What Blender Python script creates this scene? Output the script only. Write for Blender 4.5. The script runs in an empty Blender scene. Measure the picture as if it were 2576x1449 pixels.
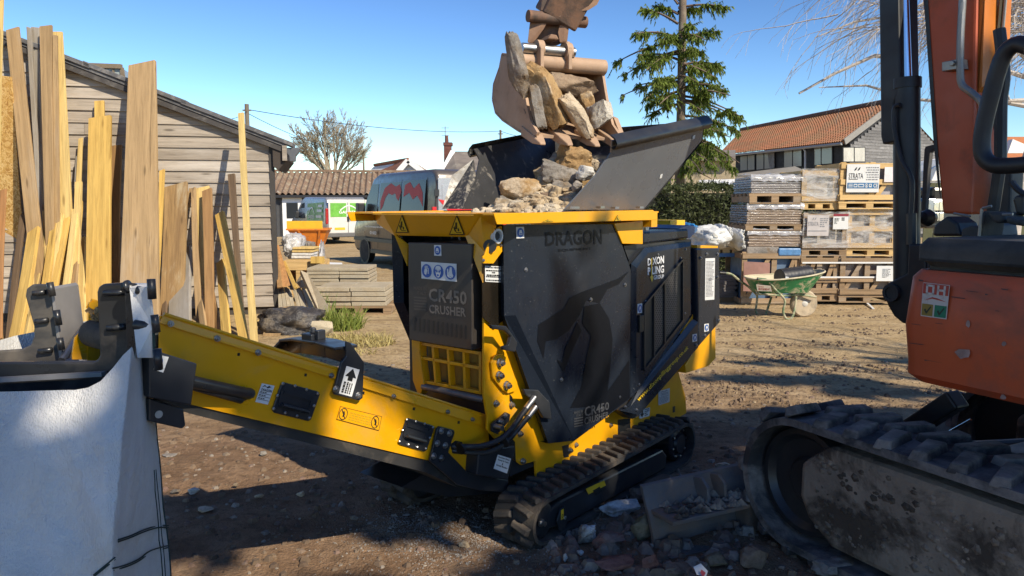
import bpy, bmesh, math, random
from mathutils import Vector, Matrix, noise
V = Vector
SC = bpy.context.scene
COL = SC.collection
# ------------------------------------------------------------------ camera, sky, sun, exposure
F, CX, CY, YH, CH = 1900.0, 1288.0, 724.5, 515.0, 1.65      # measured on the photograph (2576 px wide)
PITCH = math.atan((CY - YH) / F)
cam = bpy.data.cameras.new('camera'); cam.sensor_width = 36.0; cam.lens = F / 2576 * 36
cam.clip_start = 0.05; cam.clip_end = 3000
camo = bpy.data.objects.new('camera', cam); COL.objects.link(camo)
camo.location = (0, 0, CH); camo.rotation_euler = (math.pi / 2 - PITCH, 0, 0)
SC.camera = camo
SUN_AZ = math.atan2(0.68, -0.73); SUN_EL = math.radians(40)
w = bpy.data.worlds.new('World'); SC.world = w; w.use_nodes = True
wn = w.node_tree; wn.nodes.clear()
sk = wn.nodes.new('ShaderNodeTexSky'); sk.sky_type = 'NISHITA'; sk.sun_disc = False
sk.sun_elevation = SUN_EL; sk.sun_rotation = SUN_AZ
sk.air_density = 1.0; sk.dust_density = 0.0; sk.ozone_density = 3.0; sk.altitude = 50
bg = wn.nodes.new('ShaderNodeBackground'); bg.inputs[1].default_value = 0.15
wo = wn.nodes.new('ShaderNodeOutputWorld')
hs = wn.nodes.new('ShaderNodeHueSaturation'); hs.inputs['Saturation'].default_value = 1.0; hs.inputs['Hue'].default_value = .500
sc1 = wn.nodes.new('ShaderNodeVectorMath'); sc1.operation = 'SCALE'; sc1.inputs['Scale'].default_value = .12
gm = wn.nodes.new('ShaderNodeGamma'); gm.inputs['Gamma'].default_value = 1.6
sc2 = wn.nodes.new('ShaderNodeVectorMath'); sc2.operation = 'SCALE'; sc2.inputs['Scale'].default_value = 6.3
wn.links.new(sk.outputs[0], sc1.inputs[0]); wn.links.new(sc1.outputs[0], gm.inputs[0]); wn.links.new(gm.outputs[0], sc2.inputs[0]); wn.links.new(sc2.outputs[0], hs.inputs['Color']); wn.links.new(hs.outputs[0], bg.inputs[0]); wn.links.new(bg.outputs[0], wo.inputs[0])
sl = bpy.data.lights.new('sun', 'SUN'); sl.energy = 3.5; sl.angle = math.radians(0.53); sl.color = (1.0, 0.89, 0.71)
so = bpy.data.objects.new('sun', sl); COL.objects.link(so)
SDIR = V((math.sin(SUN_AZ) * math.cos(SUN_EL), math.cos(SUN_AZ) * math.cos(SUN_EL), math.sin(SUN_EL)))
so.rotation_euler = SDIR.to_track_quat('Z', 'Y').to_euler(); so.location = (20, -15, 25)
vs = SC.view_settings
SC.display_settings.display_device = 'sRGB'
vs.view_transform = 'Standard'; vs.look = 'None'; vs.exposure = 0.86; vs.gamma = 1.0; vs.use_curve_mapping = False
SC.render.engine = 'CYCLES'
SC.cycles.max_bounces = 6; SC.cycles.transparent_max_bounces = 12; SC.cycles.caustics_reflective = False; SC.cycles.caustics_refractive = False

# ------------------------------------------------------------------ survey: pixel -> ray -> place
CT, ST = math.cos(PITCH), math.sin(PITCH)
CAMP = V((0, 0, CH))
ZM = dict(d=(0, 0, 1), r1=(0, 0, 1/3), r2=(0, 429.3, 1/3), r3=(0, 831.8, .42597), r4=(644, 241.5, .46317), r5=(912.3, 429.3, 1/3),
          r6=(912.3, 845.2, .41667), r7=(1180.6, 0, .37965), r8=(1207.5, 509.8, .43513), b1=(1207.5, 979.4, .3241),
          b2=(1717.3, 214.7, .43502), b3=(2173.5, 0, .46317), b4=(2173.5, 576.9, .37028), b5=(1771, 912.3, .37028),
          b6=(1502.6, 0, 1/3), b7=(1771, 603.7, .25925), b8=(670.8, 375.7, .2222))
def cv(k, x, y):
    a = ZM[k]; return (a[0] + x * a[2], a[1] + y * a[2])
def ray(px, py):
    x = (px - CX) / F; y = -(py - CY) / F
    return V((x, CT + y * ST, -ST + y * CT))
def on_z(px, py, z=0.0):
    d = ray(px, py); t = (z - CH) / d.z; return CAMP + d * t
def on_y(px, py, yy):
    d = ray(px, py); return CAMP + d * (yy / d.y)
def on_pl(px, py, p0, n):
    d = ray(px, py); n = V(n); return CAMP + d * (n.dot(V(p0) - CAMP) / n.dot(d))

# ------------------------------------------------------------------ mesh builder
def basis(z, up=V((0, 0, 1))):
    z = V(z).normalized()
    if abs(z.dot(up)) > .98: up = V((1, 0, 0))
    x = up.cross(z).normalized(); y = z.cross(x)
    return x, y, z
ROOTM = {}
class MB:
    def __init__(s): s.v = []; s.f = []; s.m = []
    def add(s, vs, fs, mi=0):
        o = len(s.v); s.v += [V(p) for p in vs]; s.f += [tuple(i + o for i in f) for f in fs]; s.m += [mi] * len(fs); return s
    def bx(s, x0, x1, y0, y1, z0, z1, mi=0, M=None):
        p = [V((x, y, z)) for z in (z0, z1) for y in (y0, y1) for x in (x0, x1)]
        if M is not None: p = [M @ q for q in p]
        return s.add(p, [(0, 2, 3, 1), (4, 5, 7, 6), (0, 1, 5, 4), (2, 6, 7, 3), (0, 4, 6, 2), (1, 3, 7, 5)], mi)
    def bar(s, p0, p1, wx, wy, up=(0, 0, 1), mi=0):
        p0, p1 = V(p0), V(p1); x, y, z = basis(p1 - p0, V(up))
        q = []
        for p in (p0, p1):
            for a, b in ((-1, -1), (1, -1), (1, 1), (-1, 1)): q.append(p + x * a * wx / 2 + y * b * wy / 2)
        return s.add(q, [(3, 2, 1, 0), (4, 5, 6, 7), (0, 1, 5, 4), (1, 2, 6, 5), (2, 3, 7, 6), (3, 0, 4, 7)], mi)
    def prism(s, pts, vec, mi=0):
        pts = [V(p) for p in pts]; vec = V(vec); n = len(pts)
        nn = V((0, 0, 0))
        for i in range(n): nn += pts[i].cross(pts[(i + 1) % n])
        if nn.dot(vec) > 0: pts = pts[::-1]
        q = pts + [p + vec for p in pts]
        fs = [tuple(range(n)), tuple(range(2 * n - 1, n - 1, -1))]
        for i in range(n):
            j = (i + 1) % n; fs.append((j, i, n + i, n + j))
        return s.add(q, fs, mi)
    def tube(s, path, r, seg=8, mi=0, cap=True):
        path = [V(p) for p in path]; n = len(path)
        rs = r if isinstance(r, (list, tuple)) else [r] * n
        o = len(s.v); px = None
        for i, p in enumerate(path):
            t = (path[min(i + 1, n - 1)] - path[max(i - 1, 0)])
            if t.length < 1e-9: t = V((0, 0, 1))
            t.normalize()
            if px is None: x, y, _ = basis(t)
            else:
                x = px - t * px.dot(t)
                if x.length < 1e-6: x, y, _ = basis(t)
                x.normalize(); y = t.cross(x)
            px = x
            for k in range(seg):
                a = 2 * math.pi * k / seg
                s.v.append(p + (x * math.cos(a) + y * math.sin(a)) * rs[i])
        for i in range(n - 1):
            for k in range(seg):
                k2 = (k + 1) % seg
                s.f.append((o + i * seg + k, o + i * seg + k2, o + (i + 1) * seg + k2, o + (i + 1) * seg + k)); s.m.append(mi)
        if cap and seg > 2:
            s.f.append(tuple(o + k for k in range(seg - 1, -1, -1))); s.f.append(tuple(o + (n - 1) * seg + k for k in range(seg))); s.m += [mi, mi]
        return s
    def cyl(s, p0, p1, r0, r1=None, seg=16, mi=0):
        return s.tube([p0, p1], [r0, r0 if r1 is None else r1], seg, mi)
    def lathe(s, p, axis, prof, seg=20, mi=0):
        p = V(p); x, y, z = basis(axis); o = len(s.v); n = len(prof)
        for (h, r) in prof:
            for k in range(seg):
                a = 2 * math.pi * k / seg; s.v.append(p + z * h + (x * math.cos(a) + y * math.sin(a)) * r)
        for i in range(n - 1):
            for k in range(seg):
                k2 = (k + 1) % seg
                s.f.append((o + i * seg + k, o + i * seg + k2, o + (i + 1) * seg + k2, o + (i + 1) * seg + k)); s.m.append(mi)
        s.f.append(tuple(o + k for k in range(seg - 1, -1, -1))); s.f.append(tuple(o + (n - 1) * seg + k for k in range(seg))); s.m += [mi, mi]
        return s
    def build(s, name, mat, parent=None, smooth=False, bevel=0, kind=None, world=False, base=False, loc=None, uvs=None):
        vs = s.v; off = V((0, 0, 0))
        if world and parent is not None:
            mi = ROOTM[root_of(parent)].inverted(); vs = [mi @ p for p in vs]
        elif parent is None and base:
            xs = [p.x for p in vs]; ys = [p.y for p in vs]; zs = [p.z for p in vs]
            off = V(((min(xs) + max(xs)) / 2, (min(ys) + max(ys)) / 2, min(zs))); vs = [p - off for p in vs]
        me = bpy.data.meshes.new(name); me.from_pydata([tuple(p) for p in vs], [], s.f)
        for mm in (mat if isinstance(mat, (list, tuple)) else [mat]): me.materials.append(mm)
        if isinstance(mat, (list, tuple)) and len(mat) > 1: me.polygons.foreach_set('material_index', s.m)
        if smooth: me.polygons.foreach_set('use_smooth', [True] * len(me.polygons))
        me.update()
        o = bpy.data.objects.new(name, me); COL.objects.link(o); o.location = off
        if parent is not None: o.parent = parent
        if kind: o['kind'] = kind
        if smooth and smooth != 'all':
            try: me.set_sharp_from_angle(angle=math.radians(40))
            except Exception: pass
        if bevel:
            b = o.modifiers.new('bevel', 'BEVEL'); b.width = bevel; b.segments = 2; b.limit_method = 'ANGLE'; b.angle_limit = math.radians(35)
        return o
def root_of(o):
    while o.parent is not None: o = o.parent
    return o.name
def tag(o, label=None, cat=None, group=None, kind=None):
    if label: o['label'] = label
    if cat: o['category'] = cat
    if group: o['group'] = group
    if kind: o['kind'] = kind
    return o
def thing(name, label, cat, loc=(0, 0, 0), rotz=0, group=None, M=None):
    o = bpy.data.objects.new(name, None); COL.objects.link(o); o.empty_display_size = .2
    if M is None: M = Matrix.Translation(V(loc)) @ Matrix.Rotation(rotz, 4, 'Z')
    o.matrix_world = M; ROOTM[o.name] = M.copy()
    return tag(o, label, cat, group)
def link_copy(o, parent=None, loc=None):
    c = o.copy(); COL.objects.link(c)
    if parent is not None: c.parent = parent
    return c
def inst(name, mesh_obj, parent, M=None):
    c = bpy.data.objects.new(name, mesh_obj.data); COL.objects.link(c); c.parent = parent
    for md in mesh_obj.modifiers:
        b = c.modifiers.new(md.name, md.type)
        if md.type == 'BEVEL': b.width = md.width; b.segments = md.segments; b.limit_method = md.limit_method; b.angle_limit = md.angle_limit
    if M is not None: c.matrix_local = M
    return c

# ------------------------------------------------------------------ lettering
_tc = {}
def glyphs(s, bold=0.0):
    k = (s, bold)
    if k in _tc: return _tc[k]
    c = bpy.data.curves.new('lettering', 'FONT'); c.body = s; c.size = 1; c.offset = bold; c.resolution_u = 2; c.fill_mode = 'FRONT'
    o = bpy.data.objects.new('lettering', c); COL.objects.link(o)
    dg = bpy.context.evaluated_depsgraph_get(); dg.update()
    me = bpy.data.meshes.new_from_object(o.evaluated_get(dg))
    vs = [v.co.copy() for v in me.vertices]; fs = [tuple(p.vertices) for p in me.polygons]
    bpy.data.objects.remove(o); bpy.data.curves.remove(c); bpy.data.meshes.remove(me)
    x0 = min(v.x for v in vs); x1 = max(v.x for v in vs); y0 = min(v.y for v in vs); y1 = max(v.y for v in vs)
    _tc[k] = ([((v.x - x0) / (x1 - x0), (v.y - y0) / (y1 - y0)) for v in vs], fs)
    return _tc[k]
def quadmap(q, u, v):   # q: tl, tr, br, bl (3d)
    tl, tr, br, bl = [V(p) for p in q]
    return (bl * (1 - u) + br * u) * (1 - v) + (tl * (1 - u) + tr * u) * v
def text_on(mb, s, q, bold=0.01, mi=0, lift=V((0, 0, 0))):
    uv, fs = glyphs(s, bold)
    mb.add([quadmap(q, a, b) + lift for a, b in uv], fs, mi); return mb
def poly_on(mb, pts, mi=0, lift=V((0, 0, 0))):
    mb.add([V(p) + lift for p in pts], [tuple(range(len(pts)))], mi); return mb
def disc_uv(mb, q, cu, cv_, ru, rv, mi=0, lift=V((0, 0, 0)), seg=18, inner=None):
    pts = [quadmap(q, cu + ru * math.cos(2 * math.pi * k / seg), cv_ + rv * math.sin(2 * math.pi * k / seg)) + lift for k in range(seg)]
    if inner is None: mb.add(pts, [tuple(range(seg))], mi)
    else:
        p2 = [quadmap(q, cu + ru * inner * math.cos(2 * math.pi * k / seg), cv_ + rv * inner * math.sin(2 * math.pi * k / seg)) + lift for k in range(seg)]
        mb.add(pts + p2, [(k, (k + 1) % seg, seg + (k + 1) % seg, seg + k) for k in range(seg)], mi)
    return mb
def poly_uv(mb, q, uv, mi=0, lift=V((0, 0, 0))):
    mb.add([quadmap(q, a, b) + lift for a, b in uv], [tuple(range(len(uv)))], mi); return mb

# ------------------------------------------------------------------ materials
def ramp(nt, fac, stops):
    r = nt.nodes.new('ShaderNodeValToRGB'); e = r.color_ramp.elements
    while len(e) < len(stops): e.new(.5)
    for i, (p, c) in enumerate(stops):
        e[i].position = p; e[i].color = (c, c, c, 1) if not isinstance(c, (tuple, list)) else (*c, 1)
    nt.links.new(fac, r.inputs[0]); return r.outputs[0]
def nz(nt, co, scale, detail=4, rough=.55, dist=0, typ='NOISE'):
    n = nt.nodes.new('ShaderNodeTexNoise'); n.inputs['Scale'].default_value = scale; n.inputs['Detail'].default_value = detail
    n.inputs['Roughness'].default_value = rough; n.inputs['Distortion'].default_value = dist
    nt.links.new(co, n.inputs['Vector']); return n.outputs['Fac']
def mixc(nt, fac, a, b, blend='MIX'):
    m = nt.nodes.new('ShaderNodeMix'); m.data_type = 'RGBA'; m.blend_type = blend
    for sock, val in ((m.inputs[0], fac), (m.inputs[6], a), (m.inputs[7], b)):
        if isinstance(val, (int, float)): sock.default_value = val
        elif isinstance(val, (tuple, list)): sock.default_value = (*val[:3], 1)
        else: nt.links.new(val, sock)
    return m.outputs[2]
def mapping(nt, co, scale=(1, 1, 1), rot=(0, 0, 0)):
    m = nt.nodes.new('ShaderNodeMapping'); m.inputs['Scale'].default_value = scale; m.inputs['Rotation'].default_value = rot
    nt.links.new(co, m.inputs['Vector']); return m.outputs[0]
def coords(nt, kind='Object', randomize=True):
    tc = nt.nodes.new('ShaderNodeTexCoord')
    if not randomize: return tc.outputs[kind]
    oi = nt.nodes.new('ShaderNodeObjectInfo'); a = nt.nodes.new('ShaderNodeVectorMath'); a.operation = 'MULTIPLY_ADD'
    cb = nt.nodes.new('ShaderNodeCombineXYZ')
    for i in range(3): nt.links.new(oi.outputs['Random'], cb.inputs[i])
    nt.links.new(cb.outputs[0], a.inputs[0]); a.inputs[1].default_value = (37, 53, 71); nt.links.new(tc.outputs[kind], a.inputs[2])
    return a.outputs[0]
def newmat(name):
    m = bpy.data.materials.new(name); m.use_nodes = True; nt = m.node_tree
    return m, nt, nt.nodes['Principled BSDF']
def bumpn(nt, b, h, strength, dist=.01, prev=None):
    bp = nt.nodes.new('ShaderNodeBump'); bp.inputs['Strength'].default_value = strength; bp.inputs['Distance'].default_value = dist
    nt.links.new(h, bp.inputs['Height'])
    if prev is not None: nt.links.new(prev, bp.inputs['Normal'])
    nt.links.new(bp.outputs[0], b.inputs['Normal']); return bp.outputs[0]
def mul(c, k): return tuple(min(1, x * k) for x in c[:3])
def objvar(nt, col, amt):
    oi = nt.nodes.new('ShaderNodeObjectInfo'); hs = nt.nodes.new('ShaderNodeHueSaturation')
    mr = nt.nodes.new('ShaderNodeMapRange'); mr.inputs[3].default_value = 1 - amt; mr.inputs[4].default_value = 1 + amt
    nt.links.new(oi.outputs['Random'], mr.inputs[0]); nt.links.new(mr.outputs[0], hs.inputs['Value']); nt.links.new(col, hs.inputs['Color'])
    return hs.outputs[0]
def M(name, col, rough=.5, metal=0, var=.12, vsc=5., bump=0., bs=60., dirt=None, ds=3., dth=(.52, .66), damt=.8, ovar=0., rvar=.1, spec=.5, fleck=None, fs=90, fth=(.66, .7), coat=0., bd=.01):
    m, nt, b = newmat(name); co = coords(nt)
    n1 = nz(nt, co, vsc, 6, .6)
    c = ramp(nt, n1, [(.3, mul(col, 1 - var)), (.7, mul(col, 1 + var))])
    rv = ramp(nt, nz(nt, co, vsc * 1.7, 5), [(.3, max(0.02, rough - rvar)), (.7, min(1, rough + rvar))])
    if dirt:
        d = ramp(nt, nz(nt, co, ds, 8, .68, .4), [(dth[0], 0.0), (dth[1], damt)])
        c = mixc(nt, d, c, dirt); rv = mixc(nt, d, rv, (.9, .9, .9))
    if fleck:
        d = ramp(nt, nz(nt, co, fs, 2, .5), [(fth[0], 0.0), (fth[1], 1.0)]); c = mixc(nt, d, c, fleck)
    if ovar: c = objvar(nt, c, ovar)
    nt.links.new(c, b.inputs['Base Color']); nt.links.new(rv, b.inputs['Roughness'])
    b.inputs['Metallic'].default_value = metal; b.inputs['Specular IOR Level'].default_value = spec
    if coat: b.inputs['Coat Weight'].default_value = coat; b.inputs['Coat Roughness'].default_value = .12
    if bump: bumpn(nt, b, nz(nt, co, bs, 6, .65), bump, bd)
    return m
def WOOD(name, col, dark, axis=2, var=.18, grey=None, gth=(.5, .7), rough=.75, knots=True, ovar=.12, gs=1.0, bump=.25):
    m, nt, b = newmat(name); co = coords(nt)
    sc = [22 * gs, 22 * gs, 22 * gs]; sc[axis] = 1.1 * gs
    mp = mapping(nt, co, tuple(sc))
    g = nz(nt, mp, 1.0, 7, .7, .5)
    c = ramp(nt, g, [(.26, mul(dark, .9)), (.42, mul(col, .78)), (.56, col), (.76, mul(col, 1.18))])
    sf = [70 * gs] * 3; sf[axis] = 2.2 * gs
    c = mixc(nt, ramp(nt, nz(nt, mapping(nt, co, tuple(sf)), 1.0, 4, .7, .3), [(.30, .6), (.48, 0.0)]), c, mul(dark, .8))
    ss = [9 * gs] * 3; ss[axis] = .35
    c = mixc(nt, ramp(nt, nz(nt, mapping(nt, co, tuple(ss)), 1.3, 3, .5, .2), [(.66, 0.0), (.69, .75), (.72, 0.0)]), c, mul(dark, .45))
    sc2 = [3.2, 3.2, 3.2]; sc2[axis] = .7
    c = mixc(nt, ramp(nt, nz(nt, mapping(nt, co, tuple(sc2)), 1.0, 3), [(.35, 0.0), (.7, var * 2)]), c, mul(dark, 1.3))
    if grey:
        c = mixc(nt, ramp(nt, nz(nt, mapping(nt, co, tuple(x * .4 for x in sc2)), 2.0, 6, .7), [(gth[0], 0.0), (gth[1], .85)]), c, grey)
    if knots:
        vo = nt.nodes.new('ShaderNodeTexVoronoi'); vo.inputs['Scale'].default_value = 1.0
        ks = [5.2, 5.2, 5.2]; ks[axis] = 1.15
        nt.links.new(mapping(nt, co, tuple(ks)), vo.inputs['Vector'])
        c = mixc(nt, ramp(nt, vo.outputs['Distance'], [(.05, .8), (.12, 0.0)]), c, mul(dark, .6))
    if ovar: c = objvar(nt, c, ovar)
    nt.links.new(c, b.inputs['Base Color']); b.inputs['Roughness'].default_value = rough; b.inputs['Specular IOR Level'].default_value = .25
    bumpn(nt, b, g, bump, .006)
    return m
def FLAT(name, col, rough=.5, metal=0, emit=None, spec=.5):
    m, nt, b = newmat(name); b.inputs['Base Color'].default_value = (*col, 1); b.inputs['Roughness'].default_value = rough
    b.inputs['Metallic'].default_value = metal; b.inputs['Specular IOR Level'].default_value = spec
    return m
def GLASS(name, col=(.02, .025, .03), rough=.06, alpha=.85):
    m, nt, b = newmat(name); b.inputs['Base Color'].default_value = (*col, 1); b.inputs['Roughness'].default_value = rough
    b.inputs['Specular IOR Level'].default_value = .6; b.inputs['Alpha'].default_value = alpha
    return m
yellow = M('yellow_paint', (.75, .345, .004), .36, var=.05, dirt=(.36, .25, .13), ds=3.0, dth=(.54, .76), damt=.5, bump=.02, bs=140, coat=.25, spec=.4)
black_paint = M('black_paint', (.022, .024, .028), .36, var=.2, dirt=(.10, .085, .07), ds=3., dth=(.55, .8), damt=.35, bump=.02, bs=90)
anthracite = M('anthracite_paint', (.013, .018, .028), .30, var=.10, dirt=(.09, .08, .07), ds=2.4, dth=(.55, .85), damt=.3, fleck=(.20, .20, .20), fs=130, fth=(.72, .745), bump=.02, bs=80, spec=.28)
decal_black = M('black_decal', (.005, .006, .009), .38, var=.1, spec=.16)
decal_grey = M('faded_grey_lettering', (.055, .057, .062), .4, var=.15)
decal_tan = M('dusty_lettering', (.16, .135, .11), .5, var=.15)
white_label = M('white_label', (.66, .66, .64), .5, var=.04)
blue_label = M('blue_label', (.02, .10, .36), .45, var=.05)
ink = M('black_ink', (.012, .012, .012), .5)
grey_print = M('grey_print', (.22, .22, .23), .5)
yellow_label = M('yellow_label', (.68, .44, .02), .5, var=.04)
steel = M('bright_steel', (.42, .42, .42), .38, 1.0, var=.15, dirt=(.25, .17, .1), ds=9, dth=(.55, .75), damt=.5)
rubber = M('dusty_rubber', (.028, .026, .024), .8, var=.25, dirt=(.105, .082, .06), ds=7, dth=(.42, .62), damt=.75, bump=.3, bs=70)
rubber_grey = M('scuffed_rubber', (.05, .05, .052), .75, var=.3, dirt=(.25, .225, .20), ds=5, dth=(.42, .60), damt=.9, bump=.6, bs=35)
hose_rubber = M('hose_rubber', (.018, .018, .020), .5, var=.2)
# ================================================================== GROUND
import numpy as np
def ground_material():
    m, nt, b = newmat('yard_earth'); co = coords(nt, 'Object', False)
    n1 = nz(nt, co, .35, 6, .6); n2 = nz(nt, co, 2.2, 8, .68); n3 = nz(nt, co, 14, 6, .65); n4 = nz(nt, co, 70, 4, .6)
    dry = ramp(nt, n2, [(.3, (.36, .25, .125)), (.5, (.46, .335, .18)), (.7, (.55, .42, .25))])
    darker = ramp(nt, n2, [(.3, (.15, .090, .052)), (.5, (.25, .158, .095)), (.72, (.36, .25, .16))])
    # the soil is darker and redder towards the camera, paler in the open yard
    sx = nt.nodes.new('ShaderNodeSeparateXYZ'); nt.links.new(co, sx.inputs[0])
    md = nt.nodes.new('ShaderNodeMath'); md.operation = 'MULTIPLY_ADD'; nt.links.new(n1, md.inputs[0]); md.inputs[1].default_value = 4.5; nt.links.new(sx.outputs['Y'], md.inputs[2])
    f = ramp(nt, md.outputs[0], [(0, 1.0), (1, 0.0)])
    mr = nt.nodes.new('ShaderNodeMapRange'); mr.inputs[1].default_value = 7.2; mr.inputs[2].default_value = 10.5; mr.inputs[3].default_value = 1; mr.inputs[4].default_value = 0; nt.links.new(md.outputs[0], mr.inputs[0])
    c = mixc(nt, mr.outputs[0], dry, darker)
    c = mixc(nt, ramp(nt, n3, [(.36, .55), (.5, 0.0)]), c, (.10, .065, .04))
    c = mixc(nt, ramp(nt, n4, [(.62, 0.0), (.72, .5)]), c, (.45, .38, .30))
    # churned dark clods in patches
    cl = nt.nodes.new('ShaderNodeTexVoronoi'); cl.inputs['Scale'].default_value = 16; nt.links.new(co, cl.inputs['Vector'])
    mk = nt.nodes.new('ShaderNodeMath'); mk.operation = 'MULTIPLY'
    nt.links.new(ramp(nt, nz(nt, mapping(nt, co, (.5, 1.2, 1)), .9, 5, .7), [(.52, 0.0), (.62, .85)]), mk.inputs[0]); nt.links.new(ramp(nt, cl.outputs['Distance'], [(.15, 1.0), (.4, 0.0)]), mk.inputs[1])
    c = mixc(nt, mk.outputs[0], c, (.11, .07, .045))
    c = mixc(nt, ramp(nt, nz(nt, mapping(nt, co, (.45, 3.2, 1), (0, 0, .12)), 1.3, 6, .7), [(.54, 0.0), (.64, .55)]), c, (.17, .11, .065))
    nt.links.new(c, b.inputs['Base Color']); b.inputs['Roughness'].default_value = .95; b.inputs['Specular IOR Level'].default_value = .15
    a = nt.nodes.new('ShaderNodeMath'); a.operation = 'MULTIPLY_ADD'; nt.links.new(n3, a.inputs[0]); a.inputs[1].default_value = 1.6; nt.links.new(n4, a.inputs[2])
    bumpn(nt, b, a.outputs[0], .9, .02)
    return m
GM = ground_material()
def gh(x, y):
    """height of the yard surface"""
    f = 1.0 if y < 4.5 else max(.3, 1 - (y - 4.5) / 5)
    p = V((x, y, 0))
    h = noise.noise(p * .7) * .022 + noise.noise(p * 2.3) * .016 + noise.noise(p * 6.5) * .012 + noise.noise(p * 17) * .006
    return h * f
def grid_sheet(name, xs, ys, mat):
    vs = []; fs = []; nx = len(xs)
    for y in ys:
        for x in xs: vs.append((x, y, gh(x, y)))
    for j in range(len(ys) - 1):
        for i in range(nx - 1): a = j * nx + i; fs.append((a, a + 1, a + nx + 1, a + nx))
    return vs, fs
def lin(a, b, n): return [a + (b - a) * i / (n - 1) for i in range(n)]
xs = lin(-400, -60, 6) + lin(-40, -9, 24) + lin(-8, 12, 330) + lin(13, 45, 24) + lin(70, 400, 5)
ys = lin(-60, -3, 14) + lin(-2, 1.0, 14) + lin(1.2, 12, 220) + lin(12.2, 26, 70) + lin(27, 60, 26) + [80, 120, 200, 400, 900]
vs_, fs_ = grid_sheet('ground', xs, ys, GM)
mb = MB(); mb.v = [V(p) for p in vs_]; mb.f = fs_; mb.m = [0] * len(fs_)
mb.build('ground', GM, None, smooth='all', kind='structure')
# ================================================================== THE CRUSHER
_u = V((.635, .772, 0)).normalized(); _n = V((.772, -.635, 0)).normalized()
_p = on_z(1345, 1395); MO = _p - _n * .545; MO.z = 0
MROT = math.atan2(_u.y, _u.x)
MM = Matrix.Translation(MO) @ Matrix.Rotation(MROT, 4, 'Z'); MI = MM.inverted(); MR3 = MM.to_3x3()
def L(a, b, c): return V((a, -b, c))                 # a: towards the engine end, b: towards the camera side, c: up
def mray(px, py): return MI @ CAMP, MI.to_3x3() @ ray(px, py)
def ml(k, x, y, ax, val):
    o, d = mray(*cv(k, x, y))
    if ax == 'b': t = (-val - o.y) / d.y
    elif ax == 'a': t = (val - o.x) / d.x
    else: t = (val - o.z) / d.z
    return o + d * t
def mp(k, pts, ax, val): return [ml(k, x, y, ax, val) for x, y in pts]
def mpp(k, pts, p0, n):
    r = []
    for x, y in pts:
        o, d = mray(*cv(k, x, y)); r.append(o + d * (n.dot(p0 - o) / n.dot(d)))
    return r
NB = L(0, 1, 0); NA = L(-1, 0, 0)
crusher = thing('rock_crusher', 'yellow and anthracite tracked rock crusher with a feed hopper and a long discharge conveyor', 'crusher', M=MM)
def part(mb, name, mat, par=None, **k): return mb.build(name, mat, par or crusher, **k)
# --- chassis side plates
for sgn in (1, -1):
    q = mp('d', [(1218, 640), (1300, 640), (1500, 850), (1600, 985), (1704, 925), (1725, 998), (1727, 1040), (1560, 1130), (1350, 1215), (1347, 1160), (1312, 1170), (1297, 1160), (1226, 1082), (1227, 1050), (1218, 995)], 'b', .33)
    if sgn < 0: q = [V((max(p.x, .06), -p.y, min(p.z, .95))) for p in q]
    part(MB().prism(q, L(0, -.014 * sgn, 0)), 'chassis_plate', yellow, bevel=.003)
# cross beam / belly between the plates
part(MB().bx(.1, 1.9, -.31, .31, .30, .52), 'belly_frame', black_paint)
part(MB().bx(.0, 1.2, -.30, .30, .52, 1.45), 'jaw_housing', black_paint)
# boss plate with adjuster bolts
boss = MB().prism(mp('r6', [(790, 115), (830, 105), (860, 130), (925, 280), (915, 330), (870, 345), (835, 325), (775, 250), (765, 160)], 'b', .336), L(0, .012, 0))
boss = part(boss, 'bolt_plate', yellow, bevel=.003)
def bolt(p, r, h, axis, par, mat=steel, name='bolt'):
    mb = MB(); mb.lathe(p, axis, [(0, r * 1.35), (h * .25, r * 1.35), (h * .25, r), (h, r), (h * 1.0, r * .6), (h * 1.5, r * .55)], 8); return mb.build(name, mat, par)
for x, y in ((825, 160), (820, 238), (865, 297)): bolt(ml('r6', x, y, 'b', .349), .017, .022, NB, boss)
for x, y in ((803, 407), (897, 415), (965, 755), (1250, 690), (948, 590)): bolt(ml('r6', x, y, 'b', .331), .013, .014, NB, crusher)
for x, y in ((755, 1285), (555, 1400), (1100, 1000)): bolt(ml('r8', x, y, 'b', .331), .011, .01, NB, crusher)
# slots cut in the plate, seen as dark openings
for k, pts in (('r6', [(1205, 665), (1245, 655), (1245, 730), (1215, 735)]), ('b1', [(1072, 235), (1165, 225), (1170, 330), (1072, 375)]), ('r6', [(850, 560), (920, 640), (925, 760), (870, 690)]), ('r6', [(888, 350), (905, 370), (905, 400), (888, 395)])):
    part(MB().prism(mp(k, pts, 'b', .332), L(0, -.004, 0)), 'slot', ink)
part(MB().prism(mp('r6', [(770, 530), (855, 458), (878, 470), (872, 510), (800, 590), (770, 575)], 'b', .345), L(0, .016, 0)), 'pivot_lug', black_paint, bevel=.003)
for x, y, r in ((860, 480, .011), (832, 515, .013)): bolt(ml('r6', x, y, 'b', .362), r, .012, NB, crusher)
part(MB().cyl(ml('r6', 800, 545, 'b', .36), ml('r6', 800, 545, 'b', .36) + L(0, .045, 0), .014), 'pin', steel)
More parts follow.
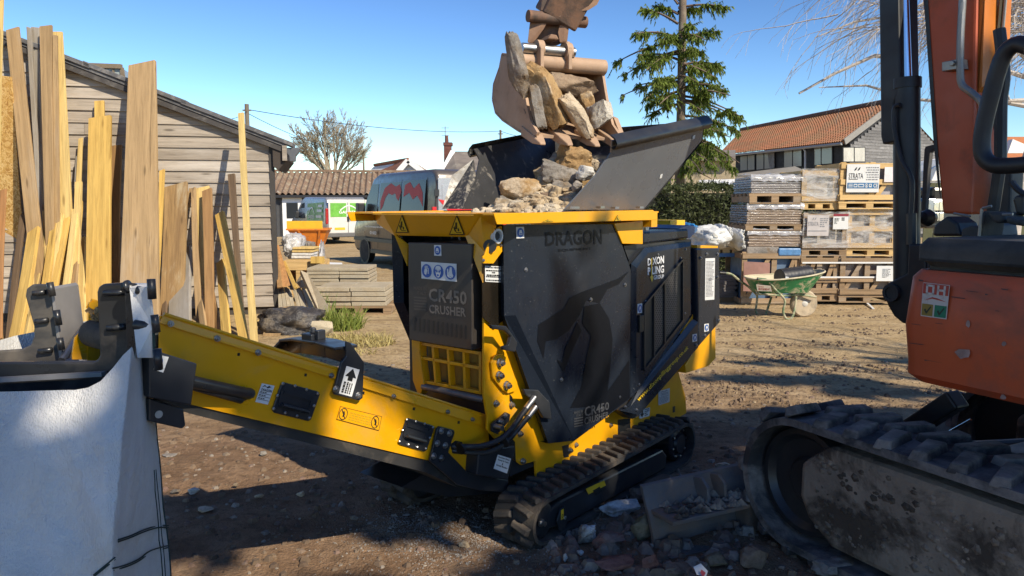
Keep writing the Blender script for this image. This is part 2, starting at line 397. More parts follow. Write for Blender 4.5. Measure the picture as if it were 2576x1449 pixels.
# --- cheek panels (both sides)
cheek_flat = [(205, 128), (780, 125), (872, 390), (866, 1135), (545, 1376), (205, 650)]
cheek_fold = [(135, 128), (205, 128), (205, 650), (545, 1376), (395, 1392), (140, 655)]
BF = .42
for sgn in (1, -1):
    q = mp('r8', cheek_flat, 'b', BF); f = mp('r8', [cheek_fold[0], cheek_fold[5], cheek_fold[4]], 'b', .385)
    if sgn < 0: q = [V((p.x, -p.y, p.z)) for p in q]; f = [V((p.x, -p.y, p.z)) for p in f]
    mb = MB().prism(q, L(0, -.006 * sgn, 0))
    mb.add([f[0], q[0], q[5], q[4], f[2], f[1]], [(0, 1, 2, 5), (5, 2, 3, 4)] if sgn > 0 else [(5, 2, 1, 0), (4, 3, 2, 5)])
    g = [p + L(.03, -.05 * sgn, 0) for p in f]
    mb.add([f[0], f[1], f[2], g[2], g[1], g[0]], [(0, 1, 4, 5), (1, 2, 3, 4)] if sgn > 0 else [(5, 4, 1, 0), (4, 3, 2, 1)])
    # return flange along the bottom
    r = [q[3], q[4], f[2]]; r2 = [p + L(0, -.08 * sgn, 0) for p in r]
    mb.add(r + r2, [(0, 1, 4, 3), (1, 2, 5, 4)] if sgn < 0 else [(3, 4, 1, 0), (4, 5, 2, 1)])
    chk = part(mb, 'cheek_panel', anthracite)
    if sgn > 0: cheek = chk
B2 = L(0, .0022, 0)
def mlabel(name, k, quad, ax, val, draw, par, mats, lift=.002):
    """a flat sticker; quad tl,tr,br,bl in zoom pixels; draw(mb, q, lift)"""
    q = mp(k, quad, ax, val); nrm = NB if ax == 'b' else NA
    q = [p + nrm * lift for p in q]; mb = MB(); mb.prism(q, nrm * -.0008); draw(mb, q, nrm * .0012)
    return mb.build(name, mats, par)
def dr_blue(mb, q, l):
    disc_uv(mb, q, .5, .5, .42, .42, 1, l); poly_uv(mb, q, [(.3, .3), (.7, .3), (.72, .45), (.62, .72), (.38, .72), (.28, .45)], 0, l * 2); poly_uv(mb, q, [(.36, .36), (.64, .36), (.64, .44), (.36, .44)], 1, l * 3)
def dr_lines(n, ink_i=1, x0=.08, x1=.92, title=None):
    def d(mb, q, l):
        rr = random.Random(n * 7 + 3)
        for i in range(n):
            y1 = .93 - i * (.86 / n); y0 = y1 - .86 / n * .55; w_ = x1 - (rr.random() * .25 if i else 0)
            x = x0
            while x < w_:
                ww = .05 + rr.random() * .12; poly_uv(mb, q, [(x, y0), (min(x + ww, w_), y0), (min(x + ww, w_), y1), (x, y1)], ink_i, l); x += ww + .03
    return d
def quad_of(k, x0, y0, x1, y1): return [(x0, y0), (x1, y0), (x1, y1), (x0, y1)]
mlabel('safety_sticker', 'r8', [(207, 141), (253, 139), (254, 205), (209, 207)], 'b', BF, dr_blue, cheek, [white_label, blue_label])
mb = MB(); l0 = B2
text_on(mb, 'DRAGON', [p + l0 for p in mp('r8', [(375, 170), (706, 152), (703, 240), (377, 252)], 'b', BF)], .022)
text_on(mb, 'EQUIPMENT', [p + l0 for p in mp('r8', [(452, 268), (642, 258), (642, 274), (452, 286)], 'b', BF)], .01)
mb.build('lettering', decal_black, cheek)
mb = MB()
poly_on(mb, mp('r8', [(862, 395), (800, 438), (700, 475), (590, 515), (515, 550), (485, 610), (400, 665), (335, 705), (330, 800), (365, 900), (378, 800), (440, 790), (510, 740), (575, 650), (612, 565), (690, 580), (735, 500), (800, 472)], 'b', BF), 0, B2)
poly_on(mb, mp('r8', [(600, 600), (690, 582), (745, 670), (765, 790), (750, 960), (735, 1090), (640, 1180), (520, 1185), (585, 1060), (612, 900), (640, 770), (590, 700)], 'b', BF), 0, B2 * 1.3)
poly_on(mb, mp('r8', [(560, 690), (585, 740), (555, 800), (515, 890), (480, 980), (440, 905), (472, 925), (490, 840), (530, 760)], 'b', BF), 0, B2 * 1.6)
poly_on(mb, mp('r8', [(735, 1088), (800, 1000), (860, 910), (862, 1130), (700, 1250), (560, 1290), (600, 1190)], 'b', BF), 0, B2 * 1.9)
mb.build('dragon_decal', decal_black, cheek)
mb = MB()
text_on(mb, 'CR450', [p + B2 * 2.2 for p in mp('r8', [(600, 1180), (742, 1150), (742, 1195), (602, 1240)], 'b', BF)], .02)
text_on(mb, 'CRUSHER', [p + B2 * 2.2 for p in mp('r8', [(598, 1243), (742, 1205), (738, 1240), (600, 1285)], 'b', BF)], .02)
text_on(mb, 'MADE IN', [p + B2 * 2.2 for p in mp('r8', [(540, 1207), (590, 1197), (590, 1212), (540, 1222)], 'b', BF)], .02)
text_on(mb, 'ITALY', [p + B2 * 2.2 for p in mp('r8', [(552, 1225), (592, 1217), (592, 1230), (552, 1238)], 'b', BF)], .02)
for i in range(4):
    y = 1246 + i * 15; poly_on(mb, [p + B2 * 2.2 for p in mp('r8', [(540, y), (592, y - 10), (592, y - 3), (540, y + 7)], 'b', BF)])
mb.build('model_lettering', decal_grey, cheek)
for x, y in ((265, 388), (838, 475), (470, 1023), (806, 1123), (640, 560), (700, 1190)): bolt(ml('r8', x, y, 'b', BF + .001), .009, .006, NB, cheek, name='screw')
# grab lugs showing through the cheek
for k, pts in (('r5', [(945, 1160), (1060, 1170), (1145, 1290), (1130, 1365), (1040, 1350), (1035, 1325), (1080, 1310), (1095, 1250), (1050, 1205), (955, 1190)]),
               ('r8', [(235, 1075), (320, 1080), (385, 1150), (397, 1250), (350, 1240), (300, 1150), (245, 1105)])):
    part(MB().prism(mp(k, pts, 'b', .40), L(0, .02, 0)), 'lifting_lug', black_paint, bevel=.004)
# --- front column, door box and grille
part(MB().prism(mp('r5', [(908, 640), (1060, 540), (1063, 1125), (1000, 1190), (912, 1110)], 'b', .345), L(0, -.008, 0)), 'front_column', M('brushed_dark_steel', (.09, .075, .055), .24, .85, var=.2))
def dr_crush(mb, q, l):
    text_on(mb, 'Crush Size Adjustment', [quadmap(q, .03, .97), quadmap(q, .97, .97), quadmap(q, .97, .83), quadmap(q, .03, .83)], .03, 1, l)
    for i, (y, x0, x1) in enumerate(((.72, .05, .95), (.60, .4, .6), (.44, .08, .9), (.34, .05, .95), (.12, .05, .95))):
        x = x0
        rr = random.Random(i)
        while x < x1:
            ww = .04 + rr.random() * .1; poly_uv(mb, q, [(x, y - .05), (min(x + ww, x1), y - .05), (min(x + ww, x1), y + .03), (x, y + .03)], 1, l); x += ww + .025
mlabel('crush_size_label', 'r5', [(921, 718), (1046, 722), (1044, 844), (923, 838)], 'b', .346, dr_crush, crusher, [white_label, ink])
AD = -.14
door = MB()
fq = mp('r5', [(345, 541), (822, 553), (824, 1356), (355, 1277)], 'a', AD)
door.prism(fq, L(.11, 0, 0))
door_tint = M('door_reflection_brown', (.040, .034, .030), .42, var=.12, dirt=(.10, .085, .07), ds=2, dth=(.5, .8), damt=.4)  # dark paint tinted brown for the ground reflected in the door
door = part(door, 'front_door', door_tint, bevel=.004)
for i in range(12):
    t = i / 11; x = 396 + (778 - 396) * t; y0 = 1108 + t * 58; y1 = 1208 + t * 65
    part(MB().prism(mp('r5', [(x - 6, y0 + 6), (x, y0), (x + 7, y0 + 6), (x + 7, y1 - 5), (x, y1), (x - 6, y1 - 5)], 'a', AD - .0015), L(.002, 0, 0)), 'vent_slot', ink, par=door)
mb = MB()
text_on(mb, 'CR450', mp('r5', [(498, 885), (786, 912), (786, 1015), (500, 985)], 'a', AD - .002), .025)
text_on(mb, 'CRUSHER', mp('r5', [(500, 1008), (780, 1037), (780, 1105), (502, 1075)], 'a', AD - .002), .03)
mb.build('model_lettering', decal_tan, door)
mb = MB()
text_on(mb, 'MADE IN', mp('r5', [(385, 872), (482, 880), (482, 905), (385, 897)], 'a', AD - .002), .03)
text_on(mb, 'ITALY', mp('r5', [(410, 910), (482, 916), (482, 940), (410, 934)], 'a', AD - .002), .03)
for i in range(5): y = 950 + i * 22; poly_on(mb, mp('r5', [(385, y), (482, y + 8), (482, y + 19), (385, y + 11)], 'a', AD - .002))
mb.build('origin_lettering', M('dark_faded_lettering', (.075, .062, .052), .5), door)
mlabel('safety_sticker', 'r5', [(541, 561), (594, 562), (596, 643), (542, 641)], 'a', AD, dr_blue, door, [white_label, blue_label])
def dr_ppe(mb, q, l):
    for i in range(3):
        cx = .165 + i * .335; disc_uv(mb, q, cx, .48, .145, .40, 1, l)
    l2 = l * 2
    poly_uv(mb, q, [(.10, .30), (.15, .22), (.19, .50), (.17, .60), (.11, .58), (.09, .42)], 0, l2)                    # glove
    for k in range(4): poly_uv(mb, q, [(.115 + k * .022, .60), (.131 + k * .022, .60), (.133 + k * .022, .78), (.118 + k * .022, .78)], 0, l2)
    poly_uv(mb, q, [(.20, .30), (.225, .32), (.225, .66), (.205, .66)], 0, l2)
    poly_uv(mb, q, [(.42, .60), (.58, .60), (.57, .76), (.53, .82), (.47, .82), (.43, .76)], 0, l2)                    # helmet
    disc_uv(mb, q, .5, .44, .075, .18, 0, l2); disc_uv(mb, q, .465, .50, .022, .07, 1, l2 * 1.4); disc_uv(mb, q, .535, .50, .022, .07, 1, l2 * 1.4)
    disc_uv(mb, q, .5, .28, .05, .13, 0, l2 * 1.6); disc_uv(mb, q, .5, .28, .028, .07, 1, l2 * 2)
    poly_uv(mb, q, [(.78, .34), (.90, .20), (.92, .32), (.89, .46), (.88, .78), (.83, .80), (.80, .50), (.77, .46)], 0, l2)   # boots
    poly_uv(mb, q, [(.75, .30), (.78, .22), (.86, .16), (.88, .20), (.80, .30), (.78, .70), (.75, .68)], 0, l2)
mlabel('protective_gear_label', 'r5', [(443, 686), (710, 703), (711, 838), (446, 813)], 'a', AD, dr_ppe, door, [white_label, blue_label])
# yellow frame, grille and roller under the door
AG = -.06
part(MB().prism(mp('r6', [(293, -30), (345, -30), (345, 110), (370, 300), (345, 360), (330, 345), (302, 268)], 'a', AG - .03), L(.05, 0, 0)), 'front_upright', yellow, bevel=.003)
gq = mp('r6', [(345, 35), (728, 98), (728, 345), (372, 275)], 'a', AG)
gr = MB()
for i in range(5):
    t = i / 4 * .985; gr.bar(quadmap(gq, t, 0), quadmap(gq, t, 1), .016, .035, (1, 0, 0))
for t in (0.02, .62, .98): gr.bar(quadmap(gq, 0, t), quadmap(gq, 1, t), .035, .016)
part(gr, 'grille', yellow, bevel=.002)
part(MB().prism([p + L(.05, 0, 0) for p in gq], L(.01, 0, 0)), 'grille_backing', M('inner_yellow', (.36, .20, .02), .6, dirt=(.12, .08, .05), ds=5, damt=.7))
part(MB().cyl(ml('r6', 365, 305, 'a', AG - .02), ml('r6', 735, 385, 'a', AG - .02), .017), 'roller', M('worn_steel', (.20, .19, .18), .5, .6, dirt=(.2, .15, .1)))
# --- brim
tn = L(-1, 0, 0); 
def brim_plane(): return L(-.20, 0, 1.614), (L(0, 1, 0)).cross(L(-.11, 0, .15) - L(0, 0, 0)).normalized()
bp0, bn = brim_plane()
bq = mpp('r5', [(150, 318), (880, 325), (775, 492), (237, 480)], bp0, bn)
part(MB().prism(bq, L(.006, 0, -.006)), 'front_brim', yellow, bevel=.002)
def dr_tri(mb, q, l):
    poly_uv(mb, q, [(0, 0), (1, 0), (.5, 1)], 1, l); poly_uv(mb, q, [(.09, .055), (.91, .055), (.5, .88)], 0, l * 2)
    poly_uv(mb, q, [(.42, .30), (.52, .30), (.52, .62), (.42, .62)], 1, l * 3); poly_uv(mb, q, [(.30, .38), (.40, .18), (.50, .18), (.42, .28), (.36, .46)], 1, l * 3)
    poly_uv(mb, q, [(.46, .12), (.80, .12), (.80, .15), (.46, .15)], 1, l * 3); poly_uv(mb, q, [(.58, .20), (.66, .20), (.64, .32), (.56, .36)], 1, l * 3)
for quad in ([(250, 322), (352, 322), (352, 466), (250, 466)], [(654, 324), (775, 324), (775, 482), (654, 482)]):
    q = mpp('r5', quad, bp0 , bn); l = (bn if bn.dot(L(-1, 0, .5)) > 0 else -bn) * .0018
    mb = MB(); dr_tri(mb, [p + l for p in q], l * .8); mb.build('crush_warning_label', [yellow_label, ink], crusher)
# wings of the brim
w1 = [bq[1], bq[2], ml('r5', 905, 845, 'b', .345), ml('r5', 918, 645, 'b', .345), ml('r5', 1000, 420, 'b', .40), ml('r5', 995, 330, 'b', .45)]
part(MB().add(w1 + [p + L(.008, 0, 0) for p in w1], [tuple(range(6)), tuple(range(11, 5, -1))] + [((i + 1) % 6, i, 6 + i, 6 + (i + 1) % 6) for i in range(6)]), 'brim_wing', yellow)
w2 = [bq[0], bq[3], ml('r5', 335, 720, 'a', -.12), ml('r5', 340, 560, 'a', -.08), ml('r5', 110, 400, 'b', -.45), ml('r5', 90, 330, 'b', -.47)]
part(MB().add(w2 + [p + L(.008, 0, 0) for p in w2], [tuple(range(5, -1, -1)), tuple(range(6, 12))] + [(i, (i + 1) % 6, 6 + (i + 1) % 6, 6 + i) for i in range(6)]), 'brim_wing', yellow)
br = part(MB().prism(mp('r5', [(920, 640), (990, 440), (1055, 415), (1055, 610), (988, 702), (908, 700), (908, 645)], 'b', .375), L(0, -.008, 0)), 'pipe_bracket', yellow, bevel=.002)
part(MB().lathe(ml('r5', 1000, 493, 'b', .376), NB, [(0, .034), (.02, .034), (.02, .024), (.004, .024)], 20), 'pipe_collar', white_label)
part(MB().cyl(ml('r5', 1000, 493, 'b', .384), ml('r5', 1000, 493, 'b', .386), .022), 'pipe_end', ink)
part(MB().cyl(ml('r5', 960, 570, 'b', .375), ml('r5', 960, 570, 'b', .378), .031), 'hole', ink)
for x, y in ((1042, 563), (910, 676)): bolt(ml('r5', x, y, 'b', .376), .006, .006, NB, br, name='screw')
# rim flanges round the jaw opening
for sgn in (1, -1):
    q = mp('r8', [(80, 62), (1000, 42), (1026, 66), (1026, 100), (100, 126), (93, 108)], 'b', .5)
    if sgn < 0: q = [V((p.x, -p.y, p.z)) for p in q]
    part(MB().prism(q, L(0, -.006 * sgn, 0)), 'rim_flange', yellow, bevel=.002)
    zt = 1.612
    part(MB().bx(-.19, 1.235, .35, .493, zt - .008, zt) if sgn < 0 else MB().bx(-.19, 1.235, -.493, -.35, zt - .008, zt), 'rim_top', yellow)
part(MB().bx(-.196, .42, -.345, .345, 1.600, 1.608), 'rim_top', yellow)
part(MB().bx(1.23, 1.30, -.45, .45, 1.52, 1.608), 'rim_top', yellow)
for x0, x1 in (((358), (425)), ((775), (815))):
    t = (x0 - 95) / 925.
    q = mp('r8', [(x0, 112 - t * 55), (x1, 112 - t * 55 - 2), (x1, 115 - t * 10 - 3), (x0, 115 - t * 10)], 'b', .503); mb = MB(); dr_tri(mb, q, L(0, .001, 0)); mb.build('crush_warning_label', [yellow_label, ink], crusher)
q = mp('r8', [(775, 118), (942, 104), (942, 240), (825, 238)], 'b', .43)
part(MB().prism(q, L(0, -.12, 0)), 'rim_gusset', yellow, bevel=.003)
# --- hopper: two flared side walls and a sloping back wall
hop_in = M('worn_hopper_steel', (.060, .061, .064), .36, .35, var=.25, dirt=(.42, .38, .32), ds=11, dth=(.56, .66), damt=.55, bump=.1, bs=50)
hop_out = M('hopper_grey_paint', (.115, .125, .14), .30, var=.08, dirt=(.14, .13, .12), ds=2, dth=(.55, .85), damt=.35)
hp = [L(.48, .36, 1.626), L(1.30, .36, 1.626), L(1.83, .494, 2.2), L(.71, .494, 2.0)]
hn = (hp[1] - hp[0]).cross(hp[3] - hp[0]).normalized()
wall_near = mpp('r7', [(628, 1388), (1150, 1388), (1535, 930), (1557, 800), (943, 930), (935, 1012), (830, 1165)], hp[0], hn)
if hn.dot(NB) < 0: hn = -hn
for sgn in (1, -1):
    q = wall_near; nn_ = hn
    if sgn < 0: q = [V((p.x, -p.y, p.z)) for p in q]; nn_ = V((hn.x, -hn.y, hn.z))
    mb = MB(); mb.prism([p + nn_ * .004 for p in q], -nn_ * .008)
    wl = mb.build('hopper_wall', hop_out if sgn > 0 else hop_in, crusher)
    # rolled lip along the top edge
    a0, a1 = q[4], q[3]; up_ = L(0, 0, 1)
    lp = MB(); d_ = (a1 - a0).normalized()
    prof = [nn_ * .006 - up_ * .03, nn_ * .03 - up_ * .035, nn_ * .045 - up_ * .005, nn_ * .03 + up_ * .018, nn_ * .0 + up_ * .03]
    a0e = a0 - d_ * .01; a1e = a1 + d_ * .03
    vs = [a0e + p for p in prof] + [a1e + p for p in prof]; vs2 = [p - nn_ * .006 + up_ * -.006 for p in vs]
    n5 = 5; fs = [(i, i + 1, n5 + i + 1, n5 + i) for i in range(4)]; fs2 = [tuple(x + 10 for x in f[::-1]) for f in fs]
    lp.add(vs + vs2, fs + fs2); lp.build('lip', black_paint if sgn > 0 else hop_in, wl, smooth='all')
    # front flared lower plate
    if sgn < 0:
        f = [q[0], q[0] + L(-.02, -.14, .0), q[6] + L(-.10, -.10, .02), q[5] + L(-.03, -.02, 0), q[6]]
        MB().prism(f, L(.006, 0, 0)).build('flare_plate', M('speckled_worn_steel', (.06, .06, .062), .38, .4, var=.3, dirt=(.32, .29, .24), ds=38, dth=(.50, .60), damt=.75), crusher)
for x, y in ((1485, 908), (1268, 1168)):
    p = mpp('r7', [(x - 9, y + 16), (x - 4, y - 8), (x + 12, y - 16), (x + 6, y + 10)], hp[0] + hn * .006, hn); MB().prism(p, hn * .002).build('slot', white_label, crusher)
q = wall_near
bk = [q[1] + L(0, 0, 0), q[2], q[3], V((q[3].x, -q[3].y, q[3].z)), V((q[2].x, -q[2].y, q[2].z)), V((q[1].x, -q[1].y, q[1].z))]
mb = MB(); mb.add(bk + [p + L(.012, 0, -.012) for p in bk], [(0, 5, 4, 1), (1, 4, 3, 2), (6, 7, 10, 11), (7, 8, 9, 10), (2, 3, 9, 8)]); mb.build('hopper_back', hop_in, crusher)
for x, y in ((700, 1378), (868, 1375), (965, 1378), (1128, 1375)):
    part(MB().bx(-.02, .02, -.015, .015, 0, .012).add([], []), 'hopper_clamp', steel).location = ml('r7', x, y + 6, 'b', .40)
# --- engine housing
BD = .41
def mirr(q): return [V((p.x, -p.y, p.z)) for p in q]
dq = mp('r8', [(874, 352), (950, 262), (1222, 224), (1226, 655), (1150, 760), (905, 1110), (868, 1130)], 'b', BD)
body = MB(); body.prism([p + L(0, -.02, 0) for p in dq], L(0, -.76, 0)); part(body, 'engine_housing', black_paint)
dface = mp('r8', [(905, 378), (973, 290), (1216, 252), (1218, 648), (1140, 745), (912, 1080), (903, 1060)], 'b', BD + .012)
mb = MB(); n7 = 7; mb.add(dq + dface, [tuple(range(7, 14))[::-1]] + [(i, (i + 1) % 7, 7 + (i + 1) % 7, 7 + i)[::-1] for i in range(7)])
edoor = part(mb, 'engine_door', anthracite)
BE = BD + .012
def ew(x, y, dz=.002): return ml('r8', x, y, 'b', BE) + L(0, dz, 0)
mb = MB()
wt = M('white_lettering', (.75, .75, .74), .5); 
text_on(mb, 'D XON', [ew(968, 322), ew(1062, 305), ew(1062, 350), ew(968, 365)], .03)
text_on(mb, 'P LING', [ew(968, 374), ew(1062, 360), ew(1062, 405), ew(968, 420)], .03)
text_on(mb, 'GROUP', [ew(1003, 420), ew(1062, 414), ew(1062, 436), ew(1003, 446)], .03)
mb.build('company_lettering', wt, edoor)
mb = MB(); poly_on(mb, [ew(987, 322, .003), ew(993, 320, .003), ew(993, 420, .003), ew(999, 424, .003), ew(999, 440, .003), ew(992, 460, .003), ew(985, 442, .003), ew(980, 430, .003), ew(987, 420, .003)]); mb.build('drill_logo', yellow_label, edoor)
# mesh window
wq = [(943, 592), (1166, 328), (1166, 680), (943, 966)]
part(MB().prism([p + L(0, .0015, 0) for p in mp('r8', wq, 'b', BE)], L(0, -.002, 0)), 'window_recess', ink, par=edoor)
mb = MB()
for i in range(4):
    a, b_ = wq[i], wq[(i + 1) % 4]; mb.bar(ew(*a, .006), ew(*b_, .006), .012, .014, NB)
mb.bar(ew(1062, 450, .006), ew(1062, 815, .006), .016, .012, NB); mb.bar(ew(1000, 525, .006), ew(1000, 890, .006), .012, .012, NB)
mb.build('window_frame', black_paint, edoor)
mb = MB()
inside = lambda x, y: 1004 < x < 1136 and not (1054 < x < 1070) and (592 - (x - 943) * 1.184 + 22) < y < (966 - (x - 943) * 1.283 - 26)
dx, dy = 11.5, 16.5; r = 0
yy = 360
while yy < 920:
    xx = 1004 + (r % 2) * dx / 2
    while xx < 1140:
        if inside(xx, yy):
            c = ew(xx, yy, .004); ax1 = ew(xx + 1, yy, .004) - c; ax2 = ew(xx, yy + 1, .004) - c
            po = []; pi_ = []
            for k in range(6):
                a = math.pi / 6 + k * math.pi / 3
                po.append(c + ax1 * (6.6 * math.cos(a)) + ax2 * (9.6 * math.sin(a))); pi_.append(c + ax1 * (4.3 * math.cos(a)) + ax2 * (6.4 * math.sin(a)))
            mb.add(po + pi_, [(k, (k + 1) % 6, 6 + (k + 1) % 6, 6 + k)[::-1] for k in range(6)])
        xx += dx
    yy += dy * .76; r += 1
mb.build('hex_mesh', M('mesh_steel', (.13, .13, .135), .4, .3), edoor, kind='stuff')
mlabel('safety_sticker', 'r8', [(909, 586), (936, 582), (936, 636), (909, 640)], 'b', BE, dr_blue, edoor, [white_label, blue_label])
lt = MB().prism([p + L(0, .001, 0) for p in mp('r8', [(913, 652), (938, 648), (938, 742), (913, 752)], 'b', BE)], L(0, .012, 0)); part(lt, 'door_latch', ink, par=edoor, bevel=.002)
for x, y in ((945, 770), (1030, 300), (1190, 270), (1185, 640), (920, 1050), (958, 570), (1160, 320), (1158, 700)): bolt(ew(x, y, .0), .006, .004, NB, edoor, name='screw')
# lid
lid = MB(); q = mp('r8', [(942, 168), (1205, 152), (1206, 205), (945, 240)], 'b', .40); lid.prism(q, L(0, -.74, 0)); part(lid, 'engine_lid', anthracite, bevel=.012)
part(MB().prism(mp('r8', [(830, 250), (945, 235), (1222, 212), (1222, 235), (950, 268), (880, 350), (865, 345)], 'b', .385), L(0, -.72, 0)), 'lid_seat', black_paint)
q0 = ml('r8', 1068, 138, 'b', .1); part(MB().bx(q0.x - .11, q0.x + .11, -.2, .0, q0.z - .03, q0.z + .045), 'yellow_cap', yellow_label, bevel=.004)
q0 = ml('r8', 960, 132, 'b', .25); part(MB().cyl(q0 + L(0, 0, -.03), q0 + L(0, 0, .012), .02), 'lid_knob', steel)
# skirt with the web address
sk_up = mp('r8', [(930, 1068), (1235, 676), (1258, 672), (1260, 692), (870, 1178)], 'b', BD + .01)
sk_lo = mp('r8', [(870, 1178), (1260, 692), (1262, 836), (920, 1228), (812, 1202)], 'b', .44)
mb = MB(); mb.prism(sk_lo, L(0, -.03, 0)); skirt = part(mb, 'side_skirt', anthracite)
top_ = [sk_lo[0], sk_lo[1], sk_up[2] + L(0, -.01, 0), sk_up[1] + L(0, -.01, 0), sk_up[0] + L(0, -.01, 0)]
part(MB().add(top_, [(0, 1, 2, 3, 4)]).add([p + L(0, -.01, -.01) for p in top_], [(4, 3, 2, 1, 0)]), 'skirt_chamfer', M('chamfer_grey', (.075, .08, .088), .35, fleck=(.3, .3, .3), fs=150, fth=(.7, .73)), par=skirt)  # chamfer coloured lighter than the skirt below it
mb = MB(); text_on(mb, 'www.dixonpilinggroup.co.uk', [p + L(0, .0025, 0) for p in mp('r8', [(905, 1128), (1198, 820), (1206, 850), (916, 1160)], 'b', .44)], .022); mb.build('web_address', yellow_label, skirt)
mlabel('safety_sticker', 'r8', [(1227, 762), (1253, 757), (1253, 800), (1227, 806)], 'b', .44, dr_blue, skirt, [white_label, blue_label])
for x, y in ((840, 1180), (905, 1198), (1248, 822)): bolt(ml('r8', x, y, 'b', .441), .009, .007, NB, skirt, name='screw')
part(MB().prism(mp('r8', [(800, 1200), (870, 1150), (925, 1232), (880, 1250)], 'b', .40), L(0, -.3, 0)), 'skirt_tray', black_paint)
# yellow post, rear control box, rear yellow foot
part(MB().prism(mp('r8', [(1236, 245), (1290, 250), (1290, 690), (1160, 760), (1225, 655), (1236, 640)], 'b', .405), L(0, -.72, 0)), 'yellow_post', yellow, bevel=.003)
rb = MB(); q = mp('r8', [(1250, 262), (1386, 262), (1389, 692), (1264, 836)], 'b', .44); rb.prism(q, L(0, -.84, 0)); rbox = part(rb, 'control_box', anthracite, bevel=.012)
mb = dr_lines(24)
mlabel('instruction_label', 'r8', [(1302, 322), (1357, 320), (1353, 560), (1299, 564)], 'b', .44, lambda mb, q, l: (mb.__class__ and dr_lines(26)(mb, q, l), disc_uv(mb, q, .5, .5, .16, .04, 1, l * 2)), rbox, [white_label, grey_print])
mlabel('safety_sticker', 'r8', [(1295, 702), (1321, 698), (1321, 742), (1295, 747)], 'b', .44, dr_blue, rbox, [white_label, blue_label])
for x, y in ((1310, 297), (1372, 297), (1372, 430), (1380, 680), (1300, 768), (1275, 320)): bolt(ml('r8', x, y, 'b', .441), .009, .007, NB, rbox, name='screw')
part(MB().prism(mp('r8', [(1255, 245), (1375, 250), (1375, 262), (1255, 262)], 'b', .43), L(0, -.8, 0)), 'yellow_cap_strip', yellow)
part(MB().prism(mp('r8', [(1262, 820), (1362, 700), (1363, 900), (1320, 946), (1190, 986), (1186, 940)], 'b', .41), L(0, -.8, 0)), 'rear_foot', yellow, bevel=.004)
part(MB().prism(mp('r8', [(1150, 150), (1205, 130), (1255, 140), (1258, 160), (1212, 205), (1205, 205)], 'b', .38), L(0, -.5, 0)), 'blue_hood', M('blue_trim', (.05, .12, .25), .4))
# rear half of the chassis plate labels
mlabel('maker_plate', 'r8', [(1030, 1090), (1096, 1072), (1094, 1152), (1030, 1172)], 'b', .331, lambda mb, q, l: (dr_lines(6)(mb, [quadmap(q, 0, .6), quadmap(q, 1, .6), quadmap(q, 1, 0), quadmap(q, 0, 0)], l), text_on(mb, 'DRAGON', [quadmap(q, .2, .8), quadmap(q, .85, .8), quadmap(q, .85, .62), quadmap(q, .2, .62)], .02, 1, l), poly_uv(mb, q, [(.15, .82), (.3, .95), (.5, .86), (.7, .96), (.85, .84), (.7, .88), (.5, .82), (.3, .88)], 1, l)), crusher, [M('plate_silver', (.5, .5, .48), .4), grey_print])
mlabel('lifting_label', 'r8', [(920, 1198), (981, 1183), (978, 1232), (920, 1250)], 'b', .331, lambda mb, q, l: (poly_uv(mb, q, [(.05, .5), (.25, .1), (.45, .5), (.33, .5), (.33, .9), (.17, .9), (.17, .5)], 1, l), dr_lines(4, 1, .5, .95)(mb, q, l)), crusher, [white_label, ink])
part(MB().prism(mp('r8', [(1114, 1180), (1127, 1175), (1127, 1210), (1114, 1214)], 'b', .331), L(0, .001, 0)), 'slot', ink)
# --- discharge conveyor
BC = .27
conv = [(402, 795), (428, 790), (1225, 1050), (1232, 1120), (1232, 1185), (1168, 1188), (1077, 1158), (486, 1019), (396, 995)]
for sgn in (1, -1):
    q = mp('d', conv, 'b', BC)
    if sgn < 0: q = mirr(q)
    side = part(MB().prism(q, L(0, -.006 * sgn, 0)), 'conveyor_side', yellow)
    l = mp('d', [(412, 790), (1226, 1047), (1226, 1054), (410, 797)], 'b', BC + .004)
    l2 = mp('d', [(402, 812), (1226, 1075), (1226, 1082), (402, 819)], 'b', BC + .012)
    m_ = [l[0], l[1], l2[1], l2[0]]
    if sgn < 0: m_ = mirr(m_)
    mb = MB(); mb.prism(m_, L(0, -.004 * sgn, 0))
    e0, e1 = m_[0], m_[1]; mb.tube([e0, e1], .007, 6)
    part(mb, 'top_lip', yellow, par=side)
    if sgn > 0: cside = side
for x, y in ((1000 / 1, 0),): pass
for k, x, y in (('r2', 1287, 1155), ('r2', 1636, 1265), ('r2', 1947, 1375), ('r3', 1283, 47), ('r3', 1522, 127), ('r3', 1955, 265), ('r6', 185, 363), ('r6', 512, 457), ('r6', 661, 503)):
    bolt(ml(k, x, y, 'b', BC + .012), .008, .01, NB, cside, mat=M('brass_bolt', (.45, .3, .12), .4, .8) if k == 'zz' else steel, name='screw')
for k, x, y in (('r3', 1410, 140), ('r3', 1805, 262), ('r3', 2146, 368), ('r6', 310, 440), ('r6', 580, 522), ('r2', 1800, 1388)):
    s_ = 9 if k != 'r2' else 11
    part(MB().prism(mp(k, [(x - s_ * .7, y - s_), (x + s_ * .8, y - s_ * .9), (x + s_ * .5, y + s_), (x - s_ * .9, y + s_ * .8)], 'b', BC + .001), L(0, .001, 0)), 'keyhole', ink, par=cside)
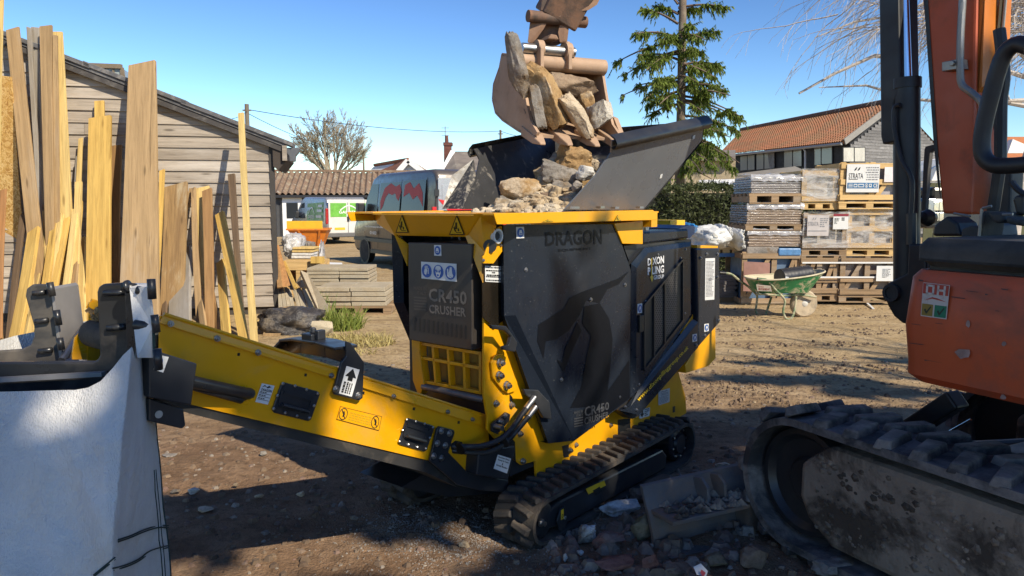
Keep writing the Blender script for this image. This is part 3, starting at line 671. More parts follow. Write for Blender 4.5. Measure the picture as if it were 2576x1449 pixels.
def hatch(k, out, inn, bolts):
    h = MB().prism([p for p in mp(k, out, 'b', BC + .001)], L(0, .007, 0)); h = part(h, 'access_hatch', black_paint, par=cside, bevel=.003)
    mb = MB(); iq = mp(k, inn, 'b', BC + .010)
    for i in range(4): mb.bar(iq[i], iq[(i + 1) % 4], .010, .008, NB)
    mb.prism([p + L(0, .001, 0) for p in iq], L(0, -.003, 0), 0)
    a, b_ = quadmap(iq, .05, .08), quadmap(iq, .95, .08); mb.tube([a + L(0, .0, 0), a + L(0, .016, 0), b_ + L(0, .016, 0), b_], .007, 6)
    mb.bar(quadmap(iq, .05, .85), quadmap(iq, .95, .85), .01, .012, NB)
    for x, y in bolts: mb.lathe(ml(k, x, y, 'b', BC + .008), NB, [(0, .006), (.005, .006), (.007, .003)], 7, 1)
    return part(mb, 'hatch_handle', [black_paint, steel], par=cside)
hatch('r3', [(1670, 303), (1870, 357), (1884, 375), (1832, 525), (1815, 533), (1612, 483), (1602, 465), (1655, 312)], [(1668, 345), (1845, 395), (1815, 485), (1645, 440)],
      [(1668, 312), (1740, 326), (1808, 347), (1873, 370), (1852, 443), (1825, 515), (1752, 503), (1683, 484), (1613, 460), (1636, 383)])
hatch('r6', [(270, 494), (420, 540), (430, 552), (380, 690), (365, 697), (218, 655), (212, 640), (258, 500)], [(265, 525), (388, 565), (372, 640), (248, 605)],
      [(265, 505), (318, 516), (372, 530), (422, 552), (403, 615), (380, 680), (328, 671), (275, 656), (221, 637), (240, 570)])
def dr_dragonplate(mb, q, l):
    text_on(mb, 'DRAGON', [quadmap(q, .1, .76), quadmap(q, .92, .76), quadmap(q, .92, .62), quadmap(q, .1, .62)], .03, 1, l)
    poly_uv(mb, q, [(.08, .8), (.25, .95), (.45, .86), (.6, .95), (.92, .82), (.75, .88), (.55, .8), (.3, .88)], 1, l)
    for i, y in enumerate((.5, .34, .18)):
        poly_uv(mb, q, [(.05, y - .012), (.95, y - .012), (.95, y + .012), (.05, y + .012)], 1, l)
        x = .08
        for k in range(3): poly_uv(mb, q, [(x, y + .04), (x + .14, y + .04), (x + .14, y + .09), (x, y + .09)], 1, l); x += .18
mlabel('maker_label', 'r3', [(1545, 310), (1620, 325), (1580, 437), (1506, 420)], 'b', BC + .001, dr_dragonplate, cside, [white_label, ink])
def dr_noentry(mb, q, l):
    for cx in (.11, .87):
        disc_uv(mb, q, cx, .5, .095, .44, 1, l, inner=.86); poly_uv(mb, q, [(cx - .065, .78), (cx - .055, .84), (cx + .065, .22), (cx + .055, .16)], 1, l)
        poly_uv(mb, q, [(cx - .01, .3), (cx + .03, .3), (cx + .035, .5), (cx + .01, .72), (cx - .015, .7), (cx, .5)], 1, l)
    for a, b_, c, d in ((.0, .02, 1, .02), (0, .98, 1, .98)): poly_uv(mb, q, [(a, b_ - .012), (c, d - .012), (c, d + .012), (a, b_ + .012)], 1, l)
    for x in (.003, .997): poly_uv(mb, q, [(x - .004, 0), (x + .004, 0), (x + .004, 1), (x - .004, 1)], 1, l)
    rr = random.Random(5)
    for y in (.72, .56, .40, .24):
        x = .25
        while x < .74: ww = .03 + rr.random() * .05; poly_uv(mb, q, [(x, y - .03), (x + ww, y - .03), (x + ww, y + .03), (x, y + .03)], 2, l); x += ww + .02
mlabel('no_entry_label', 'r3', [(2008, 445), (2252, 505), (2235, 590), (1985, 523)], 'b', BC + .001, lambda mb, q, l: dr_noentry(mb, q, l), cside, [yellow, ink, M('faint_print', (.45, .27, .02), .5)])
# carry-over bracket bridging the conveyor
tn1 = MB().prism(mp('r3', [(2035, 60), (2060, 70), (2140, 185), (2132, 395), (2112, 412), (1965, 375), (1960, 360), (2005, 185), (2035, 150)], 'b', BC + .014), L(0, .012, 0))
arch = part(tn1, 'bridge_bracket', black_paint, bevel=.003)
mb = MB()
pa = [(2045, 100), (1925, 65), (1780, 45), (1705, 50), (1650, 110)]
pts = [ml('r3', *pa[0], 'b', .275), ml('r3', *pa[1], 'b', .10), ml('r3', *pa[2], 'b', -.12), ml('r3', *pa[3], 'b', -.22), ml('r3', *pa[4], 'b', -.28)]
for i in range(4): mb.bar(pts[i], pts[i + 1], .10, .012, (0, 0, 1)); mb.bar(pts[i] + L(0, 0, -.03), pts[i + 1] + L(0, 0, -.03), .012, .07, (0, 0, 1))
mb.build('bridge_arm', black_paint, crusher, bevel=.003)
c0 = ml('r3', 1850, 30, 'b', .0)
mb = MB(); mb.bx(c0.x - .035, c0.x + .035, -.035, .035, c0.z - .03, c0.z + .012); mb.bx(c0.x - .02, c0.x + .02, -.06, -.036, c0.z - .01, c0.z + .03); mb.cyl(c0 + L(0, .0, .013), c0 + L(0, .0, .035), .016, .012); mb.build('sensor_box', black_paint, crusher, bevel=.004)
def dr_arrow(mb, q, l):
    poly_uv(mb, q, [(.32, .52), (.32, .66), (.08, .66), (.5, .97), (.92, .66), (.68, .66), (.68, .52)], 1, l)
    for i, (x0, x1) in enumerate(((.12, .28), (.36, .48), (.54, .62), (.70, .78))):
        y = .06
        rr = random.Random(i + 9)
        while y < .45: ww = .03 + rr.random() * .06; poly_uv(mb, q, [(x0, y), (x1, y), (x1, min(y + ww, .47)), (x0, min(y + ww, .47))], 1, l); y += ww + .015
mlabel('direction_label', 'r3', [(2045, 208), (2122, 230), (2076, 390), (2000, 370)], 'b', BC + .026, dr_arrow, arch, [white_label, ink])
for x, y in ((1983, 345), (2115, 382)): bolt(ml('r3', x, y, 'b', BC + .026), .011, .009, NB, arch)
# pivot bracket and tail of the conveyor
pv = part(MB().prism(mp('r6', [(455, 543), (540, 565), (546, 580), (507, 700), (625, 822), (760, 850), (870, 868), (865, 940), (700, 930), (560, 895), (395, 752), (440, 555)], 'b', BC + .008), L(0, .012, 0)), 'pivot_bracket', black_paint, bevel=.003)
for x, y in ((475, 573), (523, 588), (450, 648), (498, 661), (428, 724), (476, 737)): bolt(ml('r6', x, y, 'b', BC + .021), .012, .008, NB, pv)
part(MB().prism(mp('r6', [(527, 655), (560, 632), (600, 640), (600, 690), (540, 700)], 'b', BC + .001), L(0, .001, 0)), 'hose_slot', ink, par=cside)
lb = part(MB().prism(mp('r6', [(745, 690), (918, 662), (922, 690), (878, 872), (690, 840), (700, 720)], 'b', .345), L(0, -.10, 0)), 'motor_box', black_paint, bevel=.006)
mlabel('emergency_label', 'r6', [(815, 715), (894, 740), (870, 830), (789, 800)], 'b', .346, lambda mb, q, l: [text_on(mb, s, [quadmap(q, x0, y), quadmap(q, x1, y), quadmap(q, x1, y - .14), quadmap(q, x0, y - .14)], .03, 1, l) for s, x0, x1, y in (('Recovery Check', .08, .92, .93), ('Gravity for Tuning', .08, .92, .74), ('&', .45, .55, .55), ('Grizzly Blocking', .08, .92, .37))], lb, [white_label, ink])
# belt and underside
under = mp('d', [(392, 985), (486, 1017), (1077, 1156), (1170, 1186), (1232, 1190), (1235, 1225), (1150, 1225), (1070, 1188), (484, 1042), (392, 1015)], 'b', .262)
part(MB().prism(under, L(0, -.52, 0)), 'belt_return', M('belt_rubber', (.022, .021, .02), .75, dirt=(.1, .08, .06), ds=6, damt=.6))
top = mp('d', [(408, 842), (1215, 1095), (1215, 1105), (408, 852)], 'b', .262)
part(MB().prism(top, L(0, -.52, 0)), 'conveyor_belt', rubber)
part(MB().prism(mp('d', [(1010, 1225), (1130, 1250), (1260, 1240), (1280, 1150), (1200, 1170), (1080, 1185)], 'b', .1), L(0, -.3, 0)), 'tail_frame', black_paint)
# head of the conveyor
hb = part(MB().prism(mp('r3', [(880, 105), (1165, 195), (1130, 442), (880, 395)], 'b', .42), L(0, -.13, 0)), 'head_box', black_paint, bevel=.004)
part(MB().prism(mp('r3', [(880, 400), (1085, 462), (1098, 560), (1078, 580), (880, 535)], 'b', .39), L(0, -.05, 0)), 'head_plate', black_paint, bevel=.004)
part(MB().lathe(ml('r3', 937, 494, 'b', .391), NB, [(0, .012), (.002, .012)], 14), 'hole', M('pale_hole', (.35, .33, .3), .6))
mlabel('warning_label', 'r3', [(925, 140), (995, 155), (962, 248), (905, 228)], 'b', .421, lambda mb, q, l: disc_uv(mb, q, .35, .5, .3, .4, 1, l), hb, [white_label, blue_label])
a_ = ml('r3', 1120, 300, 'b', .36); b_ = ml('r3', 1455, 372, 'b', BC + .02)
part(MB().tube([a_, b_, b_ + L(.03, -.03, -.01)], .021, 10), 'tension_bar', black_paint, smooth=True)
a_ = ml('r3', 1120, 325, 'b', .35)
part(MB().tube([a_, b_ + L(-.02, -.0, -.02)], .012, 8), 'tension_hose', hose_rubber, smooth=True)
part(MB().prism(mp('r3', [(1330, 345), (1440, 330), (1478, 355), (1475, 400), (1440, 415), (1350, 395)], 'b', BC + .001), L(0, .001, 0)), 'tension_slot', ink, par=cside)
part(MB().prism(mp('d', [(182, 890), (188, 850), (222, 815), (246, 797), (330, 797), (330, 905), (182, 905)], 'b', -BC), L(0, -.01, 0)), 'head_guard', yellow, bevel=.002)
part(MB().cyl(ml('d', 400, 880, 'b', .25), ml('d', 400, 880, 'b', .25) + L(0, -.5, 0), .05, seg=20), 'head_drum', rubber, smooth=True)
# hydraulic hoses
def hoseline(pts, r, name='hydraulic_hose'):
    P = [ml('r6', x, y, 'b', b) for x, y, b in pts]
    Q = []
    for i in range(len(P) - 1):
        p0 = P[max(i - 1, 0)]; p1 = P[i]; p2 = P[i + 1]; p3 = P[min(i + 2, len(P) - 1)]
        for k in range(5):
            t = k / 5; Q.append(.5 * ((2 * p1) + (p2 - p0) * t + (2 * p0 - 5 * p1 + 4 * p2 - p3) * t * t + (3 * p1 - p0 - 3 * p2 + p3) * t ** 3))
    Q.append(P[-1]); h = part(MB().tube(Q, r, 9), name, hose_rubber, smooth=True)
    d = (Q[-1] - Q[-4]).normalized(); MB().tube([Q[-3] - d * .03, Q[-1] + d * .02], r * 1.18, 10).build('fitting', steel, h, smooth=True)
hoseline([(525, 668, .255), (600, 668, .30), (720, 664, .36), (830, 622, .40), (900, 560, .42), (960, 475, .43), (1025, 388, .43)], .0135)
hoseline([(525, 690, .255), (600, 697, .29), (740, 703, .35), (850, 655, .39), (925, 575, .41), (985, 505, .42), (1030, 445, .42)], .0135)
mb = MB()
for x, y in ((592, 680), (855, 640)):
    p = ml('r6', x, y, 'b', .31 if x < 700 else .40); mb.lathe(p - L(.006, 0, 0), L(1, 0, .3), [(0, .03), (.012, .03)], 12)
mb.build('hose_tie', ink, crusher)
# --- rubber tracks
def stadium(c0, r0, c1, r1, n=14):
    pts = []      # closed loop, front circle then rear circle, in (a, z)
    for k in range(n + 1):
        t = math.pi / 2 + math.pi * k / n; pts.append((c0[0] + r0 * math.cos(t), c0[1] + r0 * math.sin(t)))
    for k in range(n + 1):
        t = -math.pi / 2 + math.pi * k / n; pts.append((c1[0] + r1 * math.cos(t), c1[1] + r1 * math.sin(t)))
    return pts
def resample(P, step):
    out = []; n = len(P); per = sum(math.dist(P[i], P[(i + 1) % n]) for i in range(n)); N = int(round(per / step)); st = per / N
    i = 0; acc = 0; d = 0
    for k in range(N):
        tgt = k * st
        while d + math.dist(P[i % n], P[(i + 1) % n]) < tgt: d += math.dist(P[i % n], P[(i + 1) % n]); i += 1
        a, b = P[i % n], P[(i + 1) % n]; L_ = math.dist(a, b); t = (tgt - d) / L_ if L_ else 0
        out.append(((a[0] + (b[0] - a[0]) * t, a[1] + (b[1] - a[1]) * t), math.atan2(b[1] - a[1], b[0] - a[0])))
    return out
def belt(P, b0, b1, th, toV):
    mb = MB(); n = len(P); ins = []
    for i in range(n):
        t = math.atan2(P[(i + 1) % n][1] - P[i - 1][1], P[(i + 1) % n][0] - P[i - 1][0]); ins.append((P[i][0] - math.sin(t) * th, P[i][1] + math.cos(t) * th))
    vs = []
    for i in range(n):
        for (q, b) in ((P[i], b0), (P[i], b1), (ins[i], b1), (ins[i], b0)): vs.append(toV(q[0], b, q[1]))
    fs = []
    for i in range(n):
        j = (i + 1) % n
        for k in range(4):
            k2 = (k + 1) % 4; fs.append((4 * i + k, 4 * i + k2, 4 * j + k2, 4 * j + k))
    return mb.add(vs, fs)
TP = [p for p, _ in resample(stadium((.10, .125), .115, (1.555, .145), .138), .05)]
lug = None
for sgn in (1, -1):
    b0, b1 = (.300, .545) if sgn > 0 else (-.545, -.300)
    trk = part(belt(TP, b0, b1, .020, L), 'rubber_track', rubber, smooth=True)
    for k, (p, t) in enumerate(resample(stadium((.10, .125), .115, (1.555, .145), .138), .074)):
        for row, bo in enumerate((-.062, .058)):
            if (row == 0) != (k % 2 == 0) and False: continue
            ang = t + (0)
            off = .037 if row else 0
            x = p[0] + math.cos(t) * off; z = p[1] + math.sin(t) * off
            Mx = Matrix.Translation(L(x, (b0 + b1) / 2 + bo, z)) @ Matrix.Rotation(-ang, 4, 'Y') @ Matrix.Rotation(.25 if row else -.25, 4, 'Z')
            if lug is None:
                mb = MB(); A = [(-.022, -.055), (.022, -.055), (.022, .055), (-.022, .055)]; 
                vs = [V((x_, y_, .004)) for x_, y_ in A] + [V((x_ * .62 + .004, y_ * .9, -.022)) for x_, y_ in A]
                mb.add(vs, [(0, 1, 2, 3), (7, 6, 5, 4), (0, 4, 5, 1), (1, 5, 6, 2), (2, 6, 7, 3), (3, 7, 4, 0)]); lug = mb.build('tread_lug', rubber, trk, bevel=.005); lug.matrix_local = Mx
            else: inst('tread_lug', lug, trk, Mx)
    s = sgn; o_ = b1 - .012 if sgn > 0 else b0 + .012
    # frame beam
    bq_ = [(.08, .075), (.30, .045), (1.34, .045), (1.36, .12), (1.30, .175), (.24, .185), (.16, .17)]
    mb = MB(); mb.prism([L(a, o_ - s * .012, z) for a, z in bq_], L(0, -.20 * s, 0)); fr = part(mb, 'track_frame', black_paint, bevel=.012)
    mb = MB(); mb.lathe(L(.10, o_ - s * .01, .125), L(0, -s, 0), [(0, .03), (.004, .07), (.012, .088), (.2, .088), (.2, .05)], 22); part(mb, 'idler', black_paint, smooth=True)
    mb = MB(); mb.lathe(L(1.555, o_ - s * .05, .145), L(0, -s, 0), [(-.03, .02), (-.03, .06), (-.012, .066), (-.01, .10), (0, .112), (.15, .112), (.15, .05)], 26)
    for k in range(8):
        a = k * math.pi / 4 + .2; mb.lathe(L(1.555 + .088 * math.cos(a), o_ - s * .038, .145 + .088 * math.sin(a)), L(0, s, 0), [(0, .008), (.01, .008), (.012, .004)], 6, 1)
    part(mb, 'sprocket', [black_paint, steel], smooth=True)
    mb = MB(); mb.prism([L(a, o_ - s * .002, z) for a, z in ((.185, .10), (.215, .155), (.25, .16), (.275, .075), (.25, .045), (.21, .045))], L(0, s * .012, 0)); mb.lathe(L(.245, o_ + s * .01, .10), L(0, s, 0), [(0, .011), (.008, .011)], 8, 1)
    part(mb, 'tension_cover', [black_paint, steel], bevel=.003)
    if sgn > 0:
        q = [L(a, o_ + .0115, z) for a, z in ((.214, .148), (.236, .15), (.236, .10), (.214, .098))]; mb = MB(); mb.prism(q, L(0, -.001, 0)); disc_uv(mb, q, .5, .35, .3, .2, 1, L(0, .001, 0), inner=.6); mb.build('yellow_tag', [yellow_label, ink], fr)
        q = mp('b1', [(820, 772), (962, 707), (975, 745), (842, 815)], 'b', o_ - .001); mb = MB(); mb.prism(q, L(0, .002, 0)); mb.prism([p + L(0, .0022, 0) for p in mp('b1', [(872, 785), (925, 755), (945, 790), (895, 822)], 'b', o_ - .001)], L(0, .001, 0), 1); mb.build('yellow_tag', [yellow_label, ink], fr)
        MB().lathe(L(.06, o_, .135), L(0, 1, 0), [(0, .02), (.01, .02), (.012, .012), (.03, .012)], 10).build('axle_nut', steel, fr)
# ================================================================== EXCAVATOR
ZM.update(bl=(1569.7, 1113.6, .23144), bh=(2240.6, 375.7, .1852), bk=(1220.9, 0, .25), rl=(630.6, 576.9, .2222))
XQ = on_z(1960, 1395); _e = V(((345 - 1288) / 1900, 1, 0)).normalized()
XM = Matrix.Translation(XQ) @ Matrix.Rotation(math.atan2(_e.y, _e.x), 4, 'Z'); XI = XM.inverted()
def el(k, x, y, ax, val):
    o = XI @ CAMP; d = XI.to_3x3() @ ray(*cv(k, x, y)); i = 'flz'.index(ax); t = (val - o[i]) / d[i]; return o + d * t
def ep(k, pts, ax, val): return [el(k, x, y, ax, val) for x, y in pts]
exc = thing('excavator', 'orange tracked excavator with muddy rubber tracks holding a loaded bucket over the hopper', 'excavator', M=XM)
def xpart(mb, name, mat, par=None, **k): return mb.build(name, mat, par or exc, **k)
orange = M('orange_paint', (.50, .085, .024), .5, var=.10, vsc=3, dirt=(.13, .085, .06), ds=3.5, dth=(.50, .74), damt=.75, bump=.05, bs=60)
xblack = M('excavator_black', (.016, .017, .019), .45, var=.2, dirt=(.07, .06, .05), ds=4, dth=(.52, .8), damt=.4)
collar_m = M('dusty_counterweight', (.035, .035, .034), .7, var=.25, dirt=(.14, .13, .115), ds=3, dth=(.45, .7), damt=.6, bump=.1, bs=40)
chrome = M('chrome_rod', (.75, .77, .8), .12, 1.0, var=.05)
pipe_m = M('grey_pipe', (.30, .28, .25), .45, .6, var=.1)
mud = M('caked_mud', (.30, .24, .18), .92, var=.3, dirt=(.055, .040, .028), ds=2.6, dth=(.47, .58), damt=.9, bump=.6, bs=30, bd=.02)
# tracks
XP = stadium((-2.75, .36), .312, (-.055, .36), .312, 18)
XP = XP  # rear circle first, then front
ZR = 1.0
pts_ = [p for p, _ in resample(XP, .06)]
def EV(f, l, z): return V((f, l, z))
xlug = None
for l0, l1 in ((-.42, 0.0), (-2.05, -1.63)):
    t = xpart(belt([(p[0], p[1]) for p in pts_], l0, l1, .035, EV), 'rubber_track', rubber_grey, smooth=True)
    for k, (p, a) in enumerate(resample(XP, .155)):
        for row in (0, 1):
            off = .077 * row
            x = p[0] + math.cos(a) * off; z = p[1] + math.sin(a) * off
            if p[0] < -2.4 and p[1] < .3: continue
            lc = l0 + .215 + (.105 if row else -.105)
            Mx = Matrix.Translation(EV(x, lc, z)) @ Matrix.Rotation(-a, 4, 'Y') @ Matrix.Rotation(-.3 if row else .3, 4, 'Z')
            if xlug is None:
                A = [(-.055, -.105), (.05, -.105), (.035, .105), (-.04, .105)]; mb = MB()
                mb.add([V((x_, y_, .01)) for x_, y_ in A] + [V((x_ * .7 + .006, y_ * .95, -.034)) for x_, y_ in A], [(0, 1, 2, 3), (7, 6, 5, 4), (0, 4, 5, 1), (1, 5, 6, 2), (2, 6, 7, 3), (3, 7, 4, 0)])
                xlug = mb.build('tread_lug', rubber_grey, t, bevel=.007); xlug.matrix_local = Mx
            else: inst('tread_lug', xlug, t, Mx)
    # inner edge ridge, wheels and mud-caked side frame
    s = 1 if l1 == 0.0 else -1
    lo = l1 if s > 0 else l0
    # idler wheel
    mb = MB(); mb.lathe(EV(-.055, lo - s * .10, .36), EV(0, -s, 0), [(0, .05), (0, .10), (.02, .12), (.01, .20), (-.02, .225), (-.02, .25), (.2, .25), (.2, .1)], 28); xpart(mb, 'idler_wheel', xblack, smooth=True)
    fr = [(-.10, .50), (-.05, .46), (-.05, .30), (-.10, .21), (-.24, .12), (-2.7, .12), (-2.7, .58), (-.20, .58)]
    mb = MB(); mb.prism([EV(f, lo - s * .055, z) for f, z in fr], EV(0, -s * .28, 0)); xpart(mb, 'track_frame', mud, bevel=.03)
    # lumps of mud on the frame
    mb = MB(); rnd = random.Random(4 + s)
    for i in range(420):
        f = -.15 - rnd.random() * 1.6; z = .18 + rnd.random() ** 1.3 * .36; r = .004 + .012 * rnd.random() ** 2
        c = EV(f, lo - s * .055, z); o = len(mb.v)
        q = [c + EV(r * math.cos(a) * (1 + rnd.random()), s * .0, r * math.sin(a) * (1 + rnd.random() * .5)) for a in (0, 1.2, 2.4, 3.6, 5.0)]
        mb.add(q + [c + EV(0, s * r * .7, r * .2)], [(i, (i + 1) % 5, 5) if s > 0 else ((i + 1) % 5, i, 5) for i in range(5)])
    xpart(mb, 'mud_clods', mud, kind='stuff')
    for f in (-.75, -1.3, -1.9): mb = MB(); mb.lathe(EV(f, lo - s * .06, .13), EV(0, -s, 0), [(0, .03), (0, .08), (.25, .08)], 14); xpart(mb, 'track_roller', mud)
# undercarriage
xpart(MB().bx(-2.0, -.6, -1.70, -.36, .38, .62), 'undercarriage', xblack, bevel=.03)
xpart(MB().cyl(EV(-1.3, -1.02, .60), EV(-1.3, -1.02, .92), .48, seg=28), 'slew_ring', xblack)
xpart(MB().bar(el('b4', 330, 1350, 'l', -.75), el('b4', 640, 1150, 'l', -.75) , .10, .09), 'blade_arm', xblack, bevel=.01)
for l in (-.62, -1.42): xpart(MB().bar(EV(.36, l, .16), EV(-.7, l, .46), .10, .12), 'blade_arm', xblack, bevel=.01)
xpart(MB().cyl(EV(.2, -1.0, .28), EV(-.6, -1.0, .55), .05), 'blade_ram', xblack)
xpart(MB().cyl(el('b4', 575, 1378, 'l', -.9), el('b4', 727, 1293, 'l', -.9), .006), 'ram_rod', chrome)
# dozer blade
blade_m = M('worn_blade_steel', (.15, .14, .135), .62, .2, var=.25, dirt=(.24, .165, .115), ds=4, dth=(.45, .62), damt=.85, bump=.25, bs=40)
prof = [(.445, .275), (.425, .225), (.375, .13), (.345, .05), (.34, -.04), (.345, -.10)]
mb = MB(); l0, l1 = .49, -2.4; th = .022
vsb = [EV(f, l, z + (l - .49) * -.02) for l in (l0, l1) for f, z in prof]; n6 = len(prof)
vsb2 = [v + EV(-th, 0, -.004) for v in vsb]
mb.add(vsb + vsb2, [(i, i + 1, n6 + i + 1, n6 + i) for i in range(5)] + [(2 * n6 + i + 1, 2 * n6 + i, 3 * n6 + i, 3 * n6 + i + 1) for i in range(5)] + [(i + 1, i, 2 * n6 + i, 2 * n6 + i + 1) for i in range(5)] + [(0, n6, 3 * n6, 2 * n6)])
blade = xpart(mb, 'dozer_blade', blade_m)
mb = MB(); mb.bx(.205, .405, -2.3, .47, .150, .170); MBx = mb.build('stiffener', blade_m, blade, bevel=.004)
mb = MB(); mb.bx(.19, .345, -2.3, .485, -.02, .005); mb.build('cutting_edge', blade_m, blade, bevel=.004)
mb = MB(); mb.bx(.225, .25, -.14, -.02, -.02, .150); mb.bx(.25, .36, -.05, -.03, -.02, .150); mb.build('rib', blade_m, blade)
for l in (.16, .05): MB().prism([EV(.42, l, .16), EV(.30, l, .176), EV(.31, l, .25), EV(.36, l, .285), EV(.43, l, .27)], EV(0, .018, 0)).build('pin_lug', blade_m, blade, bevel=.004)
mb = MB(); rnd = random.Random(8)
for i in range(260):
    l = .42 - rnd.random() * 1.1; f = .22 + rnd.random() * .16; r = .008 + .018 * rnd.random() ** 2; c = EV(f, l, .176)
    q = [c + EV(r * math.cos(a) * (.8 + rnd.random()), r * math.sin(a) * (.8 + rnd.random()), 0) for a in (0, 1.2, 2.4, 3.6, 5.0)]; mb.add(q + [c + EV(0, 0, r * 1.1)], [(i, (i + 1) % 5, 5) for i in range(5)])
mb.build('soil_on_shelf', mud, blade, kind='stuff')
# house: orange side cover with a rounded front corner, dark collar above
def rounded_box(mb, f0, f1, l0, l1, z0, z1, r, taper=0.0, bulge=.0):
    ring = []
    for (cf, cl, a0) in ((f0 - r, l1 - r, 0), (f1 + r, l1 - r, 90), (f1 + r, l0 + r, 180), (f0 - r, l0 + r, 270)):
        for k in range(6):
            a = math.radians(a0 + k * 18); ring.append((cf + r * math.cos(a), cl + r * math.sin(a)))
    n = len(ring); layers = [(z0, -.03), (z0 + .03, 0), (z0 + (z1 - z0) * .18, .0), (z0 + (z1 - z0) * .5, bulge), (z1 - .03, .0), (z1, -.02)]
    cf, cl = (f0 + f1) / 2, (l0 + l1) / 2; vs = []
    for z, off in layers:
        for f, l in ring:
            vs.append(EV(f + (off if f > cf else -off), l + (off if l > cl else -off), z))
    fs = [(i * n + k, i * n + (k + 1) % n, (i + 1) * n + (k + 1) % n, (i + 1) * n + k) for i in range(len(layers) - 1) for k in range(n)]
    fs += [tuple(range(n - 1, -1, -1)), tuple((len(layers) - 1) * n + k for k in range(n))]
    return mb.add(vs, fs)
cover = xpart(rounded_box(MB(), -.50, -2.9, -1.95, -.10, .945, 1.395, .07, bulge=.012), 'side_cover', orange, smooth=True)
coll = xpart(rounded_box(MB(), -.515, -2.9, -1.93, -.115, 1.41, 1.52, .06), 'upper_deck', collar_m, smooth=True)
xpart(MB().bx(-2.8, -.56, -1.9, -.16, 1.36, 1.44), 'deck_gap', ink)
# pressed groove along the cover, scratches
mb = MB(); q = ep('b4', [(405, 875), (440, 868), (1087, 985), (1087, 1003), (440, 893), (412, 893)], 'l', -.0985); mb.prism(q, EV(0, -.004, 0)); mb.build('pressed_groove', M('groove_dark', (.10, .05, .035), .7), cover)  # groove drawn as a darker strip flush with the cover
rnd = random.Random(3); mb = MB()
for x, y, w_, h in ((370, 338, 35, 14), (590, 455, 100, 8), (690, 415, 90, 5), (320, 640, 70, 5), (300, 770, 110, 5), (890, 550, 30, 5), (480, 635, 60, 4), (820, 435, 22, 12), (930, 400, 50, 10)):
    q = ep('b4', [(x, y), (x + w_, y + h * .4 + w_ * .1), (x + w_ * .9, y + h + w_ * .1), (x + w_ * .1, y + h)], 'l', -.0865); poly_on(mb, q)
mb.build('scratch', M('scratch_dark', (.10, .05, .04), .7), cover)
sc_m = M('scuff_grey', (.30, .20, .17), .75, var=.4, vsc=20)
for x, y, w_, h in ((610, 800, 130, 90), (690, 615, 35, 60), (930, 760, 40, 40), (920, 1120, 50, 40)):
    q = [el('b4', x + w_ * (.5 + .5 * math.cos(a) * (.6 + .4 * rnd.random())), y + h * (.5 + .5 * math.sin(a) * (.6 + .4 * rnd.random())), 'l', -.0863) for a in [k * .7 for k in range(9)]]; poly_on(MB(), q).build('scuff', sc_m, cover)
# sticker with letters and two ticks
sq = [(402, 360), (583, 380), (560, 612), (385, 588)]
def dr_oh(mb, q, l):
    mb_white = 0
    poly_uv(mb, q, [(.02, .68), (.98, .68), (.98, .985), (.02, .985)], 1, l)
    def R(x0, y0, x1, y1): poly_uv(mb, q, [(x0, y0), (x1, y0), (x1, y1), (x0, y1)], 0, l * 2)
    R(.14, .66, .22, .96); R(.38, .66, .46, .96); R(.14, .90, .46, .96); R(.14, .66, .46, .72)
    R(.56, .66, .64, .96); R(.80, .66, .88, .96); R(.56, .79, .88, .85)
    poly_uv(mb, q, [(.1, .48), (.4, .55), (.6, .53), (.95, .5), (.6, .58), (.4, .6)], 1, l)
    poly_uv(mb, q, [(.03, .03), (.46, .03), (.46, .38), (.03, .38)], 2, l); poly_uv(mb, q, [(.52, .03), (.97, .03), (.97, .38), (.52, .38)], 3, l)
    for x in (.12, .62): poly_uv(mb, q, [(x, .2), (x + .06, .24), (x + .1, .16), (x + .25, .33), (x + .28, .3), (x + .1, .08)], 4, l * 2)
q = [p for p in ep('b4', sq, 'l', -.086)]; mb = MB(); mb.prism(q, EV(0, -.001, 0)); dr_oh(mb, q, EV(0, .001, 0))
mb.build('inspection_sticker', [M('worn_white', (.55, .50, .46), .6, var=.1, dirt=(.3, .15, .1), ds=20, dth=(.55, .7), damt=.6), M('sticker_red', (.40, .05, .03), .6), M('sticker_mustard', (.25, .17, .03), .6), M('sticker_green', (.01, .17, .09), .6), M('sticker_ink', (.02, .03, .02), .6)], cover)
# boom foot bracket in front of the house
mb = MB(); q = ep('b4', [(300, 100), (290, 300), (150, 370), (130, 440), (160, 520), (200, 590), (260, 640), (420, 640), (420, 100)], 'l', -.72); mb.prism(q, EV(0, -.34, 0)); sw = xpart(mb, 'swing_post', xblack, bevel=.01)
MB().lathe(el('b4', 195, 430, 'l', -.715), EV(0, 1, 0), [(0, .045), (.02, .045), (.02, .03), (.01, .03)], 16).build('swing_pin', collar_m, sw)
# boom
LB = -.85
bq = ep('b3', [(425, 1160), (390, 780), (315, 0), (305, -130), (620, -130), (612, 0), (590, 1000), (580, 1165)], 'l', LB)
boom = xpart(MB().prism(bq, EV(0, -.24, 0)), 'boom', orange, bevel=.012)
mb = MB(); q = ep('b3', [(325, 0), (348, 0), (398, 780), (420, 1100), (400, 1000), (378, 780)], 'l', LB + .004); poly_on(mb, q); mb.build('boom_edge_strip', xblack, boom)  # dark strip along the front edge of the boom
q = ep('b3', [(618, -100), (660, -100), (640, 470), (600, 520), (585, 1100), (600, 600)], 'l', LB - .02); xpart(MB().prism(q, EV(0, -.2, 0)), 'boom_flange', M('sunlit_orange_edge', (.55, .17, .02), .5), par=boom)  # yellower orange paints the sunlight on the boom's right edge
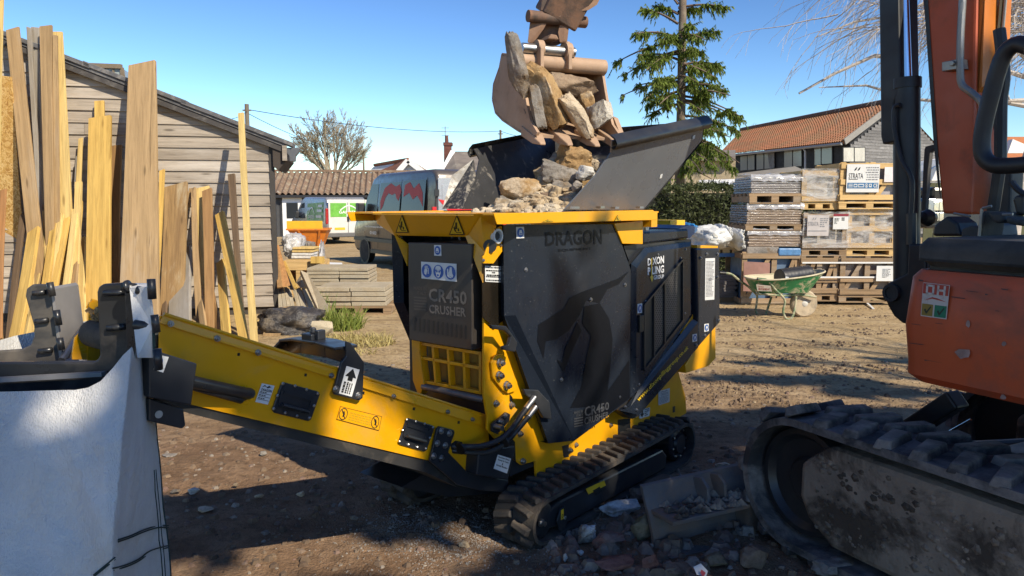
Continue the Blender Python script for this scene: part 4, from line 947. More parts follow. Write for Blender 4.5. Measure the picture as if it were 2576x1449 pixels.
# pipe along the boom with clamp
def smooth_path(P, n=6):
    Q = []
    for i in range(len(P) - 1):
        p0 = P[max(i - 1, 0)]; p1 = P[i]; p2 = P[i + 1]; p3 = P[min(i + 2, len(P) - 1)]
        for k in range(n):
            t = k / n; Q.append(.5 * ((2 * p1) + (p2 - p0) * t + (2 * p0 - 5 * p1 + 4 * p2 - p3) * t * t + (3 * p1 - p0 - 3 * p2 + p3) * t ** 3))
    return Q + [P[-1]]
xpart(MB().tube(smooth_path(ep('b3', [(532, -80), (535, 0), (525, 180), (522, 380), (532, 460), (580, 500), (630, 545), (645, 580), (640, 650)], 'l', LB + .05)), .0165, 9), 'boom_pipe', pipe_m, par=boom, smooth=True)
mb = MB(); q = ep('b3', [(422, 337), (520, 318), (526, 372), (422, 388)], 'l', LB + .06); mb.prism(q, EV(0, -.06, 0)); mb.lathe(el('b3', 483, 345, 'l', LB + .06), EV(0, 1, 0), [(0, .014), (.012, .014)], 6); xpart(mb, 'pipe_clamp', pipe_m, par=boom, bevel=.003)
for x0, x1, r in ((672, 655, .009), (705, 690, .009), (738, 715, .011), (760, 735, .007)):
    xpart(MB().tube(smooth_path(ep('b3', [(x0 + 15, -80), (x0, 100), (x1 - 5, 420), (x1 + 10, 560), (x1 + 25, 700)], 'l', LB - .12)), r, 7), 'boom_pipe', pipe_m if r < .0105 else M('brass_pipe', (.35, .25, .12), .4, .7), par=boom, smooth=True)
# boom ram: black barrel, chrome rod, guard
c0 = el('b3', 232, 1300, 'l', LB + .02); c1 = el('b3', 232, 460, 'l', LB + .02); up = (c1 - c0).normalized()
ram = xpart(MB().cyl(c0 - up * .3, c1, .062, seg=20), 'boom_ram', xblack, smooth=True)
xpart(MB().tube([c1 - up * .02, c1 + up * .03], .068, 20), 'ram_gland', xblack, par=ram, smooth=True)
c2 = el('b3', 212, -80, 'l', LB + .02)
xpart(MB().cyl(c1, c2, .026, seg=16), 'ram_rod', chrome, par=ram, smooth=True)
xpart(MB().tube(smooth_path(ep('b3', [(195, 570), (165, 590), (165, 700), (200, 860), (250, 950), (262, 1020), (255, 1180), (258, 1330)], 'l', LB + .10)), .012, 8), 'ram_hose', hose_rubber, par=ram, smooth=True)
xpart(MB().tube(ep('b3', [(258, 1160), (258, 1330)], 'l', LB + .10), .024, 8), 'hose_fitting', xblack, par=ram)
q = ep('b3', [(80, -80), (185, -80), (195, 470), (160, 560), (168, 770), (100, 785), (90, 740)], 'l', LB + .08); xpart(MB().prism(q, EV(0, -.15, 0)), 'ram_guard', xblack, bevel=.008)
# cab handrail and posts, clutter on the deck
xpart(MB().tube(smooth_path(ep('b3', [(900, 255), (830, 240), (765, 290), (725, 390), (690, 520), (655, 660), (640, 770), (650, 850), (700, 895), (790, 900), (900, 892)], 'l', -.62)), .034, 12), 'guard_hose', hose_rubber, smooth=True)
xpart(MB().tube(smooth_path(ep('b3', [(735, 160), (760, 400), (745, 560), (742, 780), (738, 900), (700, 1160)], 'l', -.80)), .026, 8), 'guard_hose', hose_rubber, smooth=True)
xpart(MB().prism(ep('bh', [(1380, 130), (1600, 120), (1640, 300), (1620, 880), (1520, 900), (1370, 790), (1440, 330)], 'l', -.95), EV(0, -.1, 0)), 'valve_housing', xblack, bevel=.01)
xpart(MB().prism(ep('bh', [(1100, -60), (1220, 0), (1340, 330), (1380, 780), (1080, 850), (1090, 400)], 'l', -1.0), EV(0, -.05, 0)), 'hose_bundle', xblack, bevel=.01)
xpart(MB().prism(ep('bh', [(415, 830), (440, 200), (455, 0), (470, -40), (610, -75), (605, -20), (535, 40), (505, 300), (470, 830)], 'l', -1.25), EV(0, -.03, 0)), 'mirror_bracket', collar_m, bevel=.004)
mb = MB(); p = el('bh', 500, 930, 'l', -1.0); mb.lathe(p, EV(0, 1, 0), [(-.05, .0), (-.04, .03), (0, .045), (.04, .03), (.05, .0)], 14); xpart(mb, 'work_knob', xblack, smooth=True)
for q_, l_ in (([(560, 1180), (580, 1030), (760, 900), (900, 1000), (960, 1180)], -.6), ([(950, 1200), (960, 1080), (1080, 1040), (1220, 1060), (1240, 850), (1290, 830), (1230, 1200)], -.55), ([(1290, 850), (1500, 860), (1560, 960), (1480, 1010), (1380, 990)], -.5), ([(1560, 900), (1700, 960), (1811, 940), (1811, 1050), (1560, 1010)], -.45), ([(1260, 1000), (1440, 1000), (1470, 1200), (1230, 1190)], -.7), ([(1640, 660), (1720, 610), (1811, 620), (1811, 900), (1690, 880)], -.6)):
    xpart(MB().prism(ep('bh', q_, 'l', l_), EV(0, -.15, 0)), 'hydraulic_block', xblack if l_ < -.55 else collar_m, bevel=.012)
for a, b_ in (((1240, 800), (1200, 1180)), ((1250, 800), (1370, 770)), ((1520, 885), (1660, 880)), ((860, 870), (1080, 910))):
    xpart(MB().tube(ep('bh', [a, b_], 'l', -.5), .006, 6), 'control_rod', pipe_m)
xpart(MB().tube(smooth_path(ep('bh', [(1640, 440), (1720, 540), (1830, 620)], 'l', -.55)), .012, 6), 'hose', hose_rubber)
# upper boom, dipper, linkage and bucket (world coordinates)
W = dict(world=True)
bA = XM @ el('b3', 455, -130, 'l', LB - .12); bA2 = bA + V((-.15, .10, .9)); bB = V((1.35, 4.25, 4.75))
mb = MB(); mb.bar(bA + V((0, 0, .12)), bA2, .34, .24, _e); mb.bar(bA2 - V((-.05, .0, .05)), bB, .30, .24, (0, 0, 1)); xpart(mb, 'boom_upper', orange, par=boom, **W)
rust = M('rust_brown_steel', (.235, .135, .085), .7, .15, var=.2, dirt=(.34, .22, .14), ds=5, dth=(.45, .7), damt=.7, bump=.15, bs=40)
bucket_m = M('dusty_bucket_steel', (.40, .27, .18), .72, .05, var=.12, dirt=(.16, .10, .07), ds=4, dth=(.55, .75), damt=.6, bump=.12, bs=40)
dark_rust = M('dark_dipper_steel', (.085, .058, .045), .65, .1, var=.3, dirt=(.24, .13, .08), ds=6, dth=(.46, .62), damt=.8, bump=.2, bs=40)
bm_ = V((.408, -.913, 0)).normalized(); brr = V((.913, .408, 0)).normalized(); BW = .575
PL0 = on_y(*cv('bk', 430, 1100), 4.52)
def wp(k, pts, off=0.0):      # on the left bucket plate plane, moved sideways by off
    return [on_pl(*cv(k, x, y), PL0, brr) + brr * off for x, y in pts]
plate = [(165, 545), (345, 570), (362, 690), (385, 860), (405, 990), (425, 1100), (450, 1210), (520, 1330), (510, 1362), (440, 1368), (330, 1312), (240, 1252), (170, 1205), (100, 1130), (70, 1000), (80, 850), (140, 680)]
bl_ = wp('bk', plate)
bk0 = MB(); bk0.prism(bl_, brr * .018); bk0.prism([p + brr * (BW - .018) for p in bl_], brr * .018)
back = [bl_[i] for i in (1, 0, 16, 15, 14, 13, 12, 11, 10, 9)]
for i in range(9):
    a, b_ = back[i], back[i + 1]; nn = (b_ - a).cross(brr).normalized() * .008
    bk0.prism([a - nn, b_ - nn, b_ + brr * BW - nn, a + brr * BW - nn], nn * 2)
bucket = bk0.build('bucket', bucket_m, exc, world=True)
a, = wp('bk', [(355, 610)]); xpart(MB().cyl(a, a + brr * BW, .048, seg=18), 'lip_tube', bucket_m, par=bucket, smooth=True, **W)
# side cutter on the right plate
q = wp('bk', [(400, 1120), (440, 1140), (500, 1330), (470, 1350), (420, 1230)], BW + .004); xpart(MB().prism(q, brr * .03), 'side_cutter', bucket_m, par=bucket, **W)
lipdir = (bl_[8] - bl_[10]).normalized()
for i, t in enumerate((.05, .36, .68, .97)):
    c = bl_[9] + brr * (BW * t) ; d = (lipdir * .9 + V((.1, -.25, -.30))).normalized()
    mb = MB(); z_ = V((0, 0, 1)); s0, s1 = .042, .018
    q0 = [c - d * .10 + brr * a * s0 + z_ * b_ for a, b_ in ((-1, -.03), (1, -.03), (1, .03), (-1, .03))]; q1 = [c + d * .06 + brr * a * s0 * .9 + z_ * b_ for a, b_ in ((-1, -.025), (1, -.025), (1, .025), (-1, .025))]; q2 = [c + d * .14 + brr * a * s1 + z_ * b_ for a, b_ in ((-1, -.008), (1, -.008), (1, .006), (-1, .006))]
    mb.add(q0 + q1 + q2, [(3, 2, 1, 0)] + [(j * 4 + k, j * 4 + (k + 1) % 4, j * 4 + 4 + (k + 1) % 4, j * 4 + 4 + k) for j in (0, 1) for k in range(4)] + [(8, 9, 10, 11)])
    mb.build('tooth', bucket_m, bucket, world=True, bevel=.006)
# bucket ears and pins
def bkp(x, y, dep): return on_y(*cv('bk', x, y), dep)
for (x, dep) in ((575, 4.57), (858, 4.66)):
    q = [bkp(x + dx_, y, dep) for dx_, y in ((-28, 660), (-32, 520), (-18, 420), (8, 400), (26, 430), (30, 560), (22, 700))]
    qq = [p - bm_ * .10 for p in q]
    outl = [bkp(x, 700, dep), bkp(x, 480, dep), bkp(x, 405, dep) - bm_ * .03, bkp(x, 405, dep) - bm_ * .10, bkp(x, 520, dep) - bm_ * .20, bkp(x, 640, dep) - bm_ * .24]
    xpart(MB().prism([p - brr * .012 for p in outl], brr * .024), 'ear', bucket_m, par=bucket, bevel=.005, **W)
pc = (bkp(575, 490, 4.57) + bkp(858, 490, 4.66)) / 2 - bm_ * .06
xpart(MB().cyl(pc - brr * .20, pc + brr * .15, .030, seg=14), 'pin', steel, par=bucket, smooth=True, **W)
for s_ in (-.09, .10): xpart(MB().tube([pc + brr * (s_ - .02), pc + brr * (s_ + .02)], .055, 16), 'pin_boss', bucket_m, par=bucket, smooth=True, **W)
# quick hitch and dipper
dq0 = [(440, 100), (560, 95), (940, 90), (925, 110), (840, 290), (800, 300), (790, 430), (660, 430), (640, 400), (545, 330), (435, 435), (420, 420), (450, 200)]
hitch = [bkp(x, y, 4.64) for x, y in [(455, 130), (600, 100), (590, 210), (540, 300), (438, 438), (420, 425), (440, 250)]]
xpart(MB().prism(hitch, brr * .03), 'hitch_plate', rust, bevel=.006, **W)
hitch2 = [bkp(x, y, 4.70) for x, y in [(790, 240), (935, 85), (930, 130), (880, 260), (845, 290), (830, 420), (790, 440), (770, 330)]]
xpart(MB().prism(hitch2, -brr * .03), 'hitch_plate', rust, bevel=.006, **W)
xpart(MB().prism([bkp(x, y, 4.72) for x, y in [(560, 200), (860, 190), (840, 300), (800, 430), (620, 430), (500, 380)]], -bm_ * .12 + V((0, 0, 0))), 'hitch_body', dark_rust, bevel=.01, **W)
xpart(MB().prism([bkp(x, y, 4.62) for x, y in [(630, 390), (660, 340), (720, 350), (745, 400)]], -bm_ * .1), 'hitch_latch', rust, bevel=.006, **W)
c = bkp(475, 165, 4.62); xpart(MB().cyl(c - brr * .03, c + brr * .36, .035, seg=14), 'pin', dark_rust, smooth=True, **W)
d0 = bkp(700, 200, 4.75); d1 = bB + V((.05, -.02, -.05))
dm = d0.lerp(d1, .35)
dip = MB(); dip.bar(d0, dm, .24, .20, bm_); dip.bar(dm - (d1 - d0) * .02, d1 + (d1 - d0) * .15, .26, .30, bm_); xpart(dip, 'dipper', dark_rust, bevel=.012, **W)
xpart(MB().prism([bkp(x, y, 4.66) for x, y in [(560, 110), (570, -30), (1020, -30), (985, 45), (900, 100), (720, 130)]], -bm_ * -.0 + brr * .08 + bm_ * .03), 'dipper_end', rust, bevel=.01, **W)
xpart(MB().prism([bkp(x, y, 4.64) for x, y in [(545, 120), (560, -20), (720, -30), (660, 110)]], brr * .1), 'linkage', dark_rust, bevel=.01, **W)
xpart(MB().prism([bkp(x, y, 4.655) for x, y in [(705, 150), (725, 145), (755, 155), (745, 172), (720, 165)]], bm_ * .01), 'worn_patch', bucket_m, **W)

# ================================================================== ROCKS
def STONE(name, c0, c1, c2=None, sc=6, bump=.7):
    m, nt, b = newmat(name); co = coords(nt)
    c = ramp(nt, nz(nt, co, sc, 8, .7), [(.32, c0), (.62, c1)])
    if c2: c = mixc(nt, ramp(nt, nz(nt, co, sc * .6, 5, .65), [(.48, 0.0), (.58, .9)]), c, c2)
    c = mixc(nt, ramp(nt, nz(nt, co, 60, 3), [(.3, .35), (.5, 0.0)]), c, mul(c0, .45))
    nt.links.new(c, b.inputs['Base Color']); b.inputs['Roughness'].default_value = .92; b.inputs['Specular IOR Level'].default_value = .2
    bumpn(nt, b, nz(nt, co, 30, 8, .7), bump, .015); return m
st_tan = STONE('tan_concrete', (.27, .19, .11), (.48, .38, .25), (.58, .50, .38))
st_orange = STONE('iron_stained_concrete', (.24, .135, .055), (.44, .30, .15), (.55, .46, .34))
st_grey = STONE('grey_concrete', (.15, .14, .125), (.33, .30, .27), (.20, .15, .10))
st_pale = STONE('pale_concrete', (.36, .33, .28), (.58, .54, .46), (.30, .22, .13))
st_white = STONE('white_flint', (.42, .41, .38), (.66, .65, .62), (.22, .17, .12))
st_brown = STONE('brown_rubble', (.13, .09, .062), (.27, .195, .14), (.19, .15, .115))
st_brick = STONE('broken_brick', (.17, .075, .055), (.27, .14, .11), (.20, .15, .13))
st_moss = STONE('mossy_stone', (.12, .10, .06), (.26, .21, .14), (.11, .13, .05))
st_brown2 = STONE('brown_concrete', (.17, .12, .085), (.34, .25, .17), (.28, .22, .16))
def rock_mesh(size, seed, boxy=.5, rough=.18, sub=3, facets=5):
    rnd = random.Random(seed); bm = bmesh.new(); bmesh.ops.create_icosphere(bm, subdivisions=sub, radius=1.0)
    off = V((rnd.random() * 50, rnd.random() * 50, rnd.random() * 50))
    cuts = []
    for i in range(facets):
        n = V((rnd.gauss(0, 1), rnd.gauss(0, 1), rnd.gauss(0, 1))).normalized(); cuts.append((n, .52 + .36 * rnd.random()))
    for v in bm.verts:
        p = v.co.copy(); mx = max(abs(p.x), abs(p.y), abs(p.z)); bx_ = p / mx * .86
        p = p.lerp(bx_, boxy)
        for n, d in cuts:
            k = p.dot(n)
            if k > d: p -= n * (k - d) * .97
        q = p * 1.6 + off
        p += p.normalized() * (noise.noise(q) * rough + noise.noise(q * 2.7) * rough * .5 + noise.noise(q * 6) * rough * .42 + noise.noise(q * 14) * rough * .32)
        v.co = V((p.x * size[0] / 2, p.y * size[1] / 2, p.z * size[2] / 2))
    vs = [v.co.copy() for v in bm.verts]; fs = [tuple(v.index for v in f.verts) for f in bm.faces]; bm.free(); return vs, fs
def rock(name, label, cat, c, size, mat, seed, axis=None, boxy=.5, rough=.18, group=None, roll=0, sub=4, facets=14, rot=None):
    boxy = max(boxy, .62); rough *= .75
    vs, fs = rock_mesh(size, seed, boxy, rough, sub, facets)
    if rot is not None: R = rot
    elif axis is not None: x, y, z = basis(axis, V((0.2, -1, .1))); R = Matrix((x, y, z)).transposed() @ Matrix.Rotation(roll, 3, 'Z')
    else: R = Matrix.Rotation(roll, 3, 'Z')
    mb = MB(); mb.add([R @ v + V(c) for v in vs], fs); return tag(mb.build(name, mat, None, smooth=True, base=True), label, cat, group)
gB = 'broken concrete in the excavator bucket'
def brock(x0, y0, x1, y1, w_, th, mat, label, seed, push=0.0, boxy=.88, rough=.16):
    dep = lambda x: 4.46 + (x - 280) / 990 * .24 + push
    a = bkp(x0, y0, dep(x0)); b_ = bkp(x1, y1, dep(x1)); wd = w_ * .25 / F * 4.7 * 1.18
    rock('concrete_lump', label, 'concrete lump', (a + b_) / 2, (wd, th, (b_ - a).length * 1.14), mat, seed, axis=b_ - a, boxy=boxy, rough=rough, group=gB, facets=6)
brock(222, 352, 425, 1100, 150, .15, st_grey, 'long dark grey slab leaning at the left side of the bucket, rising above its rim', 11, push=-.06)
brock(462, 830, 570, 1290, 105, .10, st_grey, 'thin tan sliver standing beside the leaning grey slab in the bucket', 12, push=-.05)
brock(470, 640, 770, 1245, 270, .22, st_orange, 'largest rust stained block lying diagonally in the middle of the bucket', 13, push=.05)
brock(620, 800, 1110, 920, 190, .18, st_brown2, 'flat brown slab lying across the back of the bucket towards its right side', 14, push=.12)
brock(800, 950, 1060, 1370, 125, .12, st_orange, 'narrow ochre piece sloping down onto a bucket tooth', 15, push=-.08)
brock(1150, 1000, 1160, 1300, 215, .18, st_pale, 'pale cream block at the right corner of the bucket', 16, push=-.02, boxy=.9)
brock(1010, 930, 1060, 1170, 150, .15, st_orange, 'ochre lump tucked under the flat slab in the bucket', 17, push=.10)
brock(900, 1060, 1010, 1240, 150, .2, st_brown, 'brown lump deep in the bucket behind the ochre pieces', 18, push=.18)
brock(420, 1050, 470, 1290, 130, .2, st_brown, 'dark lump in the lower left corner of the bucket', 19, push=.12)
brock(640, 1180, 760, 1290, 160, .2, st_brown, 'dark lump low in the bucket under the largest block', 20, push=.14)
gH = 'broken concrete in the hopper'
def hrock(x0, y0, x1, y1, mat, label, seed, dep=4.5, boxy=.45, rough=.2, roll=0.3, thick=.8):
    k = .37965 / F * dep; w_ = abs(x1 - x0) * k; h = abs(y1 - y0) * k
    c = on_y(*cv('r7', (x0 + x1) / 2, (y0 + y1) / 2), dep); R = Matrix.Rotation(roll * .5, 3, 'Y')
    rock('concrete_lump', label, 'concrete lump', c, (w_ * 1.25, max(w_, h) * thick, h * 1.3), mat, seed, rot=R, boxy=max(.75, boxy), rough=rough, group=gH, facets=9)
hrock(575, 985, 800, 1125, st_orange, 'big tan lump on top of the heap in the hopper', 31, 4.55, rough=.26)
hrock(490, 1075, 710, 1215, st_grey, 'grey brown lump just under the top lump in the hopper', 32, 4.5)
hrock(225, 1178, 465, 1325, st_orange, 'ochre slab at the left end of the hopper heap', 33, 4.45, roll=-.5, boxy=.7)
hrock(698, 1108, 835, 1190, st_white, 'white and blue grey chunk at the upper right of the hopper heap', 34, 4.42, boxy=.8)
hrock(295, 1308, 465, 1375, st_grey, 'long flat grey slab near the rim of the hopper', 35, 4.38, roll=-.15, boxy=.7)
hrock(175, 1315, 305, 1405, st_pale, 'pale pointed slab at the left front of the hopper', 36, 4.36, boxy=.4)
hrock(360, 1245, 435, 1318, st_grey, 'small grey block between the ochre slab and the dark middle of the heap', 37, 4.43, boxy=.8)
hrock(425, 1180, 565, 1295, st_tan, 'tan lump in the middle of the hopper heap', 38, 4.5)
hrock(545, 1195, 690, 1300, st_grey, 'dark grey lump right of the middle of the hopper heap', 39, 4.47)
hrock(455, 1285, 565, 1395, st_brown, 'brown lump low in the middle of the hopper heap', 40, 4.4)
hrock(540, 1245, 600, 1380, st_tan, 'upright tan shard with an ochre spot low in the hopper heap', 41, 4.36, boxy=.7, thick=.6)
hrock(590, 1290, 670, 1385, st_grey, 'small grey lump beside the upright shard', 42, 4.4)
hrock(515, 1352, 625, 1398, st_pale, 'pale flat chip at the very front of the hopper heap', 43, 4.33, boxy=.7)
hrock(685, 1195, 745, 1275, st_grey, 'small grey lump against the near hopper wall', 44, 4.4)
hrock(790, 1040, 880, 1140, st_orange, 'sunlit ochre lump at the back of the hopper', 45, 4.75)
hrock(470, 1190, 545, 1235, st_brown, 'small brown lump behind the tan lump in the hopper', 46, 4.6)
rnd = random.Random(70)
for i, (x, y, s_) in enumerate(((560, 1150, 130), (610, 1240, 120), (420, 1240, 110), (330, 1260, 100), (720, 1230, 110), (740, 1150, 120), (520, 1330, 100), (640, 1340, 90), (390, 1340, 90), (250, 1330, 90), (800, 1180, 110), (680, 1160, 130), (480, 1140, 90), (590, 1060, 120))):
    hrock(x - s_ / 2, y - s_ * .36, x + s_ / 2, y + s_ * .36, (st_tan, st_grey, st_orange, st_brown)[i % 4], ('tan', 'grey', 'ochre', 'brown')[i % 4] + ' lump deep in the hopper heap, ' + ('behind the top lump', 'below the middle', 'left of the middle', 'behind the ochre slab', 'at the near wall', 'right of the top', 'low in the middle', 'low on the right', 'low on the left', 'at the left end', 'far right', 'under the white chunk', 'under the top left', 'supporting the top lump')[i], 200 + i, 4.62, roll=rnd.uniform(-1, 1))
mb = MB(); rnd = random.Random(77)     # finer rubble below the lumps
for i in range(520):
    a = .45 + rnd.random() * .85; b_ = (rnd.random() - .5) * .62; zt_ = 1.60 + .17 * max(0, 1 - abs(a - .9) / .5) * max(0, 1 - abs(b_) / .4)
    vs, fs = rock_mesh(tuple((.035 + .06 * rnd.random()) * k for k in (1, .8 + .5 * rnd.random(), .6)), i + 500, .5, .2, 2, 5); c = L(a, b_, zt_ - .03 * rnd.random()); mb.add([v + c for v in vs], fs)
o = mb.build('rubble_heap', st_tan, None, base=False, kind='stuff'); o.matrix_world = MM
tag(o, 'crushed fine rubble under the concrete lumps in the hopper', 'rubble')
# ================================================================== LEFT: SHED, TIMBER, BULK BAG
GD = V((1, .2, 0)).normalized(); GN = V((.2, -1, 0)).normalized(); GC = on_y(690, 600, 11.4); GC.z = 0
def onwall(px, py, off=0.0): return on_pl(px, py, GC + GN * off, GN)
SM = Matrix((( GD.x, -GN.x, 0, GC.x), (GD.y, -GN.y, 0, GC.y), (0, 0, 1, 0), (0, 0, 0, 1)))
SI = SM.inverted()
shed = thing('timber_shed', 'weathered grey weatherboarded shed with a dark mono-slope verge behind the leaning timber', 'shed', M=SM)
wb = WOOD('weathered_board', (.42, .36, .29), (.17, .14, .11), axis=0, var=.25, grey=(.48, .44, .39), gth=(.5, .75), ovar=.14, bump=.7)
def sl(px, py, off=0.0): return SI @ onwall(px, py, off)
v0 = sl(0, 98); v1 = sl(714, 372)
slope = (v1.z - v0.z) / (v1.x - v0.x)
def roofz(x): return v0.z + (x - v0.x) * slope
PB = .168; rnd = random.Random(2)
for i in range(40):
    z0 = .12 + i * PB; z1 = z0 + PB + .02
    xl = -6.6; xr = 0.0
    if z1 > roofz(0) - .05: xr = min(0.0, (z1 - .02 - v0.z) / slope + v0.x)
    if xr < xl + .1: break
    segs = [(xl, xr)]
    if rnd.random() < .45 and xr - xl > 2: c = xl + (xr - xl) * (.3 + .4 * rnd.random()); segs = [(xl, c - .002), (c + .002, xr)]
    for a, b in segs:
        mb = MB(); t0, t1 = .030 + rnd.random() * .008, .010; dz = rnd.uniform(-.004, .004)
        # clipped upper right corner follows the verge
        xr2 = b
        if b == xr and z1 > roofz(b) - .02: xr2 = min(b, (z1 - v0.z) / slope + v0.x + .03); 
        mb.add([(a, -t0, z0 + dz), (b + (.28 if b == xr and xr < -.01 else 0), -t0, z0 + dz), (b, -t1, z1 + dz), (a, -t1, z1 + dz), (a, .0, z0 + dz), (b, .0, z0 + dz), (b, 0, z1 + dz), (a, 0, z1 + dz)],
               [(0, 1, 2, 3), (0, 4, 5, 1), (1, 5, 6, 2), (2, 6, 7, 3), (3, 7, 4, 0)])
        mb.build('weatherboard', wb, shed)
# body behind the boards, side wall leaning back out of view
mb = MB(); D_ = 7.0; sk_ = -1.1
mb.add([(-6.6, .01, 0), (0, .01, 0), (0, .01, roofz(0)), (-6.6, .01, roofz(-6.6)), (-6.6 + sk_, D_, 0), (sk_, D_, 0), (sk_, D_, roofz(0)), (-6.6 + sk_, D_, roofz(-6.6))], [(0, 1, 2, 3), (1, 5, 6, 2), (5, 4, 7, 6), (4, 0, 3, 7)])
mb.build('wall', M('dark_shed_wall', (.06, .05, .042), .9), shed)
roof_m = M('mossy_roof_sheet', (.10, .10, .105), .85, var=.25, dirt=(.22, .21, .2), ds=9, dth=(.5, .62), damt=.7, bump=.3, bs=60)
mb = MB(); th = .075; x0r, x1r = -6.9, .22
q = [(x0r, -.14, roofz(x0r) + .02), (x1r, -.14, roofz(x1r) + .02), (x1r + sk_, D_, roofz(x1r) + .02), (x0r + sk_, D_, roofz(x0r) + .02)]
mb.prism([V(p) for p in q], V((0, 0, th))); mb.build('roof', roof_m, shed)
mb = MB(); mb.prism([V((x0r, -.125, roofz(x0r) - .07)), V((.2, -.125, roofz(.2) - .07)), V((.2, -.125, roofz(.2) + .015)), V((x0r, -.125, roofz(x0r) + .015))], V((0, .03, 0))); mb.build('barge_board', M('dark_barge_board', (.055, .05, .048), .8, dirt=(.14, .13, .12), ds=8), shed)
# uneven sheet edges resting along the verge
sheet_x = [-6.9, -5.2, -3.7, -2.45, -1.2, .24]
for i in range(5):
    a, b = sheet_x[i], sheet_x[i + 1] + .08; o_ = .0 + .012 * (i % 2)
    mb = MB(); mb.prism([V((a, -.165, roofz(a) + .06 + o_)), V((b, -.165, roofz(b) + .06 + o_)), V((b, -.165, roofz(b) + .125 + o_)), V((a, -.165, roofz(a) + .125 + o_))], V((0, .5, .0))); mb.build('roof_sheet', roof_m, shed, bevel=.006)
mb = MB(); mb.bx(-.03, .035, -.045, .05, 0, roofz(0) - .03); mb.build('corner_post', M('dark_post', (.05, .045, .04), .8), shed)
e = sl(712, 392); mb = MB(); mb.prism([V((.03, -.1, roofz(.1) - .04)), V((.23, -.1, roofz(.23) - .03)), V((.23, -.1, e.z - .06)), V((.10, -.1, e.z - .22)), V((.03, -.1, e.z - .16))], V((0, 1.2, 0))); mb.build('eave_box', M('eave_brown', (.05, .038, .03), .8), shed)
c = sl(722, 385)
mb = MB(); mb.bx(.17, .235, -.155, -.105, c.z - .12, c.z + .10); mb.build('bracket', wb, shed)
mb = MB(); prof = [(0.0, .02), (-.02, .10), (.0, .13)]
mb.add([V((.22, -.12, c.z + .07)), V((.42, -.12, c.z + .075)), V((.40, -.12, c.z + .0)), V((.36, -.12, c.z - .05)), V((.35, -.12, c.z - .13)), V((.27, -.12, c.z - .13)), V((.26, -.12, c.z - .05)), V((.22, -.12, c.z + .01))], [])
P8 = mb.v[:]; mb = MB(); mb.prism(P8, V((0, .12, 0))); mb.build('rainwater_hopper', M('grey_plastic', (.10, .105, .115), .45), shed, bevel=.01)
# rooflight further back on the roof
q = [on_y(*cv('r1', x, y), 14.2) for x, y in ((590, 500), (920, 512), (940, 640), (600, 640))]
mb = MB(); mb.prism(q, V((-.3, 1.2, 0))); mb.build('rooflight', M('wired_glass', (.34, .38, .36), .25, var=.1), shed, world=True)
fm = M('rooflight_frame', (.22, .17, .11), .7)
for i in range(6):
    a = q[0].lerp(q[1], i / 5); b = q[3].lerp(q[2], i / 5); MB().bar(a + V((0, -.01, 0)), b + V((0, -.01, 0)), .07 if i in (0, 5) else .03, .03, (0, 1, 0)).build('glazing_bar', fm, shed, world=True)
MB().bar(q[0] + V((0, -.01, .02)), q[1] + V((0, -.01, .02)), .08, .08, (0, 1, 0)).build('rooflight_frame', fm, shed, world=True)

# ------------------------------------------------------------------ timber leaning on the shed
w_yel = WOOD('fresh_sawn_pine', (.64, .42, .12), (.42, .24, .055), var=.12, ovar=.10)
w_pale = WOOD('pale_pine', (.68, .50, .20), (.46, .30, .10), var=.1, ovar=.10)
w_tan = WOOD('tan_scaffold_board', (.42, .285, .145), (.24, .155, .075), var=.18, grey=(.40, .32, .23), gth=(.55, .8), ovar=.08)
w_brn = WOOD('brown_plank', (.36, .21, .085), (.18, .10, .05), var=.2, ovar=.12)
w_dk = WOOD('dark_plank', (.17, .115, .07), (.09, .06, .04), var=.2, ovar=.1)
w_gry = WOOD('weathered_grey_plank', (.33, .29, .23), (.17, .14, .11), var=.3, grey=(.38, .36, .33), gth=(.45, .7), ovar=.1)
w_rot = WOOD('flaking_old_plank', (.44, .29, .13), (.15, .09, .045), var=.35, grey=(.50, .42, .28), gth=(.5, .62), bump=.8, knots=True)
def osb():
    m, nt, b = newmat('strand_board'); co = coords(nt); vo = nt.nodes.new('ShaderNodeTexVoronoi'); vo.inputs['Scale'].default_value = 16; vo.feature = 'F1'
    w_ = nt.nodes.new('ShaderNodeVectorMath'); w_.operation = 'ADD'; nn = nt.nodes.new('ShaderNodeTexNoise'); nn.inputs['Scale'].default_value = 7; nt.links.new(co, nn.inputs['Vector'])
    nt.links.new(mapping(nt, co, (1, 1, .45), (0, .6, .2)), w_.inputs[0]); nt.links.new(nn.outputs['Color'], w_.inputs[1]); nt.links.new(w_.outputs[0], vo.inputs['Vector'])
    sp = nt.nodes.new('ShaderNodeSeparateColor'); nt.links.new(vo.outputs['Color'], sp.inputs[0])
    c = ramp(nt, sp.outputs[0], [(0, (.40, .20, .045)), (.5, (.60, .36, .10)), (1, (.74, .52, .22))])
    nt.links.new(c, b.inputs['Base Color']); b.inputs['Roughness'].default_value = .7; bumpn(nt, b, sp.outputs[1], .4, .004); return m
gP = 'timber leaning against the shed'
